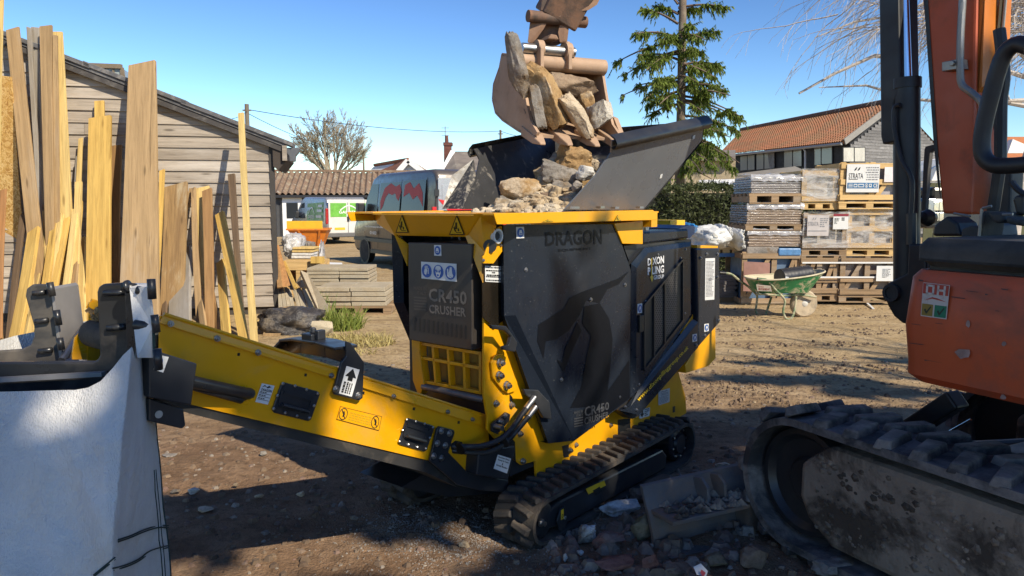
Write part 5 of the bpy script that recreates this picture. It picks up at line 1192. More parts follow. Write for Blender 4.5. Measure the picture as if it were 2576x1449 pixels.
def plank(t, bt, off, mat, label, yg=845, thick=.034, cat='plank', name='plank', tilt=0.0, ext=True):
    """t = (x left, x right, y) at the top, bt the same lower down, in picture pixels; the foot is carried on down to the ground"""
    tc = ((t[0] + t[1]) / 2, t[2]); bc = ((bt[0] + bt[1]) / 2, bt[2])
    k = (yg - tc[1]) / (bc[1] - tc[1]) if ext else 1
    gc = (tc[0] + (bc[0] - tc[0]) * k, tc[1] + (bc[1] - tc[1]) * k)
    wg = (t[1] - t[0]) + ((bt[1] - bt[0]) - (t[1] - t[0])) * k
    T_ = onwall(*tc, off); B_ = on_z(*gc, 0.0)
    wid = (t[1] - t[0] - .0) * T_.y / F
    z = (T_ - B_).normalized(); n = V((tilt, -1, 0)); n = (n - z * n.dot(z)).normalized(); x = n.cross(z) * -1
    x = z.cross(n) * -1; x.normalize()
    if x.x < 0: x = -x
    Mx = Matrix(((x.x, -n.x, z.x, B_.x), (x.y, -n.y, z.y, B_.y), (x.z, -n.z, z.z, B_.z), (0, 0, 0, 1)))
    Ln = (T_ - B_).length; wb_ = wg * B_.y / F; hw0, hw1 = wb_ / 2, wid / 2
    rr = random.Random(hash(label) % 1000 if False else len(label) * 7 + int(t[0]))
    mb = MB(); N = 7; vs = []
    bow = rr.uniform(-.018, .018); tw = rr.uniform(-.01, .01)
    for i in range(N):
        s = i / (N - 1); hw = hw0 + (hw1 - hw0) * s; dx = bow * math.sin(math.pi * s); dy = tw * math.sin(math.pi * s)
        zz = s * Ln
        e = rr.uniform(-.012, .012) if i in (0, N - 1) else 0
        vs += [(-hw + dx, dy, zz + e), (hw + dx, dy, zz - e), (hw + dx, thick + dy, zz - e), (-hw + dx, thick + dy, zz + e)]
    fs = [(3, 2, 1, 0), tuple(4 * (N - 1) + k for k in range(4))] + [(4 * i + k, 4 * i + (k + 1) % 4, 4 * i + 4 + (k + 1) % 4, 4 * i + 4 + k) for i in range(N - 1) for k in range(4)]
    mb.add(vs, fs)
    o = mb.build(name, mat, None, bevel=.004); o.matrix_world = Mx
    return tag(o, label, cat, gP if cat == 'plank' else None)
plank((-200, 26, 180), (-160, 50, 483), .45, osb(), 'orange flaky strand board sheet at the left edge behind the planks', yg=800, thick=.018, cat='board', name='strand_board')
plank((-12, 7, -40), (-20, 1, 260), .55, w_pale, 'pale plank cut by the left edge of the photo, taller than the shed', yg=850)
plank((14, 46, 71), (57, 93, 483), .30, w_tan, 'tall grey tan plank leaning right, nearest the strand board', yg=835)
plank((66, 77, 68), (90, 101, 400), .16, w_gry, 'thin grey batten, left one of the tall cluster that rises above the roof', yg=820)
plank((78, 98, 68), (90, 106, 400), .12, w_gry, 'grey plank tucked behind the tall tan plank of the cluster above the roof', yg=815)
plank((99, 129, 64), (111, 135, 483), .28, w_tan, 'tall tan plank with the highest top, middle of the cluster above the roof', yg=835)
plank((130, 155, 79), (136, 176, 483), .20, w_pale, 'tall knotty pale plank, right one of the cluster that rises above the roof', yg=830)
plank((132, 144, 88), (133, 146, 300), .34, w_tan, 'narrow batten in front of the tall knotty pale plank', yg=832, thick=.02)
plank((323, 389, 157), (299, 398, 712), .32, w_tan, 'very wide brown board, tallest one on the right of the stack', yg=855, thick=.05)
plank((237, 260, 253), (236, 262, 500), .14, w_yel, 'yellow board whose top sticks out above the wide yellow plank', yg=822)
plank((222, 278, 293), (213, 277, 806), .30, w_yel, 'wide clean yellow plank left of the very wide brown board', yg=850, thick=.045)
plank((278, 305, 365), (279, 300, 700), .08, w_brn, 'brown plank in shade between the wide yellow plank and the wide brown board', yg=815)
plank((197, 207, 347), (190, 203, 470), .16, w_pale, 'thin pale batten left of the wide yellow plank', yg=825, thick=.025)
plank((190, 196, 392), (186, 194, 480), .18, w_gry, 'very thin grey lath beside the thin pale batten', yg=825, thick=.02)
plank((400, 413, 427), (395, 404, 580), .22, w_yel, 'narrow yellow batten touching the right side of the wide brown board', yg=840)
plank((413, 470, 463), (405, 464, 643), .20, w_rot, 'wide old plank with flaking grain and a long crack', yg=838, thick=.045)
plank((480, 491, 472), (488, 503, 676), .22, w_tan, 'narrow tan plank just right of the flaking plank', yg=838)
plank((492, 526, 470), (498, 518, 676), .10, w_pale, 'yellowish plank partly hidden behind the brown one, right of the flaking plank', yg=830)
plank((476, 488, 473), (452, 462, 560), .16, w_tan, 'slanting batten crossing behind the flaking plank', yg=800, ext=True, thick=.025)
plank((507, 532, 476), (515, 538, 820), .30, w_brn, 'brown plank with a slanted top, third right of the flaking plank', yg=846)
plank((423, 483, 634), (417, 483, 796), .42, w_gry, 'short wide grey plank with a dark crack in front of the flaking plank', yg=858, thick=.05)
plank((409, 422, 648), (406, 419, 795), .34, w_dk, 'short dark plank edge beside the short wide grey plank', yg=850)  # strip left of the grey plank, drawn as a dark board
plank((485, 503, 679), (501, 520, 819), .46, w_tan, 'short tan plank leaning left, right of the short grey plank', yg=860)
plank((540, 563, 656), (552, 580, 839), .50, w_yel, 'short yellow plank standing in front of the slanting yellow one', yg=864)
plank((538, 563, 535), (597, 622, 846), .34, w_yel, 'long yellow plank slanting down to the right across the boards', yg=862, thick=.045)
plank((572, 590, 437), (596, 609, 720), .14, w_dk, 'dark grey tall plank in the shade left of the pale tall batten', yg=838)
plank((598, 612, 283), (629, 647, 862), .52, w_pale, 'tall pale yellow batten, rightmost timber, crossing the shed corner', yg=866, thick=.04)
plank((508, 522, 655), (540, 556, 820), .26, w_brn, 'thin brown plank behind the short yellow plank', yg=850)
# the lower left cluster
plank((-60, 18, 487), (-95, 12, 760), .70, WOOD('plywood', (.36, .185, .075), (.22, .11, .045), var=.15, knots=False), 'rust brown plywood sheet at the far left, in front of the strand board', yg=870, thick=.02, cat='board', name='plywood_sheet')
plank((48, 64, 538), (12, 28, 850), .55, w_dk, 'dark brown plank leaning right beside the plywood sheet', yg=872)
plank((65, 98, 577), (8, 46, 880), .95, w_yel, 'broad yellow plank leaning right, front one of the lower left cluster', yg=900, thick=.05)
plank((67, 82, 550), (68, 84, 650), .55, w_pale, 'pale plank behind the broad leaning yellow one, lower left', yg=868)
plank((103, 138, 512), (108, 127, 640), .40, w_pale, 'wide pale plank with a square top in the lower left cluster', yg=862)
plank((130, 145, 533), (102, 124, 716), .62, w_yel, 'yellow batten leaning right, second of the leaning lower left cluster', yg=878)
plank((147, 162, 501), (128, 146, 690), .50, w_pale, 'pale batten with a split top leaning right in the lower left cluster', yg=872)
plank((163, 177, 536), (124, 143, 716), .66, w_yel, 'yellow batten leaning right, third of the leaning lower left cluster', yg=880)
plank((180, 197, 524), (147, 167, 746), .70, w_pale, 'pale yellow batten leaning right, fourth of the leaning lower left cluster', yg=884)
plank((187, 205, 456), (182, 200, 560), .42, w_pale, 'short topped pale batten right above the lower left cluster', yg=864)
plank((198, 207, 506), (188, 200, 590), .50, w_yel, 'narrow yellow batten between the pale battens and the wide yellow plank', yg=866)
plank((185, 202, 593), (157, 182, 846), .80, w_tan, 'tan batten leaning right in front of the pale battens', yg=888)
plank((203, 214, 596), (197, 217, 806), .60, w_pale, 'pale batten standing against the left edge of the wide yellow plank', yg=868)
plank((100, 106, 662), (86, 94, 720), .72, w_pale, 'thin pale lath between the broad yellow plank and the leaning battens', yg=884, thick=.02)
plank((52, 64, 785), (36, 46, 860), 1.25, w_dk, 'dark bar leaning low beside the black frame plate', yg=905)
plank((62, 74, 790), (42, 60, 880), 1.15, w_tan, 'tan batten low down at the left behind the black frame', yg=900)
# ------------------------------------------------------------------ black frame that carries the bulk bag
fr = thing('bag_frame', 'black steel bag frame with hooked uprights at the conveyor head', 'frame', loc=on_y(200, 1000, 2.35) * 1)
fblack = M('frame_black', (.020, .021, .023), .34, var=.2, dirt=(.16, .13, .10), ds=4, dth=(.52, .75), damt=.55, spec=.5)
def fy(pts, y, k='d'): return [on_y(*cv(k, a, b), y) for a, b in pts]
def fp(mb, name, mat, par=None, **k): return mb.build(name, mat, par or fr, world=True, **k)
near = fp(MB().prism(fy([(-120, 912), (232, 911), (244, 906), (250, 893), (249, 860), (243, 735), (247, 722), (258, 715), (318, 711), (334, 725), (336, 830), (332, 985), (-120, 1000)], 2.32), V((0, .03, 0))), 'side_plate', fblack, bevel=.006)
far = fp(MB().prism(fy([(-60, 887), (50, 880), (76, 868), (85, 845), (84, 820), (63, 745), (66, 726), (80, 716), (118, 716), (132, 728), (140, 770), (155, 906), (150, 920), (-60, 920)], 2.75), V((0, .03, 0))), 'side_plate', M('sunlit_frame_black', (.05, .047, .044), .45, var=.2, dirt=(.20, .17, .13), ds=5, dth=(.45, .7), damt=.6), bevel=.006)  # far plate: lighter black paints the sun on it, with dirt over
fp(MB().prism(fy([(127, 722), (134, 728), (158, 906), (150, 910)], 2.74), V((0, .16, 0))), 'edge_flange', M('bright_edge', (.30, .28, .26), .5, .4), par=far)  # paler strip along the plate's right edge
def roundbar(pts, r, y, name='hook', par=None, mat=None): fp(MB().tube([on_y(a, b, y) for a, b in pts], r, 12), name, mat or fblack, par=par, smooth='all')
for p in ([(262, 738), (318, 735)], [(270, 826), (312, 822)]): roundbar(p, .010, 2.31, 'weld_bar', near)
for p in ([(84, 738), (112, 735)], [(90, 809), (120, 805)], [(98, 884), (130, 880)]): roundbar(p, .010, 2.74, 'weld_bar', far)
roundbar([(310, 722), (340, 726)], .016, 2.26, 'peg', near); roundbar([(318, 722), (326, 720)], .020, 2.25, 'peg_head', near)
roundbar([(380, 702), (383, 752)], .012, 2.15, 'hook', near); roundbar([(376, 735), (345, 730)], .013, 2.2, 'peg', near)
roundbar([(340, 818), (395, 822)], .017, 2.17, 'peg', near); roundbar([(388, 792), (394, 836)], .011, 2.15, 'hook', near)
roundbar([(395, 878), (399, 930)], .012, 2.10, 'hook', near)
fp(MB().prism(fy([(312, 728), (336, 724), (345, 905), (320, 925)], 2.25), V((0, .02, 0))), 'side_plate', fblack, par=None, bevel=.004)
for p in ([(125, 710), (132, 745)], [(142, 780), (148, 818)], [(150, 850), (155, 880)]): roundbar(p, .012, 2.72, 'hook', far)
fp(MB().bar(on_y(-120, 962, 2.28), on_y(262, 940, 2.28), .012, .03, (0, 1, 0)), 'lit_edge', M('light_streak_grey', (.34, .33, .32), .4, .5))  # pale bar stands in for the streak of light on the beam
fp(MB().tube([on_y(155, 906, 2.7), on_y(212, 818, 2.9)], .012, 8), 'strut', steel)
# ------------------------------------------------------------------ bulk bag
def BAG():
    m, nt, b = newmat('woven_white_fabric'); co = coords(nt, 'Object', False)
    n = nz(nt, co, 2.6, 7, .65, .3); c = ramp(nt, n, [(.3, (.44, .435, .42)), (.6, (.58, .575, .56))])
    c = mixc(nt, ramp(nt, nz(nt, mapping(nt, co, (9, 9, 1.2)), 1.0, 6, .7), [(.55, 0.0), (.8, .45)]), c, (.45, .42, .37))
    nt.links.new(c, b.inputs['Base Color']); b.inputs['Roughness'].default_value = .55; b.inputs['Specular IOR Level'].default_value = .35
    wv = nz(nt, mapping(nt, co, (260, 260, 60)), 1.0, 1); wv2 = nz(nt, co, 5, 6, .6, .6)
    a = nt.nodes.new('ShaderNodeMath'); a.operation = 'MULTIPLY_ADD'; nt.links.new(wv2, a.inputs[0]); a.inputs[1].default_value = 6.0; nt.links.new(wv, a.inputs[2])
    bumpn(nt, b, a.outputs[0], .5, .010); return m
bagm = BAG()
front = [(-420, 990, 2.0), (-200, 990, 1.98), (-60, 987, 1.99), (60, 984, 2.00), (130, 982, 2.01), (190, 980, 2.02), (225, 972, 2.03), (258, 955, 2.04), (285, 925, 2.05), (310, 893, 2.06), (332, 872, 2.07)]
frontb = [(-560, 1.82), (-300, 1.80), (-140, 1.80), (0, 1.80), (75, 1.81), (140, 1.82), (180, 1.83), (215, 1.84), (240, 1.85), (262, 1.86), (283, 1.87)]
side = [(336, 884, 2.09), (340, 903, 2.11), (343, 880, 2.13), (352, 868, 2.20), (366, 874, 2.28), (378, 886, 2.36)]
sideb = [(297, 1.90), (312, 1.95), (335, 2.02), (365, 2.10), (400, 2.2), (432, 2.30)]
top = [on_y(x, y, d) for x, y, d in front + side]; bot = [on_y(x, 1449, d) for x, d in frontb + sideb]
# round the back (out of sight)
top += [top[-1] + V((-.45, .75, .02)), V((top[0].x - .1, 2.9, top[0].z)), top[0] + V((-.05, .1, 0))]; bot += [bot[-1] + V((-.50, .75, 0)), V((bot[0].x - .1, 2.8, bot[0].z)), bot[0] + V((-.05, .1, 0))]
NR = 40; mb = MB(); n = len(top); SUBC = 4; cols = []
for i in range(n):
    j = (i + 1) % n
    for s in range(SUBC): cols.append((top[i].lerp(top[j], s / SUBC), bot[i].lerp(bot[j], s / SUBC), i + s / SUBC))
nc = len(cols)
def bag_pt(ci, r):
    t, b, u = cols[ci % nc]; s = r / (NR - 1)
    g = b + (b - t) * ((b.z - 0.0) / max(.05, (t.z - b.z)) * .75); g.z = 0.01
    L1 = (t - b).length; L2 = (b - g).length; k = s * (L1 + L2)
    p = t.lerp(b, k / L1) if k < L1 else b.lerp(g, (k - L1) / L2)
    q = V((p.x * 3.1, p.y * 3.1, p.z * 1.5))
    q2 = V((p.x * 7 + p.z * 5, p.y * 5, p.z * 2.2 - p.x * 3)); d = (noise.noise(q) * .034 + noise.noise(q * 2.7 + V((4, 2, 7))) * .018 + (1 - abs(noise.noise(q2)) * 2.2) ** 3 * .014) * min(1, s * 6)
    # one long fold running down from the raised corner
    f = math.exp(-((p.x + 1.12 + .25 * (p.z - 1.1)) / .05) ** 2) * .018
    return p + V((.25, -1, 0)) * (d + f)
for r in range(NR):
    for c_ in range(nc): mb.v.append(bag_pt(c_, r))
for r in range(NR - 1):
    for c_ in range(nc): c2 = (c_ + 1) % nc; mb.f.append((r * nc + c_, (r + 1) * nc + c_, (r + 1) * nc + c2, r * nc + c2)); mb.m.append(0)
base_ = on_y(100, 1400, 2.2); base_.z = 0
bag = thing('bulk_bag', 'white woven bulk bag hanging from the black frame under the conveyor head', 'bag', loc=base_)
mb.build('body', bagm, bag, world=True, smooth='all')
stitch = M('dark_green_stitching', (.010, .030, .028), .7)
def seam(pts, r=.0022, name='stitching', dd=None, push=.012):
    P = [on_y(x, y, d) + V((.25, -1, 0)) * push for x, y, d in pts]; MB().tube(smooth_path(P, 5), r, 5).build(name, stitch, bag, world=True)
def sdep(x, y): return None
ci_r = (len(front) + len(side) - 1) * SUBC
def surf_seam(cis, rs, r=.0022):
    P = [bag_pt(int(c_), int(k)) + V((.35, -1, 0)).normalized() * .004 for c_, k in zip(cis, rs)]; MB().tube(P, r, 5).build('stitching', stitch, bag, world=True)
surf_seam([ci_r] * 36, range(0, 36), .0026); surf_seam([ci_r - 3] * 24, range(12, 36), .002); surf_seam([ci_r - 2] * 24, range(12, 36), .0016)
cc = (len(front) - 1) * SUBC
def line_px(pts, r=.0022):   # stitched lines across the bag, laid on its surface
    P = []
    for x, y in pts:
        best = None
        o = CAMP; d = ray(x, y).normalized()
        for c_ in range(0, ci_r + 1):
            for k in range(NR - 1):
                p = bag_pt_cache[(c_, k)]; v = p - o; t = v.dot(d); e_ = (v - d * t).length
                if best is None or e_ < best[0]: best = (e_, t)
        P.append(o + d * (best[1] - .008))
    MB().tube(smooth_path(P, 4), r, 5).build('stitching', stitch, bag, world=True)
bag_pt_cache = {(c_, k): bag_pt(c_, k) for c_ in range(0, ci_r + 1) for k in range(NR)}
for dy in (0, 5):
    line_px([(298, 1358 + dy), (330, 1347 + dy), (365, 1332 + dy), (400, 1322 + dy), (424, 1322 + dy)]); line_px([(284, 1430 + dy), (320, 1420 + dy), (350, 1406 + dy), (380, 1385 + dy), (425, 1372 + dy)]); line_px([(235, 1447 + dy), (262, 1425 + dy), (290, 1402 + dy)])
strap_m = M('white_strap', (.66, .65, .62), .7, var=.08, bump=.3, bs=120)
q = [(328, 735, 2.22), (345, 735, 2.2), (372, 738, 2.17), (384, 880, 2.16), (388, 960, 2.2), (380, 960, 2.22), (338, 885, 2.14)]
P = [on_y(x, y, d) for x, y, d in q]
MB().prism([on_y(326, 726, 2.215), on_y(374, 724, 2.165), on_y(385, 820, 2.15), on_y(386, 900, 2.16), on_y(345, 900, 2.12), on_y(340, 820, 2.17)], V((.0, .012, 0))).build('lifting_loop', strap_m, bag, world=True)
MB().prism([on_y(326, 724, 2.215), on_y(374, 722, 2.165), on_y(368, 712, 2.30), on_y(332, 712, 2.34)], V((0, 0, -.006))).build('lifting_loop', strap_m, bag, world=True)
MB().tube([on_y(386, 820, 2.148), on_y(388, 900, 2.155)], .004, 5).build('stitching', stitch, bag, world=True)
# fine crushed stone falling off the belt head
mb = MB(); rnd = random.Random(12)
for i in range(420):
    b_ = rnd.uniform(-.25, .25); a = -1.62 + abs(rnd.gauss(0, .11)); r_ = rnd.uniform(.006, .02)
    c = L(a, b_, 1.245 - (a + 1.6) * .42 + rnd.random() * .035)
    vs = [c + V((rnd.gauss(0, 1), rnd.gauss(0, 1), rnd.gauss(0, 1))).normalized() * r_ for _ in range(5)]; mb.add(vs, [(0, 1, 2), (0, 2, 3), (0, 3, 4), (1, 4, 3), (1, 3, 2), (0, 4, 1)])
mb.build('crushed_stone', st_orange, crusher, kind='stuff')
# ================================================================== BACKGROUND LEFT AND MIDDLE
def boxpx(k, x0, y0, x1, y1, y, dep, zmin=None):
    a = on_y(*cv(k, x0, y0), y); b = on_y(*cv(k, x1, y1), y); return MB().bx(min(a.x, b.x), max(a.x, b.x), y, y + dep, b.z if zmin is None else zmin, a.z)
# --- low corrugated building
LC = on_y(683, 590, 39.0); LC.z = 0; Lr = V((1, .16, 0)).normalized(); Lb = V((-.16, 1, 0)).normalized()
low = thing('corrugated_workshop', 'long low black corrugated workshop with a mossy brown corrugated roof behind the vans', 'building', loc=LC, rotz=math.atan2(Lr.y, Lr.x))
def sheet_wave(x0, x1, n_per, amp, P0, P1, th=.02):
    """corrugated sheet running x0..x1, from edge P0(y,z) to P1(y,z)"""
    mb = MB(); n = int((x1 - x0) / n_per * 6); d = V((0, P1[0] - P0[0], P1[1] - P0[1])).normalized(); nr = V((0, -d.z, d.y))
    for i in range(n + 1):
        x = x0 + (x1 - x0) * i / n; a = amp * math.sin(2 * math.pi * (x - x0) / n_per)
        for P in (P0, P1):
            mb.v.append(V((x, P[0], P[1])) + nr * a)
    for i in range(n): mb.f.append((2 * i, 2 * i + 2, 2 * i + 3, 2 * i + 1)); mb.m.append(0)
    return mb
mossroof = M('mossy_corrugated_roof', (.20, .13, .085), .9, var=.3, vsc=2, dirt=(.34, .29, .20), ds=3.2, dth=(.5, .62), damt=.7, fleck=(.42, .40, .34), fs=5, fth=(.66, .74))
z_e = 1.65 + 28 / 1900 * 39; z_r = 1.65 + 78 / 1900 * 42
sheet_wave(-3, 16, .30, .06, (-.35, z_e - .02), (3.4, z_r + .1)).build('roof', mossroof, low)
sheet_wave(-3, 16, .30, .06, (3.4, z_r + .1), (7.0, z_e - .1)).build('roof', mossroof, low)
MB().bx(-3, 16, 3.3, 3.55, z_r + .1, z_r + .22).build('ridge_capping', mossroof, low)
sheet_wave(-3, 15.6, .24, .03, (0, z_e - .12), (0, 0)).build('wall', M('black_corrugated_wall', (.05, .052, .056), .6, var=.2), low)
MB().bx(-3, 15.7, .08, 6.8, 0, z_e - .12).build('wall_core', FLAT('dark_core', (.03, .03, .03), .9), low)
MB().bx(-3, 15.8, -.36, -.25, z_e - .22, z_e - .08).build('gutter', FLAT('black_gutter', (.02, .02, .022), .5), low)
white_paint = M('white_paint', (.78, .78, .76), .55, var=.05)
def Lx(px): return (px - 683) / 1900 * 39.0
dr_ = MB().bx(Lx(712), Lx(760), -.10, -.04, 0, 1.65 + 20 / 1900 * 39).build('door', white_paint, low)
MB().bx(Lx(722), Lx(750), -.115, -.10, .95, 1.75).build('window', GLASS('dark_pane', (.03, .035, .04), .08, 1), dr_)
wf = MB().bx(Lx(833), Lx(880), -.10, -.04, 1.2, 1.65 + 20 / 1900 * 39).build('window_frame', white_paint, low)
MB().bx(Lx(840), Lx(874), -.112, -.10, 1.3, 1.9).build('pane', GLASS('dark_pane2', (.03, .035, .04), .08, 1), wf)
# --- vans
def wheel(parent, c, axis, r, w_, mats):
    mb = MB(); mb.lathe(c, axis, [(-w_ / 2, r * .62), (-w_ / 2, r * .93), (-w_ * .35, r), (w_ * .35, r), (w_ / 2, r * .93), (w_ / 2, r * .62)], 26); t = mb.build('tyre', mats[0], parent, smooth=True)
    mb = MB(); mb.lathe(c, axis, [(-w_ * .3, r * .6), (w_ * .36, r * .64), (w_ * .42, r * .60), (w_ * .30, r * .5), (w_ * .34, r * .18), (w_ * .42, r * .14)], 20)
    a = V(axis).normalized(); x, y, z = basis(a)
    for k in range(5):
        t_ = 2 * math.pi * k / 5; d = x * math.cos(t_) + y * math.sin(t_); mb.bar(V(c) + a * w_ * .38 + d * r * .1, V(c) + a * w_ * .38 + d * r * .6, r * .14, w_ * .12, a)
    mb.build('rim', mats[1], t, smooth=True)
    return t
tyre_m = M('van_tyre', (.025, .025, .027), .8, var=.2, dirt=(.1, .08, .06), ds=8); rim_m = M('alloy_rim', (.42, .42, .43), .35, .8, var=.1)
trim_m = FLAT('black_trim', (.02, .021, .023), .5)
def van(name, label, RL, fw, Ln, W_, prof, paint, zwheel, xr, xf, r):
    """prof: side outline (x from the rear, z); the left flank lies on local y=0, the body goes to y=-W_"""
    f = V((fw[0], fw[1], 0)).normalized(); Mx = Matrix(((f.x, -f.y, 0, RL[0]), (f.y, f.x, 0, RL[1]), (0, 0, 1, 0), (0, 0, 0, 1)))
    t = thing(name, label, 'van', M=Mx)
    # body with tumblehome: three cross-sections
    mb = MB(); zm = 1.25; n = len(prof)
    def row(y, inset, top_in):
        return [V((x + (inset if x < .2 else (-inset if x > Ln - .5 else 0)), y, z)) for x, z in prof]
    lay = []
    def ytop(z, y0, s): return y0 + s * (max(0, z - zm) * .11 + max(0, .5 - z) * .08)
    left = [V((x, ytop(z, 0, -1), z)) for x, z in prof]; right = [V((x, ytop(z, -W_, 1), z)) for x, z in prof]
    mb.v = left + right; mb.f = [tuple(range(n - 1, -1, -1)), tuple(range(n, 2 * n))] + [(i, (i + 1) % n, n + (i + 1) % n, n + i) for i in range(n)]; mb.m = [0] * len(mb.f)
    b = mb.build('body', paint, t); bv = b.modifiers.new('bevel', 'BEVEL'); bv.width = .09; bv.segments = 3; bv.limit_method = 'ANGLE'; bv.angle_limit = math.radians(28)
    bm_ = b.data; bm_.polygons.foreach_set('use_smooth', [True] * len(bm_.polygons))
    for x in (xr, xf):
        for y in (.012, -W_ - .012):
            ar = MB(); ar.lathe(V((x, y, zwheel)), V((0, 1 if y > 0 else -1, 0)), [(-.02, r * 1.17), (.004, r * 1.17), (.004, r * .9)], 28); ar.build('wheel_arch', trim_m, t)
            wheel(t, V((x, y - (.10 if y > 0 else -.10), zwheel)), V((0, 1 if y > 0 else -1, 0)), r, .22, (tyre_m, rim_m))
    return t
def side_y(z): return -(max(0, z - 1.25) * .11 + max(0, .5 - z) * .08)
def spoly(mb, pts, lift=.006, mi=0): mb.add([V((x, side_y(z) + lift, z)) for x, z in pts], [tuple(range(len(pts)))], mi); return mb
metal_grey = M('metallic_grey_van_paint', (.115, .10, .09), .36, .25, var=.04, coat=.25)
gprof = [(0, .38), (0, 2.15), (.06, 2.42), (.3, 2.50), (3.7, 2.50), (4.1, 2.38), (4.45, 1.95), (4.78, 1.38), (5.3, 1.18), (5.46, .95), (5.48, .42), (5.3, .30), (.2, .30)]
gv = van('grey_van', 'grey panel van with red and white dragon graphics parked behind the crusher', (-1.87, 17.9), (-.52, .85), 5.5, 2.0, gprof, metal_grey, .34, .95, 4.55, .345)
dglass = GLASS('dark_van_glass', (.03, .026, .023), .22, 1); dglass.node_tree.nodes['Principled BSDF'].inputs['Specular IOR Level'].default_value = .3
spoly(MB(), [(3.62, 1.42), (4.66, 1.42), (4.42, 1.85), (4.12, 2.22), (3.62, 2.22)]).build('side_window', dglass, gv)
spoly(MB(), [(2.05, 1.42), (3.5, 1.42), (3.5, 2.24), (2.05, 2.24)]).build('side_window', dglass, gv)
spoly(MB(), [(.55, 1.42), (1.95, 1.42), (1.95, 2.26), (.55, 2.26)]).build('side_window', dglass, gv)
red_dec = FLAT('red_decal', (.60, .03, .035), .5, spec=.2); wht_dec = FLAT('white_decal', (.75, .75, .75), .4)
mb = MB(); spoly(mb, [(3.35, 1.50), (3.4, 1.75), (3.15, 2.10), (2.75, 2.22), (2.4, 2.12), (2.15, 2.18), (2.0, 2.0), (2.15, 1.75), (2.3, 1.82), (2.4, 1.95), (2.62, 1.90), (2.85, 1.96), (3.05, 1.85), (3.2, 1.6)], .010); mb.build('dragon_decal', red_dec, gv)
mb = MB(); spoly(mb, [(1.85, 1.85), (1.8, 2.15), (1.5, 2.22), (1.25, 2.05), (.95, 2.18), (.7, 1.95), (.62, 1.6), (.8, 1.75), (1.0, 1.88), (1.25, 1.78), (1.5, 1.95)], .010); mb.build('dragon_decal', red_dec, gv)
def stext(s, x0, x1, z0, z1, mat, par, lift=.012, bold=.02):
    q = [V((x0, side_y(z1) + lift, z1)), V((x1, side_y(z1) + lift, z1)), V((x1, side_y(z0) + lift, z0)), V((x0, side_y(z0) + lift, z0))]; text_on(MB(), s, q, bold).build('lettering', mat, par)
stext('DRAGON', 3.3, .9, 1.02, 1.34, FLAT('blue_grey_decal', (.35, .40, .55), .4), gv)
stext('www.dragonequipment.co.uk', 4.5, 3.1, 1.0, 1.07, wht_dec, gv, bold=.03); stext('01603', 4.1, 3.6, .82, .92, wht_dec, gv, bold=.03)
MB().bx(.1, 5.4, .0, .02, .62, .72).build('side_moulding', trim_m, gv); MB().bx(1.3, 4.1, -.06, .01, .30, .40).build('sill', trim_m, gv)
mb = MB()
for x in (.5, 2.0, 3.55, 4.72):
    mb.add([V((x - .008, side_y(z) + .003, z)) for z in (.45, 2.3)] + [V((x + .008, side_y(z) + .003, z)) for z in (2.3, .45)], [(0, 1, 2, 3)])
mb.build('panel_gap', FLAT('gap_black', (.01, .01, .01), .9), gv, kind='stuff')
MB().bx(4.36, 4.60, .03, .24, 1.38, 1.70).build('wing_mirror', trim_m, gv, bevel=.03)
MB().add([V((4.10, -.2, 2.36)), V((4.70, -.12, 1.45)), V((4.70, -1.88, 1.45)), V((4.10, -1.8, 2.36))], [(0, 1, 2, 3)]).build('windscreen', dglass, gv)
# rear doors: pale panel with lettering
rx = -.006
def rq(y0, y1, z0, z1, dx=0): return [V((rx - dx, y0, z1)), V((rx - dx, y1, z1)), V((rx - dx, y1, z0)), V((rx - dx, y0, z0))]
silver_p = M('silver_panel', (.42, .42, .44), .3, .4, var=.04)
for y0, y1 in ((-.14, -.99), (-1.01, -1.86)):
    rd = MB().prism(rq(y0, y1, .55, 2.28), V((-.012, 0, 0))).build('rear_door', silver_p, gv, bevel=.01)
    MB().prism(rq(y0 - .1, y1 + .1, 1.42, 2.12, .014), V((-.006, 0, 0))).build('window', silver_p, rd, bevel=.01)
text_on(MB(), 'DRAGON', rq(-.42, -1.62, 1.82, 2.05, .024), .02).build('lettering', wht_dec, gv)
poly_on(MB(), [V((rx - .023, y, z)) for y, z in ((-.14, 1.78), (-.6, 1.70), (-1.2, 1.74), (-1.0, 1.5), (-1.3, 1.25), (-.8, 1.32), (-.45, 1.15), (-.5, 1.38))]).build('red_burst', red_dec, gv)
for z in (.9, 1.85): MB().bx(-.03, .02, -.16, -.05, z, z + .16).build('hinge', trim_m, gv)
for y in (-.04, -1.96): MB().bx(-.02, .05, y - .05, y + .05, 1.0, 1.6).build('tail_light', red_dec, gv)
# white van
wp_ = M('white_van_paint', (.62, .61, .57), .35, var=.05, dirt=(.45, .38, .28), ds=1.4, dth=(.5, .8), damt=.4)
wprof = [(0, .34), (-.03, .9), (.03, 1.5), (.14, 1.90), (.3, 1.97), (2.9, 1.99), (3.3, 1.88), (4.0, 1.18), (4.6, 1.0), (4.78, .75), (4.78, .40), (4.6, .28), (.2, .28)]
wv = van('white_van', 'white panel van with green signwriting parked by the black workshop', (-7.73, 31.5), (-.55, .83), 4.8, 1.9, wprof, M('silver_van_paint', (.36, .36, .36), .3, .5, var=.05), .32, .85, 3.85, .32)
grn = M('green_vinyl', (.05, .24, .035), .35, var=.3, vsc=4)
spoly(MB(), [(.35, .95), (2.4, .95), (2.4, 1.70), (.35, 1.76)]).build('green_panel', grn, wv)
stext('GARDENS', 2.2, 1.4, 1.05, 1.2, wht_dec, wv); 
mb = MB()
for x0, x1, z in ((.5, 1.0, 1.55), (.5, 1.1, 1.35), (.5, 1.2, 1.1)): spoly(mb, [(x0, z), (x1, z), (x1, z + .1), (x0, z + .1)], .012)
mb.build('sign_lines', wht_dec, wv)
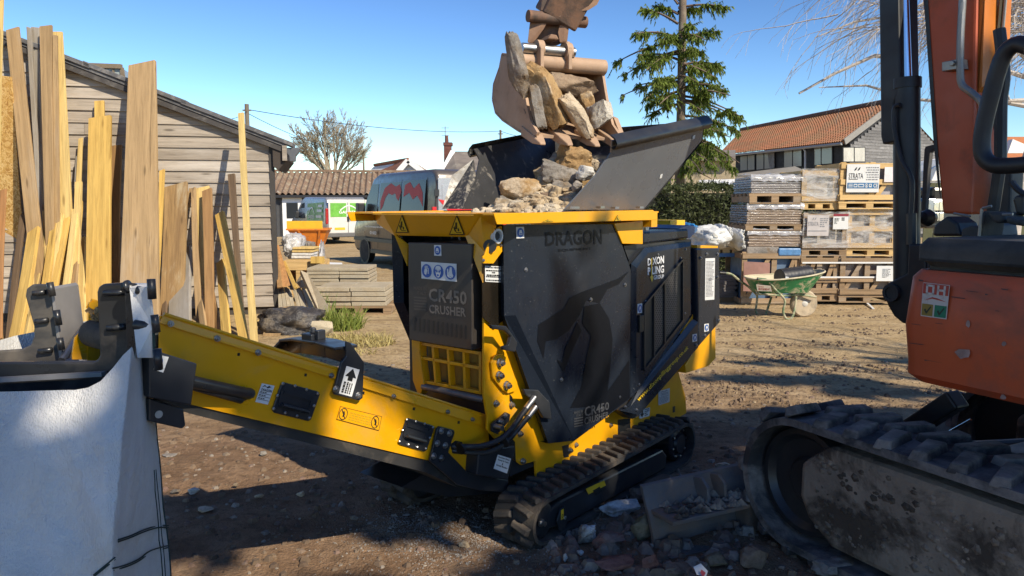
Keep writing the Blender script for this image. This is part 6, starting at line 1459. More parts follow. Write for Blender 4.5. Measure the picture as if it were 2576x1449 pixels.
arc = [(2.2 - .8 * i / 8, 1.28 + .28 * math.sin(math.pi * i / 8)) for i in range(9)]; mb = MB(); spoly(mb, arc + [(x, z - .06) for x, z in arc[::-1]], .012); mb.build('logo_arc', wht_dec, wv)
spoly(MB(), [(2.75, 1.05), (3.6, 1.05), (3.55, 1.3), (3.2, 1.70), (2.8, 1.74)]).build('side_window', GLASS('van_glass_pale', (.08, .10, .11), .05, 1), wv)
MB().bx(3.3, 3.5, .03, .2, 1.05, 1.35).build('wing_mirror', trim_m, wv, bevel=.03)
def wrq(y0, y1, z0, z1, dx=.045): return [V((-dx, y0, z1)), V((-dx, y1, z1)), V((-dx, y1, z0)), V((-dx, y0, z0))]
for y0, y1 in ((-.10, -.94), (-.96, -1.80)):
    rd = MB().prism(wrq(y0, y1, .45, 1.86, .03), V((-.02, 0, 0))).build('rear_door', wp_, wv, bevel=.02)
    MB().prism(wrq(y0 - .08, y1 + .06, 1.14, 1.72, .052), V((-.006, 0, 0))).build('window', M('green_window_vinyl', (.15, .42, .06), .3, var=.2), rd, bevel=.02)
text_on(MB(), 'GARDENS', wrq(-.55, -1.45, 1.28, 1.40, .062), .02).build('lettering', wht_dec, wv)
arc = [(-.6 - .8 * i / 8, 1.44 + .2 * math.sin(math.pi * i / 8)) for i in range(9)]; poly_on(MB(), [V((-.061, y, z)) for y, z in arc + [(y, z - .05) for y, z in arc[::-1]]]).build('logo_arc', wht_dec, wv)
MB().prism(wrq(-.35, -.80, .60, .70, .055), V((-.008, 0, 0))).build('number_plate', yellow_label, wv)
MB().prism(wrq(-.90, -1.0, .95, 1.15, .055), V((-.02, 0, 0))).build('door_handle', trim_m, wv)
MB().bx(-.09, .1, -1.88, -.02, .30, .48).build('bumper', M('bumper_grey', (.12, .12, .12), .6), wv, bevel=.03)
for y in (-.05, -1.85): MB().bx(-.03, .1, y - .06, y + .06, .85, 1.5).build('tail_light', M('tail_light_red', (.35, .02, .02), .25), wv, bevel=.02)
# --- orange skip
sk0 = on_z(780, 618); skp = thing('skip', 'small orange skip with a yellow upper band in front of the white van', 'skip', loc=sk0, rotz=.12)
S_ = sk0.y / F
wb2, wt2, h2 = 66 * S_ / 2, 96 * S_ / 2, 42 * S_
mb = MB(); o_ = M('skip_orange', (.62, .19, .02), .5, var=.1, dirt=(.3, .12, .04), ds=3)
bt_ = [V((-wb2 * .6, -.45, .02)), V((wb2, -.45, .02)), V((wb2, .45, .02)), V((-wb2 * .6, .45, .02))]; tp_ = [V((-wt2, -.7, h2)), V((wt2, -.7, h2)), V((wt2, .7, h2)), V((-wt2, .7, h2))]
mb.add(bt_ + tp_, [(3, 2, 1, 0), (0, 1, 5, 4), (1, 2, 6, 5), (2, 3, 7, 6), (3, 0, 4, 7), (4, 5, 6, 7)]); sb = mb.build('body', o_, skp, bevel=.02)
for t in (.28, .82): a = bt_[0].lerp(bt_[1], t) + V((0, -.03, 0)); b = tp_[0].lerp(tp_[1], t) + V((0, -.03, 0)); MB().bar(a, b, .07, .06, (0, 1, 0)).build('rib', o_, skp)
MB().bx(-wt2, wt2 * .78, -.73, -.68, h2, h2 + 21 * S_).build('side_board', M('skip_yellow', (.72, .40, .02), .5, var=.08), skp, bevel=.01)
MB().bx(-wt2 - .03, wt2 + .03, -.76, .76, h2 - .03, h2 + .03).build('rim', o_, skp)
# --- houses and chimney
def gable_house(name, label, k, eaveL, eaveR, apex, depth, back, wall, roof_, zl=0):
    a = on_y(*cv(k, *eaveL), depth); b = on_y(*cv(k, *eaveR), depth); c = on_y(*cv(k, *apex), depth)
    t = thing(name, label, 'house', loc=(c.x, depth, 0))
    z = lambda p: p.z
    mb = MB(); mb.prism([V((a.x, depth, 0)), V((b.x, depth, 0)), b, c, a], V((0, back, 0))); mb.build('wall', wall, t, world=True)
    o = V((0, -.3, .06)); e = V((0, back + .6, 0))
    for p, q in ((a, c), (b, c)):
        d = (p - c).normalized() * .4; mb = MB(); mb.prism([c + o, p + o + d, p + o + d + e, c + o + e], V((0, 0, .14))); mb.build('roof', roof_, t, world=True)
        MB().bar(c + o + V((0, -.05, -.1)), p + o + d + V((0, -.05, -.1)), .25, .06, (0, 1, 0)).build('barge_board', white_paint, t, world=True)
    return t
tile_red = M('red_roof_tiles', (.30, .115, .06), .8, var=.2, vsc=1.5, dirt=(.16, .10, .07), ds=1.2)
# a house whose long roof runs off to the left of its white gable
hh = thing('white_gabled_house', 'white gabled house with a red tiled roof behind the grey van', 'house', loc=(on_y(1025, 440, 55).x, 55, 0))
pa = lambda x, y, d=55: on_y(x, y, d)
g0, g1, ap = pa(990, 448), pa(1085, 448), pa(1028, 406)
MB().prism([V((g0.x, 55, 0)), V((g1.x, 55, 0)), g1, ap, g0], V((-4, 8, 0))).build('wall', white_paint, hh, world=True)
lft = pa(930, 438, 62)
MB().prism([ap + V((0, -.3, .1)), g0 + V((-.2, -.3, 0)), pa(915, 446, 63), pa(945, 424, 66)], V((0, 0, .15))).build('roof', tile_red, hh, world=True)
MB().prism([ap + V((0, -.3, .1)), g1 + V((.4, -.3, -.05)), g1 + V((-4, 8, 0)), ap + V((-4, 8, .1))], V((0, 0, .15))).build('roof', tile_red, hh, world=True)
for p in (g0, g1): MB().bar(ap + V((0, -.35, .05)), p + V((0, -.35, 0)), .38, .08, (0, 1, 0)).build('barge_board', white_paint, hh, world=True)
ch = thing('chimneyed_house', 'grey roofed house with a tall brick chimney behind the hopper', 'house', loc=(on_y(1170, 440, 50).x, 50, 0))
rf0 = [on_y(1128, 388, 49), on_y(1145, 380, 52), on_y(1330, 380, 52), on_y(1330, 432, 47), on_y(1152, 432, 47)]
slate = M('slate_roof', (.19, .16, .135), .8, var=.25, vsc=1.2, dirt=(.28, .25, .2), ds=1.5)
MB().add([on_y(1118, 424, 48.5), on_y(1138, 381, 51), on_y(1340, 381, 51), on_y(1340, 432, 47), on_y(1150, 432, 47)], [(0, 1, 2, 3, 4)]).add([on_y(1138, 381, 51), on_y(1340, 381, 51), on_y(1340, 432, 55), on_y(1118, 424, 55)], [(3, 2, 1, 0)]).build('roof', slate, ch, world=True)
wl = MB(); a = on_y(1120, 430, 48.5); b = on_y(1340, 432, 47.4); wl.bx(a.x, b.x, 47.6, 54, 0, a.z - .1); wl.build('wall', white_paint, ch, world=True)
MB().bar(on_y(1113, 432, 48.2), on_y(1139, 381, 50.8), .3, .1, (0, 1, 0)).build('barge_board', white_paint, ch, world=True)
cm = M('chimney_brick', (.15, .055, .04), .85, var=.25, vsc=3)
a = on_y(1117, 425, 51); b = on_y(1134, 362, 51); c_ = MB().bx(a.x, b.x, 51, 51.7, a.z - 1, b.z).build('chimney', cm, ch, world=True)
a = on_y(1115, 366, 51); b = on_y(1137, 358, 51); MB().bx(a.x, b.x, 50.95, 51.75, a.z, b.z).build('chimney_cap', cm, c_, world=True)
a = on_y(1124, 358, 51.3); MB().cyl(a, a + V((0, 0, .45)), .13, .10, 10).build('chimney_pot', cm, c_, world=True)
a = on_y(1120, 358, 51.3); b = on_y(1120, 318, 51.3); mb = MB(); mb.cyl(a, b, .025, seg=5)
for dz in (.1, .35, .6): mb.bar(b + V((-.25, 0, -dz)), b + V((.25, 0, -dz)), .03, .03)
mb.build('aerial', FLAT('aerial_grey', (.25, .25, .25), .5, .5), c_, world=True)
# --- poles and wires
pole_m = M('pole_wood', (.17, .14, .10), .9)
def pole(x, y0, dep, r, label, yb=None):
    a = on_y(x, y0, dep); b = V((a.x, dep, 0)); t = thing('utility_pole', label, 'pole', loc=b)
    MB().cyl(V((0, 0, -.2)), V((0, 0, a.z)), r * 1.2, r, 10).build('post', pole_m, t); MB().bar(V((-.25, 0, a.z - .35)), V((.25, 0, a.z - .35)), .08, .08).build('insulator_bar', pole_m, t)
    return a
a1 = pole(620.5, 262, 45, .12, 'wooden utility pole rising above the shed roof at the left')
a2 = pole(1259, 327, 70, .10, 'thin utility pole far behind, left of the raised bucket')
a3 = pole(914, 375, 75, .09, 'thin pole in front of the bare tree')
wire_m = FLAT('wire_grey', (.03, .03, .035), .6)
def wire(p, q, sag, label, r=.018):
    P = [p.lerp(q, i / 14) - V((0, 0, sag * 4 * (i / 14) * (1 - i / 14))) for i in range(15)]; tag(MB().tube(P, r, 4).build('overhead_wire', wire_m, None), label, 'wire', 'overhead wires')
wire(a1 - V((0, 0, .3)), a2 - V((0, 0, .1)), .5, 'long overhead wire from the left pole across the sky to the far thin pole', .02)
wire(a1 - V((0, 0, .5)), a3 - V((0, 0, .2)), .6, 'overhead wire dropping steeply from the left pole towards the bare tree', .02)
wire(a1 - V((0, 0, .4)), on_y(575, 300, 38), .1, 'short overhead wire going down left from the pole behind the shed roof', .015)
wire(a2 - V((0, 0, .1)), on_y(1420, 350, 60), .3, 'overhead wire running right from the far thin pole behind the bucket', .02)

# ================================================================== TREES
def bare_tree(name, label, base, h, trunk_r, seed, mat, spread=.6, levels=6, lean=(0, 0), droop=0.0, group=None, split=(2, 3), first=.22, twig=.008, seg=4, shrink=.74):
    rnd = random.Random(seed); tr = MB(); cr = MB(); ends = []
    def grow(p, d, ln, r, lv, mb):
        n = 4 if lv < 2 else 3; P = [p]; R = [r]; q = p.copy(); dd = d.copy()
        for i in range(n):
            dd = (dd + V((rnd.gauss(0, .10), rnd.gauss(0, .10), rnd.gauss(0, .06) + .03 - droop * lv * .05))).normalized(); q = q + dd * ln / n; P.append(q.copy()); R.append(max(twig, r * (1 - .35 * (i + 1) / n)))
        (tr if lv == 0 else cr).tube(P, R, 7 if lv == 0 else (5 if lv < 3 else 3), cap=False)
        if lv >= levels: ends.append(q); return
        k = rnd.randint(*split) + (1 if lv == 0 else 0)
        for j in range(k):
            ax = V((rnd.gauss(0, 1), rnd.gauss(0, 1), rnd.gauss(0, .5))).normalized(); ang = spread * (.55 + .7 * rnd.random()) * (1.0 if j else .45)
            nd = (Matrix.Rotation(ang, 3, ax) @ dd).normalized(); nd.z = nd.z * (1 - droop * .3) + .10 - droop * .25 * (lv / levels); nd.normalize()
            start = P[-1] if j < 2 else P[-2]
            grow(start, nd, ln * shrink * (.75 + .45 * rnd.random()), max(twig, R[-1] * (.78 if j == 0 else .6)), lv + 1, cr)
    t = thing(name, label, 'tree', loc=base, group=group)
    grow(V((0, 0, -.1)), V((lean[0], lean[1], 1)).normalized(), h * first, trunk_r, 0, tr)
    tr.build('trunk', mat, t, smooth='all'); cr.build('crown', mat, t, smooth='all'); return t, ends
bark_pale = M('pale_bark', (.30, .255, .18), .9, var=.25, dirt=(.20, .20, .11), ds=1.0)
bark_grey = M('grey_brown_bark', (.20, .15, .13), .9, var=.2)
bark_birch = M('birch_bark', (.46, .41, .36), .8, var=.2, dirt=(.10, .08, .07), ds=5)
def fan_tree(name, label, base, top, halfw, seed, mat, n=16):
    rr = random.Random(seed); cr = MB(); tr = MB(); base = V(base); H = top - base.z
    tr.tube([base - V((0, 0, 3)), base, base + V((.1, 0, H * .12))], [.5, .4, .32], 8)
    def limb(p, d, ln, r, lv):
        k = max(3, int(ln / .7)); P = [p]; dd = d
        for i in range(k): dd = (dd + V((rr.gauss(0, .10), rr.gauss(0, .10), rr.gauss(.015, .07)))).normalized(); P.append(P[-1] + dd * ln / k)
        cr.tube(P, [max(.011, r * (1 - .85 * i / k)) for i in range(k + 1)], 5 if lv == 0 else 3, cap=False)
        if lv >= 3: return
        m = (11, 8, 6)[lv]
        for j in range(m):
            t = .25 + .75 * (j + rr.random()) / m; i = min(int(t * k), k - 1); q = P[i].lerp(P[i + 1], t * k - i); d0 = (P[i + 1] - P[i]).normalized()
            ax = V((rr.gauss(0, 1), rr.gauss(0, 1), rr.gauss(0, 1))).normalized(); nd = (Matrix.Rotation(rr.uniform(.35, .85) * rr.choice((-1, 1)), 3, ax) @ d0); nd.z += .12; nd.normalize()
            limb(q, nd, ln * (1.05 - .55 * t) * (.56, .58, .62)[lv] * rr.uniform(.6, 1.2), r * (1 - .8 * t) * .5, lv + 1)
    for i in range(n):
        a = (i + .5 + rr.uniform(-.3, .3)) / n * math.pi; e = V((-math.cos(a) * halfw, rr.uniform(-.6, .6) * halfw, H * (.30 + .70 * math.sin(a)))); p0 = base + V((-math.cos(a) * .4, 0, H * .10 * rr.random())); d = (base + e) - p0
        limb(p0, (d.normalized() + V((0, 0, .12))).normalized(), d.length * .86, .12, 0)
    t = thing(name, label, 'tree', loc=(base.x, base.y, 0)); tr.build('trunk', mat, t, world=True, smooth='all'); cr.build('crown', mat, t, world=True)
b_ = on_y(836, 455, 62); fan_tree('bare_tree', 'wide bare pale branched tree behind the corrugated roof', b_, on_y(836, 288, 62).z, 3.25, 5, bark_pale)
# ================================================================== RIGHT BACKGROUND
ZM.update(b2=ZM['b2'])
# --- barn
barn = thing('tiled_barn', 'black weatherboarded barn with an orange pantile roof and a row of windows', 'barn', loc=(15, 36, 0))
def atz(px, py, z):
    d = ray(px, py); t = (z - CH) / d.z; return CAMP + d * t
eR, eL = atz(2120, 357, 4.5), atz(1806, 391, 4.5); rR, rL = atz(2256, 254, 6.6), atz(1866, 329, 6.6)
pantile = M('orange_pantiles', (.29, .12, .062), .8, var=.22, vsc=1.2, dirt=(.21, .13, .075), ds=.9, dth=(.42, .60), damt=.8, fleck=(.16, .10, .07), fs=4, fth=(.62, .72))
mb = MB(); N = 330; rows = 20
def rp(i, j):
    u = i / N; v = j / rows; p = (eR.lerp(eL, u)).lerp(rR.lerp(rL, u), v); return p
nrm = (eL - eR).cross(rR - eR).normalized(); nrm = nrm if nrm.z > 0 else -nrm
for j in range(rows + 1):
    for i in range(N + 1):
        mb.v.append(rp(i, j) + nrm * (.05 * math.sin(i * 2 * math.pi / 5) + .0) )
for j in range(rows):
    base = len(mb.v)
    # each course is lifted at its lower edge
    o = [V(mb.v[j * (N + 1) + i]) + nrm * .05 for i in range(N + 1)] + [V(mb.v[(j + 1) * (N + 1) + i]) for i in range(N + 1)]
    b0 = len(mb.v); mb.v += o
    for i in range(N): mb.f.append((b0 + i, b0 + i + 1, b0 + N + 2 + i, b0 + N + 1 + i)); mb.m.append(0)
rt = mb.build('roof', pantile, barn, world=True)
back = (rR - eR); br = rR + V((back.x, back.y, -back.z)); bl = rL + V((back.x, back.y, -back.z))
MB().add([rR, rL, bl, br], [(0, 1, 2, 3)]).build('roof', pantile, barn, world=True)
MB().tube([rR + V((0, 0, .05)), rL + V((0, 0, .05))], .16, 8).build('ridge_tiles', M('ridge_dark', (.12, .07, .05), .85), barn, world=True)
bwall = M('black_tarred_boards', (.022, .023, .026), .75, var=.3)
wn_ = V((-(eL - eR).y, (eL - eR).x, 0)).normalized(); wn_ = wn_ if wn_.dot(CAMP - eR) > 0 else -wn_
wR = eR - wn_ * .4 + V((0, 0, -.05)); wL = eL - wn_ * .4 + V((0, 0, -.05))
def wpt(u, z): p = wR.lerp(wL, u); return V((p.x, p.y, z))
MB().prism([wpt(0, 0), wpt(1, 0), wpt(1, 4.45), wpt(0, 4.45)], -wn_ * .2).build('wall', bwall, barn, world=True)
# gable wall facing the yard: boards
gdir = V((rR.x - eR.x, rR.y - eR.y, 0)); gl = gdir.length * 2; gdir.normalize(); gout = V((gdir.y, -gdir.x, 0)); gout = gout if gout.y < 0 else -gout
gb = WOOD('grey_boards_lit_gable', (.19, .185, .18), (.08, .08, .08), axis=0, grey=(.26, .255, .25), knots=False, ovar=.2)  # on the gable, grey paints sunlight on the barn's black boards
g0 = V((wR.x, wR.y, 0)) + gout * .02
MB().prism([g0, g0 + gdir * (gl - .6), g0 + gdir * (gl - .6) + V((0, 0, 4.4)), V((rR.x, rR.y, 6.5)) + gout * .0 - gdir * .1, g0 + V((0, 0, 4.4))], -gout * .15).build('wall', bwall, barn, world=True)
for i in range(46):
    z0 = .2 + i * .14; z1 = z0 + .15
    a_, b2 = 0.0, gl - .6
    if z1 > 4.4: s = (z1 - 4.4) / 2.1 * (gl / 2 - .2); a_, b2 = s, gl - .6 - s
    if b2 - a_ < .3: break
    p = g0 + gdir * a_; q = g0 + gdir * b2
    mb = MB(); mb.prism([p + gout * .03 + V((0, 0, z0)), q + gout * .03 + V((0, 0, z0)), q + gout * .012 + V((0, 0, z1)), p + gout * .012 + V((0, 0, z1))], -gout * .012); mb.build('weatherboard', gb, barn, world=True)
MB().bar(eR + V((0, 0, .0)) + gout * .1, rR + gout * .1, .28, .05, gout).build('barge_board', M('pale_barge', (.25, .24, .22), .8), barn, world=True)
MB().tube([eR + wn_ * .05 + V((0, 0, -.08)), eL + wn_ * .05 + V((0, 0, -.08))], .07, 6).build('gutter', FLAT('grey_gutter', (.3, .3, .3), .5), barn, world=True)
def onbarn(px, py):
    return on_pl(px, py, wR + wn_ * .02, wn_)
frame_m = FLAT('black_frame', (.012, .012, .013), .6); wg = GLASS('barn_glass', (.30, .31, .28), .12, 1)
wins = [(337, 375, 408, 493), (380, 418, 403, 490), (431, 470, 393, 487), (477, 516, 388, 483), (591, 636, 376, 474), (642, 690, 368, 470), (765, 802, 352, 462), (808, 866, 345, 455)]
for x0, x1, y0, y1 in wins:
    q = [onbarn(*cv('b2', x, y)) for x, y in ((x0, y0 + 3), (x1, y0), (x1, y1 - 4), (x0, y1))]
    wf = MB().prism([quadmap(q, a, b) + wn_ * .03 for a, b in ((-.08, 1.04), (1.08, 1.04), (1.08, -.04), (-.08, -.04))], -wn_ * .04).build('window', frame_m, barn, world=True)
    MB().prism([p + wn_ * .04 for p in q], -wn_ * .008).build('pane', wg, wf, world=True)
q = [onbarn(*cv('b2', x, y)) + wn_ * .3 for x, y in ((722, 360), (738, 380), (738, 500))]; MB().tube(q, .05, 6).build('downpipe', FLAT('pale_pipe', (.45, .46, .48), .5), barn, world=True)
mb = MB(); mb.prism([onbarn(*cv('b2', x, y)) + wn_ * .1 for x, y in ((500, 392), (537, 385), (537, 480), (512, 484))], -wn_ * .05); mb.build('board_panel', gb, barn, world=True)
# gable windows
def ongab(px, py): return on_pl(px, py, g0 + gout * .045, gout)
for x0, x1 in ((930, 988), (994, 1052)):
    q = [ongab(*cv('b2', x, y)) for x, y in ((x0, 362), (x1, 360), (x1, 440), (x0, 440))]
    wf = MB().prism([quadmap(q, a, b) for a, b in ((-.08, 1.06), (1.08, 1.06), (1.08, -.05), (-.08, -.05))], -gout * .03).build('window', frame_m, barn, world=True); MB().prism([p + gout * .012 for p in q], -gout * .008).build('pane', M('curtained_pane', (.50, .48, .42), .3, var=.2, vsc=2), wf, world=True)
# --- low rendered building, lean-to roof
ob = thing('rendered_outbuilding', 'low beige rendered outbuilding under the conifer branches', 'building', loc=(on_y(1800, 500, 27).x, 27, 0))
beige = M('beige_render', (.42, .34, .225), .9, var=.08)
boxpx('d', 1690, 404, 1846, 560, 27, 4, 0).build('wall', beige, ob, world=True)
MB().prism([on_y(1680, 404, 26.6), on_y(1850, 404, 26.6), on_y(1850, 385, 31), on_y(1680, 385, 31)], V((0, 0, .12))).build('roof', slate, ob, world=True)
MB().prism([on_y(1758, 457, 26.2), on_y(1848, 455, 26.2), on_y(1848, 478, 25), on_y(1758, 478, 25)], V((0, 0, .06))).build('white_canopy', white_paint, ob, world=True)
lt = thing('lean_to', 'low boarded lean-to with a shallow roof below the barn windows', 'building', loc=(on_y(1900, 500, 30).x, 30, 0))
MB().prism([on_y(1846, 444, 30), on_y(2000, 425, 29), on_y(2035, 440, 28), on_y(1850, 470, 28)], V((0, 0, .1))).build('roof', M('grey_felt', (.24, .22, .19), .9), lt, world=True)
boxpx('d', 1848, 462, 2030, 560, 28.3, 1.5, 0).build('wall', gb, lt, world=True)
q = [on_y(*p, 25.5) for p in ((1795, 482), (1862, 463), (1868, 480), (1810, 486))]
# --- hedge
def leaf_m(name, c, c2, trans=.25):
    m, nt, b = newmat(name); co = coords(nt); 
    cc = ramp(nt, nz(nt, co, 1.6, 4, .6), [(.3, c), (.7, c2)]); oi = nt.nodes.new('ShaderNodeNewGeometry')
    cc = mixc(nt, ramp(nt, oi.outputs['Random Per Island'], [(0, 0.0), (1, .6)]), cc, mul(c2, 1.3))
    nt.links.new(cc, b.inputs['Base Color']); b.inputs['Roughness'].default_value = .6; b.inputs['Specular IOR Level'].default_value = .25
    tb = nt.nodes.new('ShaderNodeBsdfTranslucent'); nt.links.new(cc, tb.inputs['Color']); mx = nt.nodes.new('ShaderNodeMixShader'); mx.inputs[0].default_value = trans
    nt.links.new(b.outputs[0], mx.inputs[1]); nt.links.new(tb.outputs[0], mx.inputs[2]); nt.links.new(mx.outputs[0], nt.nodes['Material Output'].inputs[0]); return m
hedge_m = leaf_m('hedge_leaves', (.028, .040, .012), (.055, .065, .022), .1); cone_m = leaf_m('conifer_needles', (.085, .14, .020), (.20, .26, .042), .4)
rnd = random.Random(9)
hl = on_y(1500, 570, 17); hr = on_y(1885, 570, 16.4); hz = 1.65 + 43 / 1900 * 16.7
hd = thing('clipped_hedge', 'long dark clipped evergreen hedge behind the crusher', 'hedge', loc=((hl.x + hr.x) / 2, 17, 0))
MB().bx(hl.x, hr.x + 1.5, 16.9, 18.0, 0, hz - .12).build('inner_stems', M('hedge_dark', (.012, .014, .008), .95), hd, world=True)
mb = MB()
for i in range(15000):
    x = rnd.uniform(hl.x - .1, hr.x + 1.6); 
    if rnd.random() < .72: z = rnd.uniform(.05, hz); y = 16.85 - abs(rnd.gauss(0, .05)) + .18 * noise.noise(V((x * 1.5, z * 1.5, 0)))
    else: z = hz + rnd.gauss(0, .05) + .06 * noise.noise(V((x, 5, 0))); y = rnd.uniform(16.8, 18)
    a = rnd.random() * 6.28; l = rnd.uniform(.05, .12); d = V((math.cos(a) * .8, -.4 * rnd.random() - .1, math.sin(a) * .7 + .25)).normalized() * l; s = V((rnd.gauss(0, 1), rnd.gauss(0, .6), rnd.gauss(0, 1))).normalized() * l * .22; p = V((x, y, z))
    mb.add([p - s, p + s, p + d], [(0, 1, 2)])
mb.build('foliage', hedge_m, hd, world=True, kind='stuff')
# --- conifer
cb = on_y(1707, 600, 21); con = thing('conifer', 'tall conifer with drooping layered branches rising behind the hopper', 'tree', loc=(cb.x, 21, 0))
tr = MB(); tr.tube([V((cb.x, 21, 0)), V((cb.x - .02, 21, 4.3)), V((cb.x - .06, 21, 9.5)), V((cb.x - .06, 21, 13))], [.17, .12, .085, .03], 9); tr.build('trunk', M('conifer_bark', (.17, .13, .095), .95, var=.3, bump=.5, bs=30, dirt=(.24, .21, .15), ds=5), con, world=True, smooth='all')
fo = MB(); bw = MB(); rnd = random.Random(21)
S21 = 21 / F
# boughs read off the photograph: height on the trunk (px), tip (px), depth direction
boughs = [(60, 1612, 20, 0), (95, 1596, 85, -.6), (35, 1640, 15, .5), (30, 1760, 22, .3), (20, 1830, 18, -.2), (10, 1665, -30, .2), (100, 1670, 100, -.9), (85, 1742, 62, -.7), (105, 1806, 78, .1), (88, 1775, 100, -.8),
          (105, 1545, 160, -.1), (128, 1570, 190, .6), (150, 1605, 140, -.7), (135, 1625, 178, -1), (150, 1745, 120, -.8), (165, 1808, 162, .2), (160, 1800, 195, -.5), (190, 1815, 170, .6), (140, 1770, 130, .3),
          (205, 1566, 240, -.2), (215, 1600, 215, .5), (195, 1625, 250, -.8), (230, 1620, 270, .2), (215, 1650, 200, -1), (190, 1750, 205, -.6), (205, 1826, 228, -.2), (220, 1790, 250, .5), (230, 1838, 240, -.6),
          (240, 1858, 290, -.1), (225, 1800, 215, -.9), (255, 1845, 300, .5), (250, 1868, 302, .2), (255, 1780, 290, -1.0), (262, 1620, 300, .8), (240, 1660, 262, -.9),
          (290, 1860, 330, -.2), (300, 1835, 345, -.7), (310, 1800, 330, -1.1), (330, 1860, 410, -.3), (340, 1830, 395, -.8), (360, 1850, 425, .1), (370, 1800, 420, -.9), (380, 1770, 440, -1), (330, 1775, 360, .6), (400, 1740, 460, -.5), (410, 1680, 455, -.6), (420, 1790, 450, -.2), (390, 1640, 430, .4), (350, 1650, 390, .8), (0, 1755, -10, .0), (-20, 1720, -60, .4), (-40, 1690, -80, -.5), (-30, 1640, -60, .1), (-60, 1790, -40, .2)]
for hy, tx, ty, dd in boughs:
    a = on_y(1706, hy, 21); b = on_y(tx, ty, 21 + dd * 1.2); Lb_ = (b - a).length
    P = []
    for i in range(9):
        t = i / 8; p = a.lerp(b, t); p.z += math.sin(math.pi * t) * Lb_ * .06; P.append(p)
    bw.tube(P, [.035 * (1 - .8 * i / 8) + .004 for i in range(9)], 4, cap=False)
    nsp = int(30 + Lb_ * 50)
    for k in range(nsp):
        t = .22 + .78 * (k / nsp) + rnd.uniform(-.02, .02); t = min(t, 1); i = min(int(t * 8), 7); p = P[i].lerp(P[i + 1], t * 8 - i)
        d0 = (P[i + 1] - P[i]).normalized(); side = d0.cross(V((0, 0, 1))).normalized() * rnd.choice((-1, 1))
        l = (.22 + .34 * rnd.random()) * (1.15 - .55 * t) * min(1.5, .6 + Lb_ * .25)
        
        if noise.noise(p * 1.9 + V((0, 0, hy))) < -.12: continue
        q = p + side * l * rnd.uniform(.05, .8) + d0 * l * rnd.uniform(-.1, .6) - V((0, 0, l * rnd.uniform(-.35, .95)))
        bw.tube([p, q], [.006, .002], 3, cap=False)
        nl = 11
        for j in range(nl):
            s = (j + rnd.random()) / nl; c = p.lerp(q, s); dv = ((q - p).normalized() * .6 + V((rnd.gauss(0, .4), rnd.gauss(0, .4), -.75 - .3 * rnd.random()))).normalized() * rnd.uniform(.05, .14)
            w_ = dv.cross(V((rnd.gauss(0, 1), rnd.gauss(0, 1), rnd.gauss(0, 1)))).normalized() * rnd.uniform(.010, .020)
            fo.add([c - w_, c + w_, c + dv * .6 + w_ * .8, c + dv], [(0, 1, 2, 3)])
bw.build('boughs', M('bough_bark', (.14, .10, .075), .95), con, world=True)
fo.build('foliage', cone_m, con, world=True, kind='stuff')
# --- distant bare trees, birch on the right
for i, (x, d, h, sd, lb) in enumerate(((1905, 75, 9.2, 41, 'distant bare purplish tree left of the barn ridge'), (1960, 80, 9.8, 42, 'distant bare purplish tree just above the barn ridge'), (1590, 85, 9.6, 43, 'faint distant bare tree behind the back of the hopper'))):
    b_ = on_y(x, 500, d); bare_tree('bare_tree', lb, (b_.x, d, 0), h, .22, sd, bark_grey, spread=.45, levels=6, first=.25, twig=.014, shrink=.74)
b_ = on_y(2545, 500, 20); t_, ends = bare_tree('birch_tree', 'bare birch tree with fine drooping twigs behind the orange boom', (b_.x, 20, 0), 12, .2, 57, bark_birch, spread=.55, levels=3, first=.33, twig=.012, shrink=.85)
tw = MB(); rnd = random.Random(5)
for i in range(300):
    tx = 2576 + 60 - abs(rnd.gauss(0, 1)) * 290; ty = rnd.uniform(-120, 120); st = on_y(tx + rnd.uniform(40, 200), ty - rnd.uniform(10, 60), 20 + rnd.uniform(-2, 2)); 
    if tx < 1985: continue
    q = st.copy(); d = V((rnd.uniform(-1, -.2), rnd.gauss(0, .3), rnd.uniform(-.35, .35))).normalized(); P = [q.copy()]; n = rnd.randint(7, 14)
    for j in range(n):
        d = (d + V((rnd.gauss(-.02, .10), rnd.gauss(0, .1), -.07 + rnd.gauss(0, .09)))).normalized(); q = q + d * .24; P.append(q.copy())
        if rnd.random() < .75 and j > 1:
            d2 = (d + V((rnd.gauss(0, .5), rnd.gauss(0, .5), -.5 + rnd.gauss(0, .3)))).normalized(); r = q.copy(); P2 = [r.copy()]
            for m_ in range(rnd.randint(3, 6)): d2 = (d2 + V((rnd.gauss(0, .12), rnd.gauss(0, .12), -.1))).normalized(); r = r + d2 * .15; P2.append(r.copy())
            tw.tube(P2, [.0045] * len(P2), 3, cap=False)
    tw.tube(P, [.016 * (1 - j / len(P)) + .004 for j in range(len(P))], 3, cap=False)
tw.build('twigs', bark_birch, t_, world=True, kind='stuff')
mb = MB()
for pts in ([(2600, 200), (2520, 175), (2440, 130), (2380, 118), (2330, 100)], [(2600, 270), (2540, 260), (2530, 230), (2480, 180)], [(2600, 160), (2560, 130), (2500, 140)], [(2620, 60), (2500, 40), (2300, 30), (2150, 55), (2050, 95)], [(2620, 250), (2450, 260), (2300, 250), (2180, 215), (2060, 220)], [(2300, 150), (2200, 140), (2100, 185), (2010, 235)]):
    mb.tube([on_y(x, y, 20) for x, y in pts], [.07, .055, .04, .03, .012][:len(pts)], 6, cap=False)
mb.build('limbs', bark_birch, t_, world=True)
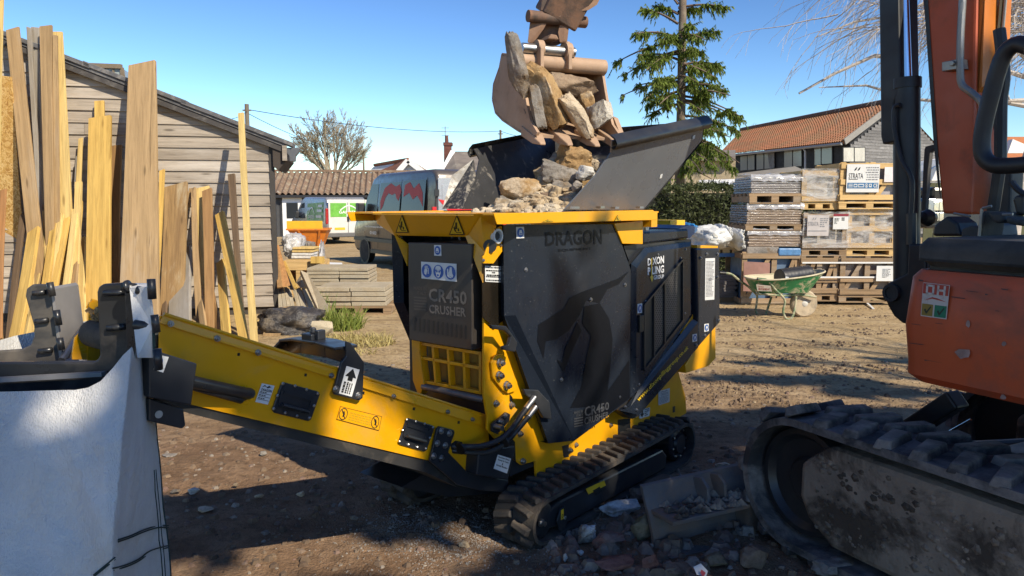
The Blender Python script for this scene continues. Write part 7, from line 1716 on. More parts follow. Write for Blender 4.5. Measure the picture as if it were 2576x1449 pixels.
# --- far right: fence, white house, off-road car
fn = thing('board_fence', 'weathered greenish board fence at the far right behind the excavator', 'fence', loc=(on_y(2480, 560, 24).x, 24, 0))
fm = WOOD('mossy_fence_board', (.10, .105, .055), (.06, .06, .035), knots=False, ovar=.15)
for i in range(26):
    a = on_y(2330 + i * 13, 460, 24); MB().bx(a.x, a.x + .15, 24 + .02 * (i % 2), 24.03 + .02 * (i % 2), 0, a.z).build('board', fm, fn, world=True)
wh = thing('white_bungalow', 'white walled bungalow with an orange tiled roof at the far right edge', 'house', loc=(on_y(2520, 440, 45).x, 45, 0))
boxpx('d', 2440, 410, 2760, 500, 45, 8, 0).build('wall', white_paint, wh, world=True)
MB().prism([on_y(2430, 412, 44.6), on_y(2780, 412, 44.6), on_y(2760, 352, 49), on_y(2470, 352, 49)], V((0, 0, .2))).build('roof', M('bright_orange_tiles', (.48, .17, .06), .8, var=.15), wh, world=True)
gq = [on_y(*p, 44) for p in ((2535, 385), (2548, 350), (2600, 372), (2600, 385))]; MB().prism(gq, V((0, .4, 0))).build('dormer', white_paint, wh, world=True)
wt = thing('white_awning', 'white sunlit canopy between the ram and the boom of the excavator', 'canopy', loc=(on_y(2355, 440, 23).x, 23, 0))
MB().prism([on_y(*p, 22.5) for p in ((2336, 430), (2385, 398), (2420, 392), (2420, 452), (2336, 455))], V((0, 1.5, 0))).build('cover', white_paint, wt, world=True)
cr_ = thing('off_road_car', 'dark off-road car with square headlamps behind the excavator boom', 'car', loc=(on_y(2380, 560, 17).x, 17, 0))
mb = boxpx('d', 2330, 498, 2520, 575, 17, 3.6); mb.build('body', M('dark_car_paint', (.05, .055, .06), .3, .3), cr_, world=True, bevel=.08)
boxpx('d', 2345, 470, 2500, 500, 18.2, 1.8).build('cabin', dglass, cr_, world=True, bevel=.08)
boxpx('d', 2334, 500, 2352, 560, 16.95, .1).build('wing_edge', M('silver_edge', (.4, .41, .42), .3, .7), cr_, world=True, bevel=.02)
for y0, y1 in ((508, 530), (534, 556)):
    for x0, x1 in ((2350, 2362), (2364, 2374)): boxpx('d', x0, y0, x1, y1, 16.94, .05).build('headlamp', M('lamp_lens', (.5, .52, .52), .1, .6), cr_, world=True, bevel=.01)
for x in (2355, 2490): a = on_y(x, 575, 17.2); MB().lathe(V((a.x, 17.1, .36)), V((0, -1, 0)), [(0, .36), (.2, .36), (.2, .2)], 18).build('wheel', tyre_m, cr_, world=True)

# ================================================================== PALLETS AND CRATES
PD = 12.4
pw_old = WOOD('old_pallet_wood', (.34, .23, .13), (.18, .12, .07), axis=0, grey=(.36, .30, .23), knots=False, ovar=.2)
pw_new = WOOD('new_crate_wood', (.62, .42, .19), (.42, .27, .10), axis=0, knots=True, ovar=.12)
wrap_m = None
def WRAP(name, c, rough=.16):
    m, nt, b = newmat(name); co = coords(nt)
    st = nz(nt, mapping(nt, co, (1.5, 3, 34)), 1.0, 6, .7, .8); n2 = nz(nt, mapping(nt, co, (5, 5, 9)), 1.0, 5, .6, 1.2)
    col = ramp(nt, st, [(.35, mul(c, .72)), (.62, c)]); col = mixc(nt, ramp(nt, n2, [(.6, 0.0), (.72, .65)]), col, (.72, .72, .72)); nt.links.new(col, b.inputs['Base Color']); b.inputs['Roughness'].default_value = rough
    b.inputs['Coat Weight'].default_value = .8; b.inputs['Coat Roughness'].default_value = .15
    a = nt.nodes.new('ShaderNodeMath'); a.operation = 'ADD'; nt.links.new(st, a.inputs[0]); nt.links.new(n2, a.inputs[1]); bumpn(nt, b, a.outputs[0], .9, .03); return m
wrap_grey = WRAP('film_wrapped_grey_tiles', (.34, .31, .30)); wrap_brown = WRAP('film_wrapped_brown_tiles', (.37, .28, .21)); wrap_tan = WRAP('film_wrapped_tan_goods', (.44, .36, .28))
def film_alpha(m, lo, hi):
    nt = m.node_tree; b = nt.nodes['Principled BSDF']; co = coords(nt)
    a = ramp(nt, nz(nt, mapping(nt, co, (2.2, 2.2, 7), (0, .5, 0)), 1.0, 6, .65, 1.5), [(.36, lo), (.5, (lo + hi) * .4), (.66, hi)]); nt.links.new(a, b.inputs['Alpha'])
def X(px): return (cv('b2', px, 0)[0] - CX) / F * PD
def Zb(py): return 1.65 - (cv('b2', 0, py)[1] - YH) / F * PD
def pallet(t, x0, x1, y0, y1, z0, z1, m, slabs=True):
    h = z1 - z0; n = 0
    for x in (x0, (x0 + x1) / 2 - .06, x1 - .12): MB().bx(x, x + .12, y0 + .003, y1, z0 + h * .16, z1 - h * .26).build('bearer_block', m, t, world=True)
    MB().bx(x0, x1, y0, y0 + .10, z0, z0 + h * .15).build('runner', m, t, world=True)
    k = 5
    for i in range(k): ya = y0 + (y1 - y0 - .1) * i / (k - 1); MB().bx(x0 - .01, x1 + .01, ya, ya + .10, z1 - h * .25, z1).build('slat', m, t, world=True)
def pack(t, x0, x1, y0, y1, z0, z1, m, layers, wrap):
    """courses of tiles under stretch film"""
    rr = random.Random(int(z0 * 1000)); h = (z1 - z0) / layers
    for i in range(layers):
        dx = rr.uniform(-.015, .015); MB().bx(x0 + .012 + dx, x1 - .012 + dx, y0 + .012 + rr.uniform(0, .01), y1, z0 + h * i + .002, z0 + h * (i + 1) - .004).build('tile_course', wrap, t, world=True, bevel=.006)
gK = 'film wrapped packs in the left pallet stack'
for (x0, x1, yt, yb, yp, m, lab, lay) in ((383, 680, 530, 626, 686, wrap_grey, 'top grey film wrapped pack of the left pallet stack', 7), (366, 690, 690, 802, 838, wrap_brown, 'middle brown film wrapped pack of the left pallet stack', 8), (374, 690, 838, 932, 932, wrap_brown, 'lowest film wrapped pack of the left pallet stack, above the grey slab', 6)):
    t = thing('wrapped_pack', lab, 'pallet pack', loc=((X(x0) + X(x1)) / 2, PD + .5, Zb(yp)), group=gK)
    pack(t, X(x0), X(x1), PD, PD + 1.0, Zb(yb), Zb(yt), m, lay, m)
    if yp > yb: pallet(t, X(x0) - .02, X(x1) - .03, PD - .02, PD + 1.0, Zb(yp), Zb(yb), pw_old)
    mb = MB(); rr = random.Random(int(yt))      # loose wrinkled film over the top
    xs_ = lin(X(x0) - .01, X(x1) + .01, 16)
    for i, x in enumerate(xs_):
        z = Zb(yt) + .012 + rr.random() * .03; mb.v += [V((x, PD - .012, z - .10)), V((x, PD - .010, z)), V((x, PD + .5, z + rr.random() * .04)), V((x, PD + 1, z))]
    for i in range(15):
        for k in range(3): mb.f.append((4 * i + k, 4 * i + 4 + k, 4 * i + 5 + k, 4 * i + 1 + k)); mb.m.append(0)
    film = mb.build('film', M('clear_film', (.55, .55, .57), .15, var=.1, bump=.6, bs=14, coat=.5), t, world=True, smooth='all'); film_alpha(film.data.materials[0], .25, .85)
def crate(t, x0, x1, z0, z1, y0, y1, wood, inner, posts=(0, .5, 1), rails=(0.03, .5, .97), brace=True, pal=True, bw=.085, film=False):
    w_ = x1 - x0; h = z1 - z0; zp = z0 + (.12 if pal else 0)
    if pal: pallet(t, x0, x1, y0, y1, z0, zp, wood)
    MB().bx(x0 + .07, x1 - .07, y0 + .07, y1 - .05, zp + .01, z1 - .05).build('contents', inner, t, world=True, bevel=.02)
    for f in posts: x = x0 + (w_ - bw) * f; MB().bx(x, x + bw, y0, y0 + .035, zp, z1).build('post', wood, t, world=True); 
    for f in (0, 1): x = x0 + (w_ - bw) * f; MB().bx(x, x + bw, y1 - .035, y1, zp, z1).build('post', wood, t, world=True)
    for f in rails: z = zp + (z1 - zp - bw) * f; MB().bx(x0, x1, y0 - .024, y0 - .002, z, z + bw).build('rail', wood, t, world=True); MB().bx(x0 - .022, x0 - .001, y0, y1, z, z + bw).build('rail', wood, t, world=True); MB().bx(x1 + .001, x1 + .022, y0, y1, z, z + bw).build('rail', wood, t, world=True)
    if brace:
        for a, b in zip(posts[:-1], posts[1:]):
            xa = x0 + w_ * a + bw; xb = x0 + w_ * b - bw; MB().bar(V((xa, y0 + .012, zp + bw)), V((xb, y0 + .012, z1 - bw)) if (a * 2) % 2 else V((xb, y0 + .012, z1 - bw)), bw * .8, .018, (0, 1, 0)).build('brace', wood, t, world=True)
    if film:
        mb = MB(); rr = random.Random(int(x0 * 100)); nx, nz_ = 18, 10
        for j in range(nz_ + 1):
            for i in range(nx + 1): x = x0 - .01 + (w_ + .02) * i / nx; z = zp + .02 + (z1 - zp + .0) * j / nz_; mb.v.append(V((x, y0 - .03 - .025 * abs(noise.noise(V((x * 3 + z * 4, z * 7, 3)))) , z)))
        for j in range(nz_):
            for i in range(nx): a = j * (nx + 1) + i; mb.f.append((a, a + 1, a + nx + 2, a + nx + 1)); mb.m.append(0)
        fl = mb.build('film', M('crate_film', (.62, .60, .58), .14, var=.15, bump=.7, bs=10, coat=.8), t, world=True, smooth='all'); film_alpha(fl.data.materials[0], .02, .75)
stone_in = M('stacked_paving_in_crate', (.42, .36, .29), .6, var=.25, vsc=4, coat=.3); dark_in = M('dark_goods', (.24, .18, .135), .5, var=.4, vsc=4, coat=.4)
gC = 'wooden crates of paving in the right stack'
def C(label, x0, x1, yt, yb, wood, inner, dep=1.0, dy=0, **k):
    t = thing('paving_crate', label, 'crate', loc=((X(x0) + X(x1)) / 2, PD + dy + .5, Zb(yb)), group=gC); crate(t, X(x0), X(x1), Zb(yb), Zb(yt), PD + dy, PD + dy + dep, wood, inner, **k); return t
c1 = C('open pale wood crate at the upper left of the right stack', 674, 884, 492, 718, pw_new, stone_in, posts=(0, 1), rails=(.02, .97), film=True, brace=False)
c2 = C('pale wood crate on top carrying the printed white sign', 884, 1236, 450, 715, pw_new, M('crate_goods', (.36, .33, .34), .5, var=.2, coat=.3), posts=(0, .52, 1), rails=(.05, .5, .97), dy=-.06)
c3 = C('film wrapped crate in the middle row with a stencilled sheet and a label', 690, 950, 737, 986, pw_old, stone_in, posts=(0, 1), rails=(.02, .97), film=True, brace=False)
c4 = C('film wrapped crate in the middle row at the right', 945, 1242, 712, 986, pw_new, stone_in, posts=(0, .5, 1), rails=(.02, .5, .97), film=True, brace=False, dy=.02)
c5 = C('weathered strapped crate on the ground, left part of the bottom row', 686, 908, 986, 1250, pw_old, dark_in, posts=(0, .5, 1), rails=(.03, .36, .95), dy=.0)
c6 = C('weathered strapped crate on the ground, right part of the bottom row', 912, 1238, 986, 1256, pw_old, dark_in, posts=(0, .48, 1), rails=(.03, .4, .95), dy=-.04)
def sheetq(x0, x1, yt, yb, y): return [V((X(x0), y, Zb(yt))), V((X(x1), y, Zb(yt))), V((X(x1), y, Zb(yb))), V((X(x0), y, Zb(yb)))]
UP = V((0, -.003, 0))
sq = sheetq(914, 1100, 462, 620, PD - .10); mb = MB(); mb.prism(sq, V((0, .004, 0)))
text_on(mb, 'STRATA', [quadmap(sq, a, b) for a, b in ((.06, .68), (.50, .68), (.50, .49), (.06, .49))], .0, 1, UP)
for a in (.22, .32): poly_uv(mb, sq, [(a, .76), (a + .06, .80), (a + .09, .90), (a + .05, .88), (a + .02, .83)], 1, UP)
poly_uv(mb, sq, [(.06, .455), (.34, .455), (.34, .475), (.06, .475)], 1, UP)
rr = random.Random(4)
for i in range(6):
    y = .88 - i * .085; x = .57 + rr.random() * .05
    while x < .95: ww = .03 + rr.random() * .07; poly_uv(mb, sq, [(x, y - .018), (min(.97, x + ww), y - .018), (min(.97, x + ww), y + .018), (x, y + .018)], 3, UP); x += ww + .02
poly_uv(mb, sq, [(.03, .14), (.97, .14), (.97, .34), (.03, .34)], 2, UP)
for i in range(3): poly_uv(mb, sq, [(.06, .18 + i * .05), (.19, .18 + i * .05), (.19, .20 + i * .05), (.06, .20 + i * .05)], 0, UP * 2)
for a, b in ((.22, .33), (.36, .53)): poly_uv(mb, sq, [(a, .18), (b, .18), (b, .30), (a, .30)], 0, UP * 2); poly_uv(mb, sq, [(a + .02, .21), (b - .02, .21), (b - .02, .27), (a + .02, .27)], 2, UP * 3)
disc_uv(mb, sq, .61, .24, .05, .075, 0, UP * 2, 16, .75); poly_uv(mb, sq, [(.59, .2), (.63, .2), (.61, .29)], 0, UP * 2)
poly_uv(mb, sq, [(.69, .18), (.77, .18), (.77, .30), (.69, .30)], 0, UP * 2); disc_uv(mb, sq, .73, .25, .02, .03, 2, UP * 3)
text_on(mb, 'CE', [quadmap(sq, a, b) for a, b in ((.82, .31), (.95, .31), (.95, .17), (.82, .17))], .02, 0, UP * 2)
tag(mb.build('printed_sign', [white_label, ink, M('sign_blue', (.03, .14, .30), .5), grey_print], None, base=True), 'white printed STRATA sign with a blue strip fixed to the top crate', 'sign')
tag(MB().prism(sheetq(1127, 1236, 478, 562, PD - .105), V((0, .004, 0))).build('paper_sheet', M('paper_pink', (.74, .68, .68), .6), None, base=True), 'pale blank paper sheet on the top crate, right of the printed sign', 'paper')
sq = sheetq(706, 830, 750, 868, PD - .07); mb = MB(); mb.prism(sq, V((0, .003, 0)))
text_on(mb, 'STRATA', [quadmap(sq, a, b) for a, b in ((.04, .68), (.52, .68), (.52, .48), (.04, .48))], .0, 1, UP)
for a in (.22, .32): poly_uv(mb, sq, [(a, .76), (a + .06, .80), (a + .09, .90), (a + .05, .88), (a + .02, .83)], 1, UP)
poly_uv(mb, sq, [(.04, .22), (.9, .22), (.9, .26), (.04, .26)], 1, UP); dr_lines(5, 1, .58, .95)(mb, [quadmap(sq, 0, .9), quadmap(sq, 1, .9), quadmap(sq, 1, .35), quadmap(sq, 0, .35)], UP)
tag(mb.build('printed_sign', [M('sheet_under_film', (.48, .44, .42), .4), grey_print], None, base=True), 'dull STRATA sheet under film on the middle left crate', 'sign')
sq = sheetq(852, 938, 742, 830, PD - .08); mb = MB(); mb.prism(sq, V((0, .003, 0))); poly_uv(mb, sq, [(0, .84), (1, .84), (1, 1), (0, 1)], 1, UP)
dr_lines(5, 2, .08, .4)(mb, [quadmap(sq, 0, .75), quadmap(sq, 1, .75), quadmap(sq, 1, .3), quadmap(sq, 0, .3)], UP)
for y in (.72, .60): poly_uv(mb, sq, [(.55, y - .03), (.75, y - .03), (.75, y + .04), (.55, y + .04)], 2, UP)
tag(mb.build('shipping_label', [white_label, M('dark_red_band', (.22, .02, .03), .5), ink], None, base=True), 'white shipping label with a dark red band on the wrapped crate', 'label')
sq = sheetq(1112, 1222, 1040, 1128, PD - .10); mb = MB(); mb.prism(sq, V((0, .003, 0))); dr_lines(7, 1, .3, .75)(mb, [quadmap(sq, 0, .85), quadmap(sq, 1, .85), quadmap(sq, 1, .15), quadmap(sq, 0, .15)], UP)
tag(mb.build('shipping_label', [white_label, grey_print], None, base=True), 'white printed sheet on the bottom right crate', 'label')
strap_w = FLAT('white_strapping', (.70, .70, .68), .4)
for i, (y, lb) in enumerate(((1022, 'upper white band strapped round the bottom crates'), (1106, 'lower white band strapped round the bottom crates'))): tag(MB().bx(X(686), X(1238), PD - .075, PD - .072, Zb(y + 5), Zb(y - 4)).add([], []).build('strap_band', strap_w, None, base=True), lb, 'strap', 'straps round the bottom crates')
# base of the left stack: grey slab, blue tub, old crate with a reddish board
t = thing('slab_pack', 'thick grey slab at the foot of the left pallet stack', 'slab', loc=(X(465), PD + .5, Zb(975))); MB().bx(X(374), X(560), PD + .02, PD + 1, Zb(976), Zb(933)).build('slab', st_grey, t, world=True, bevel=.01)
t = thing('blue_tub', 'blue plastic wrapped block right of the grey slab', 'tub', loc=(X(620), PD + .4, Zb(985))); MB().bx(X(556), X(686), PD - .01, PD + .9, Zb(984), Zb(940)).build('block', M('blue_plastic', (.10, .24, .46), .35, var=.3, vsc=8, bump=.4, bs=12), t, world=True, bevel=.02); 
t = thing('open_crate', 'old open crate at the bottom of the left stack with blue goods inside', 'crate', loc=(X(520), PD + .5, 0)); crate(t, X(350), X(688), 0.0, Zb(962), PD + .03, PD + 1.0, pw_old, M('blue_goods', (.10, .16, .25), .5, var=.4), posts=(0, .56, 1), rails=(.03, .97), pal=False)
q = [on_y(*cv('b2', x, y), PD - .25 + (y - 1020) * .0) for x, y in ((368, 1022), (520, 1030), (500, 1195), (350, 1190))]; q[0].y += .12; q[1].y += .12
tag(MB().prism(q, V((0, .02, 0))).build('leaning_board', M('dull_red_board', (.25, .13, .10), .8, var=.2), None, base=True), 'dull red board leaning on the old crate behind the wheelbarrow', 'board')
# white plastic strip lying on the ground by the crates
P = [on_z(*cv('b2', x, y), z) for x, y, z in ((950, 1190, .16), (985, 1195, .14), (1030, 1225, .09), (1070, 1262, .03), (1103, 1292, .012))]; mb = MB()
for i in range(4): mb.bar(P[i], P[i + 1], .035, .012)
tag(mb.build('plastic_strip', strap_w, None, base=True), 'bent white plastic strip lying in front of the crates', 'strip')
# bulk bags, planks and tile stacks behind the engine housing
white_bag = M('crumpled_white_sack', (.60, .60, .58), .6, var=.12, bump=.8, bs=5, bd=.05)
def sack(k, x0, y0, x1, y1, y, label, mat, seed, name='rubble_sack'):
    a = on_y(*cv(k, x0, y0), y); b = on_y(*cv(k, x1, y1), y); vs, fs = rock_mesh((abs(b.x - a.x) * 1.12, .9, (a.z - b.z) * 1.25), seed, .55, .30, 4, 2); c = V(((a.x + b.x) / 2, y + .4, (a.z + b.z) / 2)); tag(MB().add([v + c for v in vs], fs).build(name, mat, None, smooth='all', base=True), label, 'sack')
sack('b2', 92, 830, 290, 945, 11.4, 'crumpled white bulk bag behind the engine housing', white_bag, 3)
sack('b2', 240, 815, 296, 900, 11.5, 'raised white lifting flap at the right of the crumpled bulk bag', white_bag, 8)
sack('b2', 330, 842, 374, 945, 11.4, 'small white sack against the left pallet stack', white_bag, 5)
sack('b2', 24, 802, 88, 838, 11.2, 'bright blue folded tarpaulin beside the white bulk bag', M('blue_tarp', (.03, .22, .52), .45, bump=.6, bs=8), 7, 'tarpaulin')
t = thing('pallet', 'pallet under the white bulk bag with a blue edge', 'pallet', loc=(X(290), 13, 0)); pallet(t, X(215), X(372), PD + .4, PD + 1.3, Zb(1000), Zb(942), pw_new); MB().bx(X(215), X(360), PD + .38, PD + .46, Zb(1000), Zb(978)).build('blue_edge', M('blue_edge', (.04, .12, .28), .5), t, world=True)
t = thing('tile_stack', 'stack of thin dark tiles under the bulk bag pallet', 'tiles', loc=(X(290), 13, 0))
for i in range(14): z = .08 + i * .028; rr = random.Random(i); MB().bx(X(212) + rr.uniform(-.02, .02), X(356) + rr.uniform(-.03, .03), PD + .35 + rr.uniform(0, .02), PD + 1.2, z, z + .022).build('tile', M('dark_tile', (.16, .15, .15), .5, var=.3) if i == 0 else bpy.data.materials['dark_tile'], t, world=True)
MB().bx(X(220), X(350), PD + .4, PD + 1.2, 0, .08).build('pallet_base', pw_old, t, world=True)
tag(MB().bx(X(310), X(335), 12.2, 12.3, Zb(940), Zb(860)).build('yellow_tool', yellow_label, None, base=True, bevel=.02), 'yellow handled tool standing between the two white sacks', 'tool')
tag(MB().bx(X(1030), X(1052), PD - .04, PD - .02, Zb(462), Zb(452)).build('yellow_tape', yellow_label, None, base=True), 'small yellow tag on the top edge of the sign crate', 'tag')

# ================================================================== WHEELBARROW
wb0 = on_z(*cv('b7', 700, 745)); wbD = 11.0
wbt = thing('wheelbarrow', 'green muddy wheelbarrow with a cream rim standing in the yard', 'wheelbarrow', loc=(wb0.x, wb0.y, 0))
def W7(x, y, d=0.0): return on_y(*cv('b7', x, y), wb0.y + d)
green = M('green_enamel', (.02, .17, .06), .4, var=.15, dirt=(.50, .42, .27), ds=7, dth=(.50, .60), damt=.9)
cream = M('mortar_splashed_cream', (.55, .48, .33), .8, var=.15, dirt=(.30, .33, .18), ds=6, dth=(.5, .65), damt=.6)
tub = MB()
rimp = [W7(430, 385, -.22), W7(480, 412, -.30), W7(700, 412, -.33), W7(900, 400, -.32), W7(1080, 350, -.22), W7(1165, 315, .0), W7(1150, 300, .15), W7(1000, 295, .30), W7(750, 285, .34), W7(600, 320, .30), W7(470, 365, .05)]
# tray: a deep tapered pan, rim above, floor below
x0r, x1r = W7(430, 0).x, W7(1165, 0).x; zr0, zr1 = W7(0, 400, -.3).z, W7(0, 300, 0).z
def rimv(a, s=1.0):
    c, s_ = math.cos(a), math.sin(a); e = 3.0; k = (abs(c) ** e + abs(s_) ** e) ** (-1 / e); u = c * k * s; v = s_ * k * s * (.36 - .07 * (c * k))
    x = (x0r + x1r) / 2 + u * (x1r - x0r) / 2; t = (u + 1) / 2; return V((x, wb0.y + v, zr0 + (zr1 - zr0) * t * t * .9 + .02))
fx0, fx1 = W7(500, 0).x, W7(1010, 0).x; fz = W7(0, 520, -.25).z
def flv(a):
    c, s_ = math.cos(a), math.sin(a); e = 3.5; k = (abs(c) ** e + abs(s_) ** e) ** (-1 / e); return V(((fx0 + fx1) / 2 + c * k * (fx1 - fx0) / 2, wb0.y + s_ * k * .22, fz))
n = 36; A = [2 * math.pi * i / n for i in range(n)]
tub.v = [rimv(a) for a in A] + [flv(a) for a in A] + [rimv(a, .985) + V((0, 0, -.002)) for a in A] + [V(((fx0 + fx1) / 2 + (flv(a).x - (fx0 + fx1) / 2) * .93, wb0.y + (flv(a).y - wb0.y) * .9, fz + .02)) for a in A]
for i in range(n):
    j = (i + 1) % n; tub.f += [(n + i, n + j, j, i), (2 * n + i, 2 * n + j, 3 * n + j, 3 * n + i)]; tub.m += [0, 1]
tub.f += [tuple(n + i for i in range(n))[::-1], tuple(3 * n + i for i in range(n))]; tub.m += [0, 1]
tray = tub.build('tray', [green, cream], wbt, world=True, smooth=True)
MB().tube([rimv(a) for a in A] + [rimv(0)], .012, 6).build('rim', cream, tray, world=True, smooth=True)
fr_m = M('muddy_green_tube', (.10, .17, .08), .6, var=.2, dirt=(.48, .42, .28), ds=9, dth=(.42, .56), damt=.9)
nearp = smooth_path([W7(525, 378, -.30), W7(570, 380, -.31), W7(620, 395, -.32), W7(690, 480, -.31), W7(770, 560, -.28), W7(785, 610, -.28), W7(768, 690, -.28), W7(790, 755, -.28), W7(825, 768, -.28), W7(860, 740, -.28), W7(885, 640, -.24), W7(893, 545, -.22)], 4)
MB().tube(nearp, .017, 8).build('frame_tube', fr_m, wbt, world=True, smooth=True)
farp = smooth_path([W7(160, 320, .25), W7(260, 330, .26), W7(340, 390, .27), W7(420, 445, .27), W7(480, 500, .26), W7(515, 545, .26), W7(510, 620, .26), W7(503, 690, .26), W7(530, 728, .26), W7(590, 730, .26), W7(610, 690, .25), W7(655, 550, .22)], 4)
MB().tube(farp, .017, 8).build('frame_tube', fr_m, wbt, world=True, smooth=True)
MB().tube([W7(525, 378, -.30), W7(515, 374, -.30)], .02, 8).build('grip', ink, wbt, world=True); MB().tube([W7(155, 318, .25), W7(215, 322, .255)], .02, 8).build('grip', ink, wbt, world=True)
for yy in (-.2, .2): MB().tube([W7(510, 520, yy), W7(770, 540, yy), W7(940, 530, yy * .5), W7(1090, 555, yy * .5)], .017, 8).build('frame_tube', fr_m, wbt, world=True, smooth=True)
MB().bar(W7(520, 530, -.2), W7(520, 530, .25), .03, .02).build('cross_bar', fr_m, wbt, world=True)
wc = W7(965, 600, .0); wr = .0
wr = (W7(0, 480).z - 0) / 2; wc.z = wr * .98
mb = MB(); mb.lathe(wc + V((0, 0, 0)), V((.16, -1, 0)), [(-.045, wr * .62), (-.05, wr * .9), (-.03, wr), (.03, wr), (.05, wr * .9), (.045, wr * .62)], 26); wt_ = mb.build('wheel', M('clay_covered_tyre', (.42, .34, .235), .9, var=.2, dirt=(.15, .12, .09), ds=6, damt=.6), wbt, world=True, smooth=True)
mb = MB(); mb.lathe(wc, V((.16, -1, 0)), [(-.03, wr * .64), (.035, wr * .66), (.045, wr * .6), (.025, wr * .35), (.05, wr * .2), (.06, wr * .1)], 22); mb.build('rim', M('pale_rim', (.55, .54, .5), .6, dirt=(.35, .28, .18), ds=6), wt_, world=True, smooth=True)
sq = [W7(500, 428, -.26), W7(640, 442, -.30), W7(652, 498, -.29), W7(512, 492, -.25)]; sq = [p + V((0, -.03, 0)) for p in sq]; mb = MB(); mb.prism(sq, V((0, .004, 0))); text_on(mb, 'Street', [quadmap(sq, a, b) for a, b in ((.1, .85), (.5, .85), (.5, .6), (.1, .6))], .01, 1, UP); dr_lines(3, 1, .1, .9)(mb, [quadmap(sq, 0, .5), quadmap(sq, 1, .5), quadmap(sq, 1, .1), quadmap(sq, 0, .1)], UP); mb.build('label_plate', [M('dirty_label', (.50, .43, .34), .7, var=.1), M('red_print', (.30, .06, .04), .6)], wbt, world=True)
# black roll lying in the tray
rc0, rc1 = W7(735, 370, -.12), W7(1010, 330, .05)
ro = thing('damp_proof_roll', 'black plastic roll lying in the wheelbarrow tray', 'roll', loc=rc0)
rd = (rc1 - rc0).normalized(); R_ = .135
rib = []
for i in range(25): h = (rc1 - rc0).length * i / 24; rib.append((h, R_ * (1 if i % 3 else .99)))
MB().lathe(rc0, rd, [(0, R_ * .55)] + rib + [(rib[-1][0], R_ * .3)], 28).build('sheeting', M('black_polythene', (.018, .018, .020), .4, var=.2, bump=.3, bs=12), ro, world=True, smooth=True)
MB().lathe(rc0 - rd * .004, rd, [(0, R_ * .93), (.006, R_ * .98)], 28).build('roll_end', M('roll_end_black', (.03, .03, .03), .6), ro, world=True)
c_ = W7(792, 376, -.22); MB().prism([c_ + V((x, -.05, z)) for x, z in ((-.025, -.035), (.02, -.04), (.028, .03), (-.018, .04))], V((0, .002, 0))).build('paper_tag', white_label, ro, world=True)
# ================================================================== PAVING, OFFCUTS AND GRASS BY THE SHED CORNER
def RL(x, y): return cv('rl', x, y)
def lean_piece(name, label, cat, quad, ytop, ybot, th, mat, group=None):
    """quad tl,tr,br,bl in rl pixels; the upper edge stands at depth ytop, the lower at ybot"""
    q = [on_y(*RL(*quad[0]), ytop), on_y(*RL(*quad[1]), ytop), on_y(*RL(*quad[2]), ybot), on_y(*RL(*quad[3]), ybot)]
    for p in q[2:]: p.z = max(p.z, .0) if p.z > -.3 else 0
    n = (q[1] - q[0]).cross(q[3] - q[0]).normalized(); n = n if n.y > 0 else -n
    return tag(MB().prism(q, n * th).build(name, mat, None, base=True, bevel=.004), label, cat, group)
gO = 'offcut boards leaning at the shed corner'
lean_piece('board', 'orange brown board leaning on the shed corner, left one', 'board', [(274, 168), (296, 176), (362, 650), (300, 658)], 11.9, 11.25, .03, w_brn, gO)
lean_piece('board', 'orange brown board leaning on the shed corner, right one', 'board', [(297, 180), (345, 350), (428, 640), (364, 655)], 11.95, 11.3, .03, WOOD('orange_board', (.44, .23, .09), (.25, .12, .05)), gO)
lean_piece('board', 'yellow board leaning right of the orange brown ones', 'board', [(358, 368), (388, 352), (522, 650), (488, 668)], 11.8, 11.2, .04, w_yel, gO)
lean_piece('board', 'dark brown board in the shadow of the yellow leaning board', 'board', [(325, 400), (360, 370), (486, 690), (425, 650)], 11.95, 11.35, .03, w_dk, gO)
lean_piece('board', 'thin pale lath standing tight against the shed corner', 'board', [(248, 25), (270, 30), (300, 640), (285, 640)], 12.0, 11.6, .03, w_pale, gO)
slab_m = STONE('sandy_paving_slab', (.33, .27, .185), (.47, .40, .28), (.40, .35, .26), sc=3, bump=.3)
gV = 'paving slabs standing on edge by the shed'
vq = [((305, 655), (338, 652), (362, 880), (315, 890)), ((340, 652), (372, 650), (408, 868), (366, 880)), ((376, 652), (412, 652), (450, 865), (412, 868)), ((418, 660), (460, 690), (498, 862), (454, 864)), ((470, 680), (508, 662), (584, 960), (545, 965)), ((515, 665), (562, 655), (662, 940), (592, 968)), ((570, 640), (640, 640), (750, 960), (672, 945))]
for i, q in enumerate(vq):
    nm = ('leftmost', 'second', 'third', 'fourth', 'fifth', 'sixth', 'last and shaded')[i]
    lean_piece('paving_slab', '%s of the pale paving slabs standing on edge in a row by the shed' % nm, 'slab', list(q), 11.6, 11.05, .05, slab_m, gV)
lean_piece('paving_slab', 'large slab leaning back against the paving pallet', 'slab', [(565, 462), (648, 498), (905, 905), (800, 990)], 11.5, 10.7, .06, slab_m)
lean_piece('paving_slab', 'shaded slab beneath the large leaning slab', 'slab', [(512, 600), (575, 500), (660, 640), (560, 660)], 11.7, 11.5, .05, slab_m)
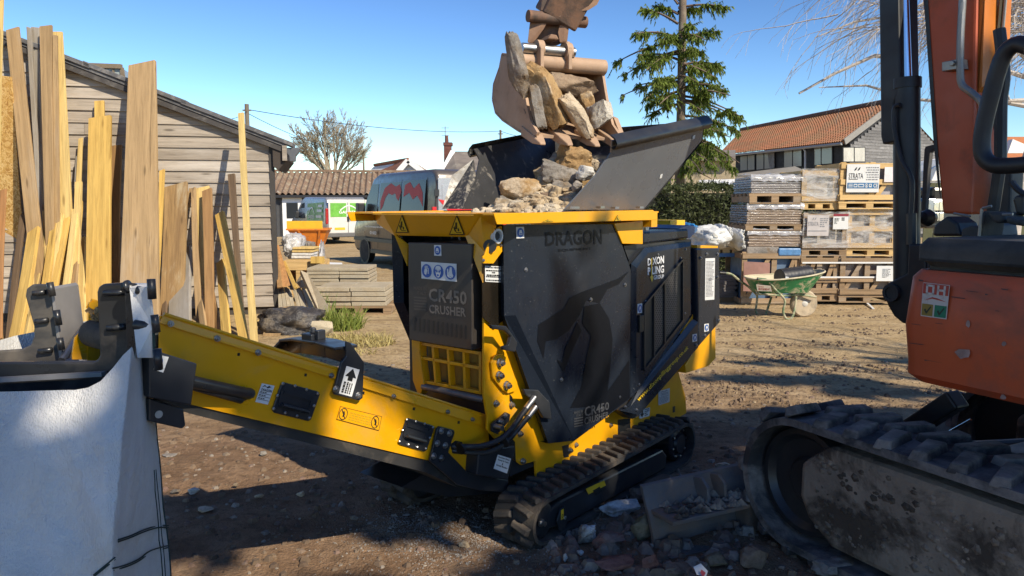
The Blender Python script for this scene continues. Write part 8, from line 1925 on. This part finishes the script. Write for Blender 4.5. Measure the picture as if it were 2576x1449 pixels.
def slab_stack(label, x0, x1, y0, y1, dep, seed, lay, cols=1, base_z=None, ddep=.62):
    a = on_y(x0, y0, dep); b = on_y(x1, y1, dep); zb = b.z if base_z is None else base_z
    t = thing('slab_stack', label, 'paving slabs', loc=((a.x + b.x) / 2, dep + .3, zb)); rr = random.Random(seed); h = (a.z - zb) / lay
    mid = (a.x + b.x) / 2 + rr.uniform(-.02, .02)
    for i in range(lay):
        for (xa, xb) in ((a.x, mid), (mid + .006, b.x)):
            j = rr.uniform(-.015, .02); k = rr.uniform(-.012, .012)
            M_ = Matrix.Translation(V(((xa + xb) / 2, dep + ddep / 2, 0))) @ Matrix.Rotation(rr.uniform(-.02, .02), 4, 'Z')
            MB().bx(-(xb - xa) / 2 + k, (xb - xa) / 2 + k - .004, -ddep / 2 + j, ddep / 2 + j, zb + h * i + .002, zb + h * (i + 1) - .005 - rr.random() * .004, M=M_).build('slab', slab_m, t, world=True, bevel=.006)
    return t
def z_at(y, dep): return 1.65 - (y - YH) / F * dep
zp = .13
pl = thing('slab_pallet', 'wooden pallet under the front stack of sandy paving slabs', 'pallet', loc=(on_y(885, 780, 11.3).x, 11.7, 0))
pallet(pl, on_y(800, 0, 11.3).x, on_y(970, 0, 11.3).x, 11.3, 12.2, 0, zp, pw_old)
slab_stack('front stack of sandy paving slabs on the near pallet', 797, 971, 722, 770, 11.3, 1, 4, base_z=zp, ddep=.85)
pl2 = thing('slab_pallet', 'low pallet hidden behind, under the rear stack of paving slabs', 'pallet', loc=(on_y(850, 780, 12.5).x, 12.9, 0)); pallet(pl2, on_y(770, 0, 12.5).x, on_y(928, 0, 12.5).x, 12.5, 13.3, 0, zp, pw_old)
slab_stack('rear stack of paving slabs behind the front stack', 770, 928, 673, 716, 12.5, 2, 8, base_z=zp, ddep=.8)
st = st_grey
lean_piece('timber_block', 'short timber block lying across the feet of the standing slabs', 'timber', [(315, 880), (540, 868), (542, 935), (318, 978)], 10.95, 10.85, .10, w_tan)
# film heap, grey slabs, battens behind
zt = lambda x, y, d: on_y(*RL(x, y), d)
film_m = M('heaped_film', (.60, .59, .58), .25, var=.15, bump=.8, bs=9, bd=.04, coat=.4); film_m.node_tree.nodes['Principled BSDF'].inputs['Alpha'].default_value = .75
def heap(x0, y0, x1, y1, dep, label, cat, mat, seed, name, rough=.35):
    a = zt(x0, y0, dep); b = zt(x1, y1, dep); zb = 0; vs, fs = rock_mesh((b.x - a.x, .8, (a.z - zb) * 2 if a.z < .9 else (a.z - b.z)), seed, .3, rough, 4, 3); c = V(((a.x + b.x) / 2, dep + .3, (a.z + b.z) / 2 if a.z >= .9 else 0.02)); return tag(MB().add([v + c for v in vs], fs).build(name, mat, None, smooth='all', base=True), label, cat)
heap(305, 60, 560, 330, 14.5, 'torn clear polythene heaped on the grey slabs behind the paving', 'polythene', film_m, 3, 'polythene_sheet')
heap(690, 185, 785, 290, 14.8, 'small crumpled film bundle right of the battens', 'polythene', film_m, 6, 'polythene_sheet')
t = thing('grey_slab_row', 'row of grey slabs standing upright under the polythene', 'slabs', loc=zt(600, 200, 15.2))
for i in range(6): a = zt(520 + i * 25, 135 + i * 4, 15.2); b = zt(542 + i * 25, 300, 15.2); MB().bx(a.x, b.x, 15.2, 15.7, max(0, b.z - .25), a.z).build('slab', st_grey, t, world=True, bevel=.006)
t = thing('batten_stack', 'stack of pale battens on a wrapped pallet behind the paving slabs', 'timber', loc=zt(590, 330, 14.3))
for i, (y0, y1) in enumerate(((205, 228), (238, 262), (268, 296), (300, 330))): a = zt(470 - i * 4, y0, 14.3); b = zt(705 - i * 8, y1, 14.3); MB().bx(a.x, b.x, 14.3, 14.8, b.z, a.z).build('batten', w_pale if i < 2 else white_bag, t, world=True, bevel=.008)
a = zt(380, 352, 14.0); b = zt(815, 400, 14.0)
t = thing('yellow_pallet', 'low new pallet with yellow timber in front of the battens', 'pallet', loc=(a.x, 14, 0)); pallet(t, a.x, b.x, 13.7, 14.5, 0, max(.14, a.z), pw_new)
MB().bx(zt(668, 0, 13.6).x, zt(812, 0, 13.6).x, 13.6, 13.7, zt(0, 385, 13.6).z, zt(0, 310, 13.6).z).build('end_board', w_yel, t, world=True)
tag(MB().prism([on_z(*RL(x, y), .02) for x, y in ((880, 385), (1035, 390), (1040, 412), (875, 405))], V((0, 0, .03))).build('white_sheet', white_paint, None, base=True), 'flat white sheet lying on the ground beyond the rear paving stack', 'sheet')
vs, fs = rock_mesh((.95, .6, .42), 91, .4, .3, 4, 4); c = on_z(*RL(480, 1060), .12)
tag(MB().add([v + c for v in vs], fs).build('black_sack', M('black_plastic_sack', (.05, .045, .042), .3, var=.4, bump=.9, bs=8, bd=.05, dirt=(.22, .18, .13), ds=4), None, smooth='all', base=True), 'crumpled black plastic sack at the foot of the shed corner', 'sack')
def grock(k, x0, y0, x1, y1, mat, name, label, cat, seed, boxy=.5, thick=.8, roll=.3, sink=.25, group=None, tilt=0.0, rough=.18):
    """a stone resting on the ground; box in zoom pixels"""
    bx_ = cv(k, (x0 + x1) / 2, y1 - (y1 - y0) * .12); g = on_z(*bx_, .01); d = g.y
    w_ = (x1 - x0) * ZM[k][2] / F * d; hp = (y1 - y0) * ZM[k][2] / F * d; h = hp * .78
    dep = w_ * thick; c = g + V((0, dep * .35, h * (.5 - sink * .3)))
    R = Matrix.Rotation(roll, 3, 'Z') @ Matrix.Rotation(tilt, 3, 'Y')
    return rock(name, label, cat, c, (w_ * 1.02, dep, h * 1.05), mat, seed, rot=R, boxy=boxy, rough=rough, group=group)
grock('rl', 470, 1045, 645, 1175, st_pale, 'stone', 'dusty pinkish lump beside the black sack at the shed corner', 'stone', 61)
grock('rl', 668, 985, 960, 1250, slab_m, 'concrete_block', 'square sandy block standing in the grass behind the bridge bracket', 'block', 62, boxy=.95, thick=.35, roll=.1, rough=.05)
lean_piece('board', 'brown board lying against the shed base beside the tall pale batten', 'board', [(195, 1065), (425, 1165), (330, 1345), (130, 1330)], 10.2, 9.4, .04, w_tan)
lean_piece('board', 'pale board end sticking out at the shed base', 'board', [(62, 1062), (205, 1085), (165, 1150), (70, 1130)], 10.6, 10.3, .05, w_pale)
lean_piece('timber_block', 'square pale timber block in the offcuts at the shed base', 'timber', [(308, 1118), (525, 1108), (528, 1180), (320, 1205)], 10.4, 10.3, .12, w_tan)
# grass tuft
def blades(name, label, cx, cy, n, rad, hmin, hmax, mat, seed, lean_=.5):
    rr = random.Random(seed); mb = MB()
    for i in range(n):
        a = rr.random() * 6.28; r_ = rad[0] * math.sqrt(rr.random()); p = V((cx + math.cos(a) * r_, cy + math.sin(a) * r_ * rad[1] / rad[0], gh(cx, cy) - .01)); h = rr.uniform(hmin, hmax); w_ = rr.uniform(.004, .009)
        d = V((rr.gauss(0, lean_), rr.gauss(0, lean_), 1)).normalized(); s = V((rr.gauss(0, 1), rr.gauss(0, .4), 0)).normalized() * w_
        m1 = p + d * h * .55; m2 = p + d * h + V((d.x, d.y, -.5)) * h * .35 * rr.random()
        mb.add([p - s, p + s, m1 + s * .8, m1 - s * .8, m2], [(0, 1, 2, 3), (3, 2, 4)])
    return tag(mb.build(name, mat, None, kind='stuff'), label, 'grass')
grass_m = leaf_m('grass_green', (.11, .16, .025), (.24, .28, .06), .3); straw_m = leaf_m('grass_straw', (.32, .26, .09), (.48, .40, .17), .3)
c = on_z(*RL(960, 1150)); blades('grass', 'green grass tuft beside the paving pallet', c.x, c.y + .2, 480, (.32, .3), .12, .42, grass_m, 1)
c = on_z(*RL(1120, 1290)); blades('grass', 'dry yellow grass in front of the paving pallet', c.x, c.y, 900, (.55, .4), .04, .18, straw_m, 2, .9)
c = on_z(*RL(840, 970)); blades('grass', 'upright green leaves between the slab and the pallet', c.x, c.y + .1, 60, (.14, .1), .25, .5, leaf_m('iris_green', (.08, .17, .02), (.14, .26, .05)), 3, .2)
c = on_z(*RL(720, 1400)); blades('grass', 'thin straw on the ground under the bridge bracket', c.x, c.y, 500, (.7, .3), .02, .10, straw_m, 4, .9)

# ================================================================== RUBBLE IN THE FOREGROUND
gR = 'rubble by the excavator blade'
grock('bl', 195, 330, 690, 545, M('broken_clay_dome', (.15, .10, .07), .75, var=.25, dirt=(.09, .07, .05), ds=6, bump=.2), 'broken_pot', 'curved brown clay fragment leaning by the crusher track', 'fragment', 71, boxy=.2, thick=.5, roll=-.3, rough=.05, group=gR)
grock('bl', 50, 480, 335, 680, st_brown, 'stone', 'grey brown stone under the curved clay fragment', 'stone', 72, group=gR)
grock('b1', 895, 855, 1272, 1005, st_white, 'stone', 'long white flint lying beside the crusher track', 'stone', 73, boxy=.75, thick=.5, roll=.25, group=gR)
grock('b1', 728, 1020, 942, 1220, st_white, 'stone', 'knobbly white flint in front of the crusher track', 'stone', 74, boxy=.3, rough=.35, group=gR)
grock('bl', 70, 710, 385, 1110, st_moss, 'stone', 'mossy brown stone leaning against the left end of the blade', 'stone', 75, thick=.6, tilt=-.5, group=gR)
grock('bl', 300, 930, 410, 1110, st_white, 'stone', 'bluish white stone wedged behind the blade corner', 'stone', 76, group=gR)
grock('bl', 135, 1165, 405, 1460, st_brick, 'brick', 'pinkish flat brick standing on end at the bottom of the rubble', 'brick', 77, boxy=.95, thick=.25, tilt=-.35, rough=.05, group=gR)
grock('bl', 850, 1230, 1210, 1400, st_moss, 'stone', 'rounded mossy stone under the blade', 'stone', 78, boxy=.2, group=gR)
grock('bl', 1170, 1055, 1740, 1400, st_brown, 'concrete_slab', 'dark broken slab in front of the excavator track', 'slab', 79, boxy=.9, thick=.6, tilt=.15, rough=.1, group=gR)
grock('b5', 725, 1310, 1170, 1500, st_grey, 'concrete_lump', 'pale grey concrete lump at the bottom edge by the excavator track', 'concrete lump', 80, boxy=.8, thick=.7, group=gR)
grock('b1', 860, 1085, 1160, 1270, st_brick, 'brick', 'reddish broken brick half buried in front of the mossy stone', 'brick', 81, thick=.6, group=gR)
grock('b1', 1100, 1030, 1210, 1140, st_brick, 'brick', 'flat red brick fragment under the long white flint', 'brick', 82, boxy=.85, thick=.6, roll=.7, group=gR)
grock('bl', 955, 200, 1220, 320, st_tan, 'stone', 'sunlit tan slab piece beyond the blade', 'stone', 83, boxy=.7, thick=.5, group=gR)
grock('bl', 725, 305, 930, 395, st_brown, 'stone', 'brown clod behind the pin lug of the blade', 'stone', 84, group=gR)
grock('b1', 640, 1260, 690, 1350, st_white, 'stone', 'small white stone left of the broken brick', 'stone', 85, group=gR)
grock('b1', 745, 1245, 815, 1300, st_white, 'stone', 'small flat white chip near the knobbly flint', 'stone', 86, group=gR)
grock('b1', 860, 1300, 1230, 1440, st_brick, 'brick', 'large worn red lump left of the standing brick', 'brick', 87, boxy=.6, thick=.7, group=gR)
grock('b1', 1120, 820, 1150, 860, st_white, 'stone', 'tiny white pebble on the crusher track frame side', 'stone', 88, group=gR)
grock('bl', 430, 1330, 800, 1470, st_brown, 'stone', 'brown stone at the bottom edge below the blade', 'stone', 89, group=gR)
a = on_z(*cv('bl', 825, 1420), .03)
wp0 = MB().add([a + V(p) for p in ((-.03, 0, .03), (.006, .012, .04), (.03, -.018, .02), (.02, -.03, .0), (-.02, -.025, .006))], [(0, 1, 2), (0, 2, 3), (0, 3, 4)]).add([a + V(p) for p in ((.0, -.024, .03), (.018, -.03, .018), (.006, -.036, .0), (-.006, -.03, .018))], [(0, 1, 2, 3)], 1)
tag(wp0.build('plastic_scrap', [white_label, FLAT('scrap_red', (.45, .03, .04), .5)], None, base=True), 'torn white plastic scrap with red print beside the mossy stone', 'litter')
for i, (k, x0, y0, x1, y1, m, lb) in enumerate((('r3', 1095, 920, 1175, 972, st_white, 'white stone on the shaded ground below the conveyor'), ('r3', 1530, 708, 1580, 745, st_grey, 'grey stone under the conveyor hatch'), ('r3', 1740, 945, 1795, 985, st_tan, 'tan stone on the shaded ground right of the white one'), ('r3', 1495, 960, 1560, 995, st_tan, 'flat tan stone between the white stone and the tan one'), ('r3', 1370, 895, 1408, 925, st_grey, 'small pale stone behind the flat tan stone'), ('r3', 1150, 1045, 1255, 1080, st_tan, 'pair like flat tan stone nearer the bag'), ('r3', 1650, 985, 1710, 1008, st_brown, 'brown flat stone beyond the shaded patch'), ('r3', 940, 728, 1035, 752, st_grey, 'flat grey stone close to the bulk bag'), ('r3', 1000, 930, 1060, 965, st_grey, 'grey stone next to the white stone'), ('r6', 575, 1240, 650, 1290, st_tan, 'tan stone on the pale crushed dust in front of the tracks'), ('r3', 2060, 1080, 2115, 1130, st_grey, 'round dark stone near the far crusher track'))):
    grock(k, x0, y0, x1, y1, m, 'stone', lb, 'stone', 120 + i, sink=.5, group='loose stones on the shaded ground')
def scatter(name, label, n, seed, region, smin, smax, mat, flat=.6):
    rr = random.Random(seed); mb = MB(); o = 0
    while o < n:
        x, y = region(rr)
        r_ = smin + (smax - smin) * rr.random() ** 3; z = gh(x, y); c = V((x, y, z)); k = rr.random() * 6.28; hh = r_ * flat * (.6 + .6 * rr.random())
        ring = [c + V((r_ * math.cos(k + t) * (.7 + .5 * rr.random()), r_ * math.sin(k + t) * (.7 + .5 * rr.random()), -.004)) for t in (0, 1.25, 2.5, 3.75, 5.0)]
        top = [c + V((.5 * (p.x - c.x) + rr.gauss(0, r_ * .12), .5 * (p.y - c.y) + rr.gauss(0, r_ * .12), hh * (.8 + .4 * rr.random()))) for p in ring]
        mb.add(ring + top, [(5, 6, 7, 8, 9)] + [(i, (i + 1) % 5, 5 + (i + 1) % 5, 5 + i) for i in range(5)]); o += 1
    return tag(mb.build(name, mat, None, kind='stuff'), label, 'stones')
def fore(rr): 
    y = 1.6 + 6.5 * rr.random() ** 1.5; return rr.uniform(-.75, .75) * y, y
def island(name, cols, rough=.9):
    m, nt, b = newmat(name); g = nt.nodes.new('ShaderNodeNewGeometry'); c = ramp(nt, g.outputs['Random Per Island'], [(i / (len(cols) - 1), c) for i, c in enumerate(cols)]); 
    co = coords(nt, 'Object', False); c = mixc(nt, ramp(nt, nz(nt, co, 40, 4), [(.4, .4), (.6, 0.0)]), c, (.1, .07, .05)); nt.links.new(c, b.inputs['Base Color']); b.inputs['Roughness'].default_value = rough; return m
peb = island('mixed_gravel', [(.14, .10, .07), (.22, .17, .12), (.20, .12, .09), (.24, .20, .16), (.33, .29, .24)])
clod = island('soil_clods', [(.10, .065, .042), (.16, .11, .07), (.24, .17, .11)])
dryc = island('dry_clods', [(.28, .20, .12), (.38, .285, .17), (.46, .36, .23)])
scatter('gravel', 'small mixed gravel strewn over the darker ground', 5200, 5, fore, .004, .030, peb, .5)
scatter('soil_clods', 'dark soil clods on the trodden ground', 5200, 6, fore, .006, .035, clod, .6)
def yard(rr):
    y = 5.5 + 12 * rr.random() ** 1.4; return rr.uniform(-.25, .62) * y, y
scatter('dry_clods', 'dry crumbs of earth over the sunlit yard', 4500, 7, yard, .004, .018, dryc, .7)
def ruts(rr):
    y = 6 + 6 * rr.random(); x = rr.uniform(.18, .62) * y; 
    for _ in range(12):
        if noise.noise(V((x * .8, y * 2.2, 9))) > .12: break
        y = 6 + 6 * rr.random(); x = rr.uniform(.18, .62) * y
    return x, y
scatter('rut_clods', 'dark churned clods in the wheel ruts of the yard', 2600, 8, ruts, .006, .026, clod, .9)
dust = island('pale_crushed_dust', [(.20, .17, .14), (.27, .24, .21), (.36, .34, .31)])
def dusty(rr):
    c = on_z(*cv('r6', 600, 1290)); c2 = on_z(*cv('r6', 300, 1100)); q = c.lerp(c2, rr.random() ** 1.5); return q.x + rr.gauss(0, .22), q.y + rr.gauss(0, .13)
scatter('crushed_dust', 'pale crushed concrete grit in front of the crusher tracks', 6000, 9, dusty, .002, .008, dust, .5)
def rub(rr):
    p = on_z(*cv('b1', rr.uniform(500, 2100), rr.uniform(900, 1560))); return p.x, p.y
scatter('rubble_bits', 'small rubble bits around the blade', 420, 10, rub, .008, .06, peb, .7)

# ================================================================== TREES BESIDE THE YARD THAT SHADE IT (outside the frame)
def shade_tree(name, label, base, lumps, seed, trunk_h, dens=1.0):
    t = thing(name, label, 'tree', loc=base); rr = random.Random(seed); tr = MB(); cr = MB()
    top = V((base[0], base[1], trunk_h)); tr.tube([V(base), V((base[0] + .1, base[1], trunk_h * .5)), top], [.26, .2, .13], 8); tr.build('trunk', bark_grey, t, world=True, smooth='all')
    for (c, r, n, *th) in lumps:
        th = th[0] if th else .04
        c = V(c); st = top.lerp(V((base[0], base[1], trunk_h * .55)), rr.random()); tr2 = [st, st.lerp(c, .5) + V((rr.gauss(0, .2), rr.gauss(0, .2), .2)), c]; cr.tube(tr2, [.09, .06, .03], 5, cap=False)
        for i in range(int(n * dens)):
            d = V((rr.gauss(0, 1), rr.gauss(0, 1), rr.gauss(0, 1))).normalized(); k = rr.random() ** .45; s = c + V((d.x * r[0] * k, d.y * r[1] * k, d.z * r[2] * k))
            if noise.noise(V((s.x * 1.25, s.y * 1.25, s.z * .5 + seed))) < th: continue
            l = rr.uniform(.09, .2); a = V((rr.gauss(0, 1), rr.gauss(0, 1), rr.gauss(0, 1))).normalized() * l; b2 = a.orthogonal().normalized() * l * .55; cr.add([s - a, s + b2, s + a, s - b2], [(0, 1, 2, 3)])
            if i % 14 == 0: cr.tube([c, c.lerp(s, .5) + V((0, 0, .08)), s], [.025, .016, .008], 3, cap=False)
    cr.build('crown', cone_m, t, world=True)
shade_tree('unseen_ivy_tree', 'leafy tree beside the yard whose shade falls on the crusher and conveyor', (5.6, -5.2, 0), [((5.0, -3.15, 8), (1.5, .42, .3), 900, .06), ((6.4, -1.9, 8), (1.0, .5, .35), 900, .05), ((5.7, -4.65, 8), (1.4, .8, .5), 1500), ((4.2, -4.25, 7.9), (.9, .55, .4), 1700, -.33), ((3.5, -4.6, 7.8), (.9, .7, .4), 1300, -.6), ((7.0, -5.7, 8), (2.0, .9, .5), 1800)], 3, 8.2)
shade_tree('unseen_ivy_tree', 'leafy tree beside the yard whose shade falls on the excavator', (8.4, -4.4, 0), [((7.0, -2.9, 8), (1.0, .5, .4), 850), ((7.5, -4.2, 8), (1.2, 1.0, .5), 1500), ((8.3, -3.0, 8), (1.0, 1.0, .5), 1500), ((9.2, -3.8, 8), (1.2, 1.0, .5), 1300), ((7.4, -1.6, 7.8), (.8, .5, .4), 350), ((8.8, -1.7, 7.6), (.9, .7, .5), 700)], 7, 8.2)
bare_tree('bare_tree', 'bare tree beside the yard whose branches stripe the sunlit ground', (10.0, 1.4, 0), 9.5, .22, 15, bark_grey, spread=.55, levels=5, first=.24, twig=.012, shrink=.78)
bare_tree('bare_tree', 'second bare tree beside the yard shading the near ground', (11.5, -.6, 0), 9.5, .22, 19, bark_grey, spread=.6, levels=5, first=.22, twig=.012, shrink=.78)
shade_tree('unseen_ivy_tree', 'unseen leafy tree added beside the yard, its long boughs shaped to stripe the sunlit ground', (10.6, .2, 0), [((8.2, -.35, 7), (1.5, .16, .2), 420, -.15), ((8.7, .35, 7.2), (1.9, .14, .2), 420, -.1), ((9.0, .95, 7.0), (1.7, .12, .2), 380, -.1), ((9.6, 1.6, 7.1), (1.6, .15, .2), 360, -.1), ((7.9, -.85, 7.1), (1.2, .2, .2), 420, -.2)], 11, 7.2)  # added tree out of view, thin boughs shaped to throw shadow stripes
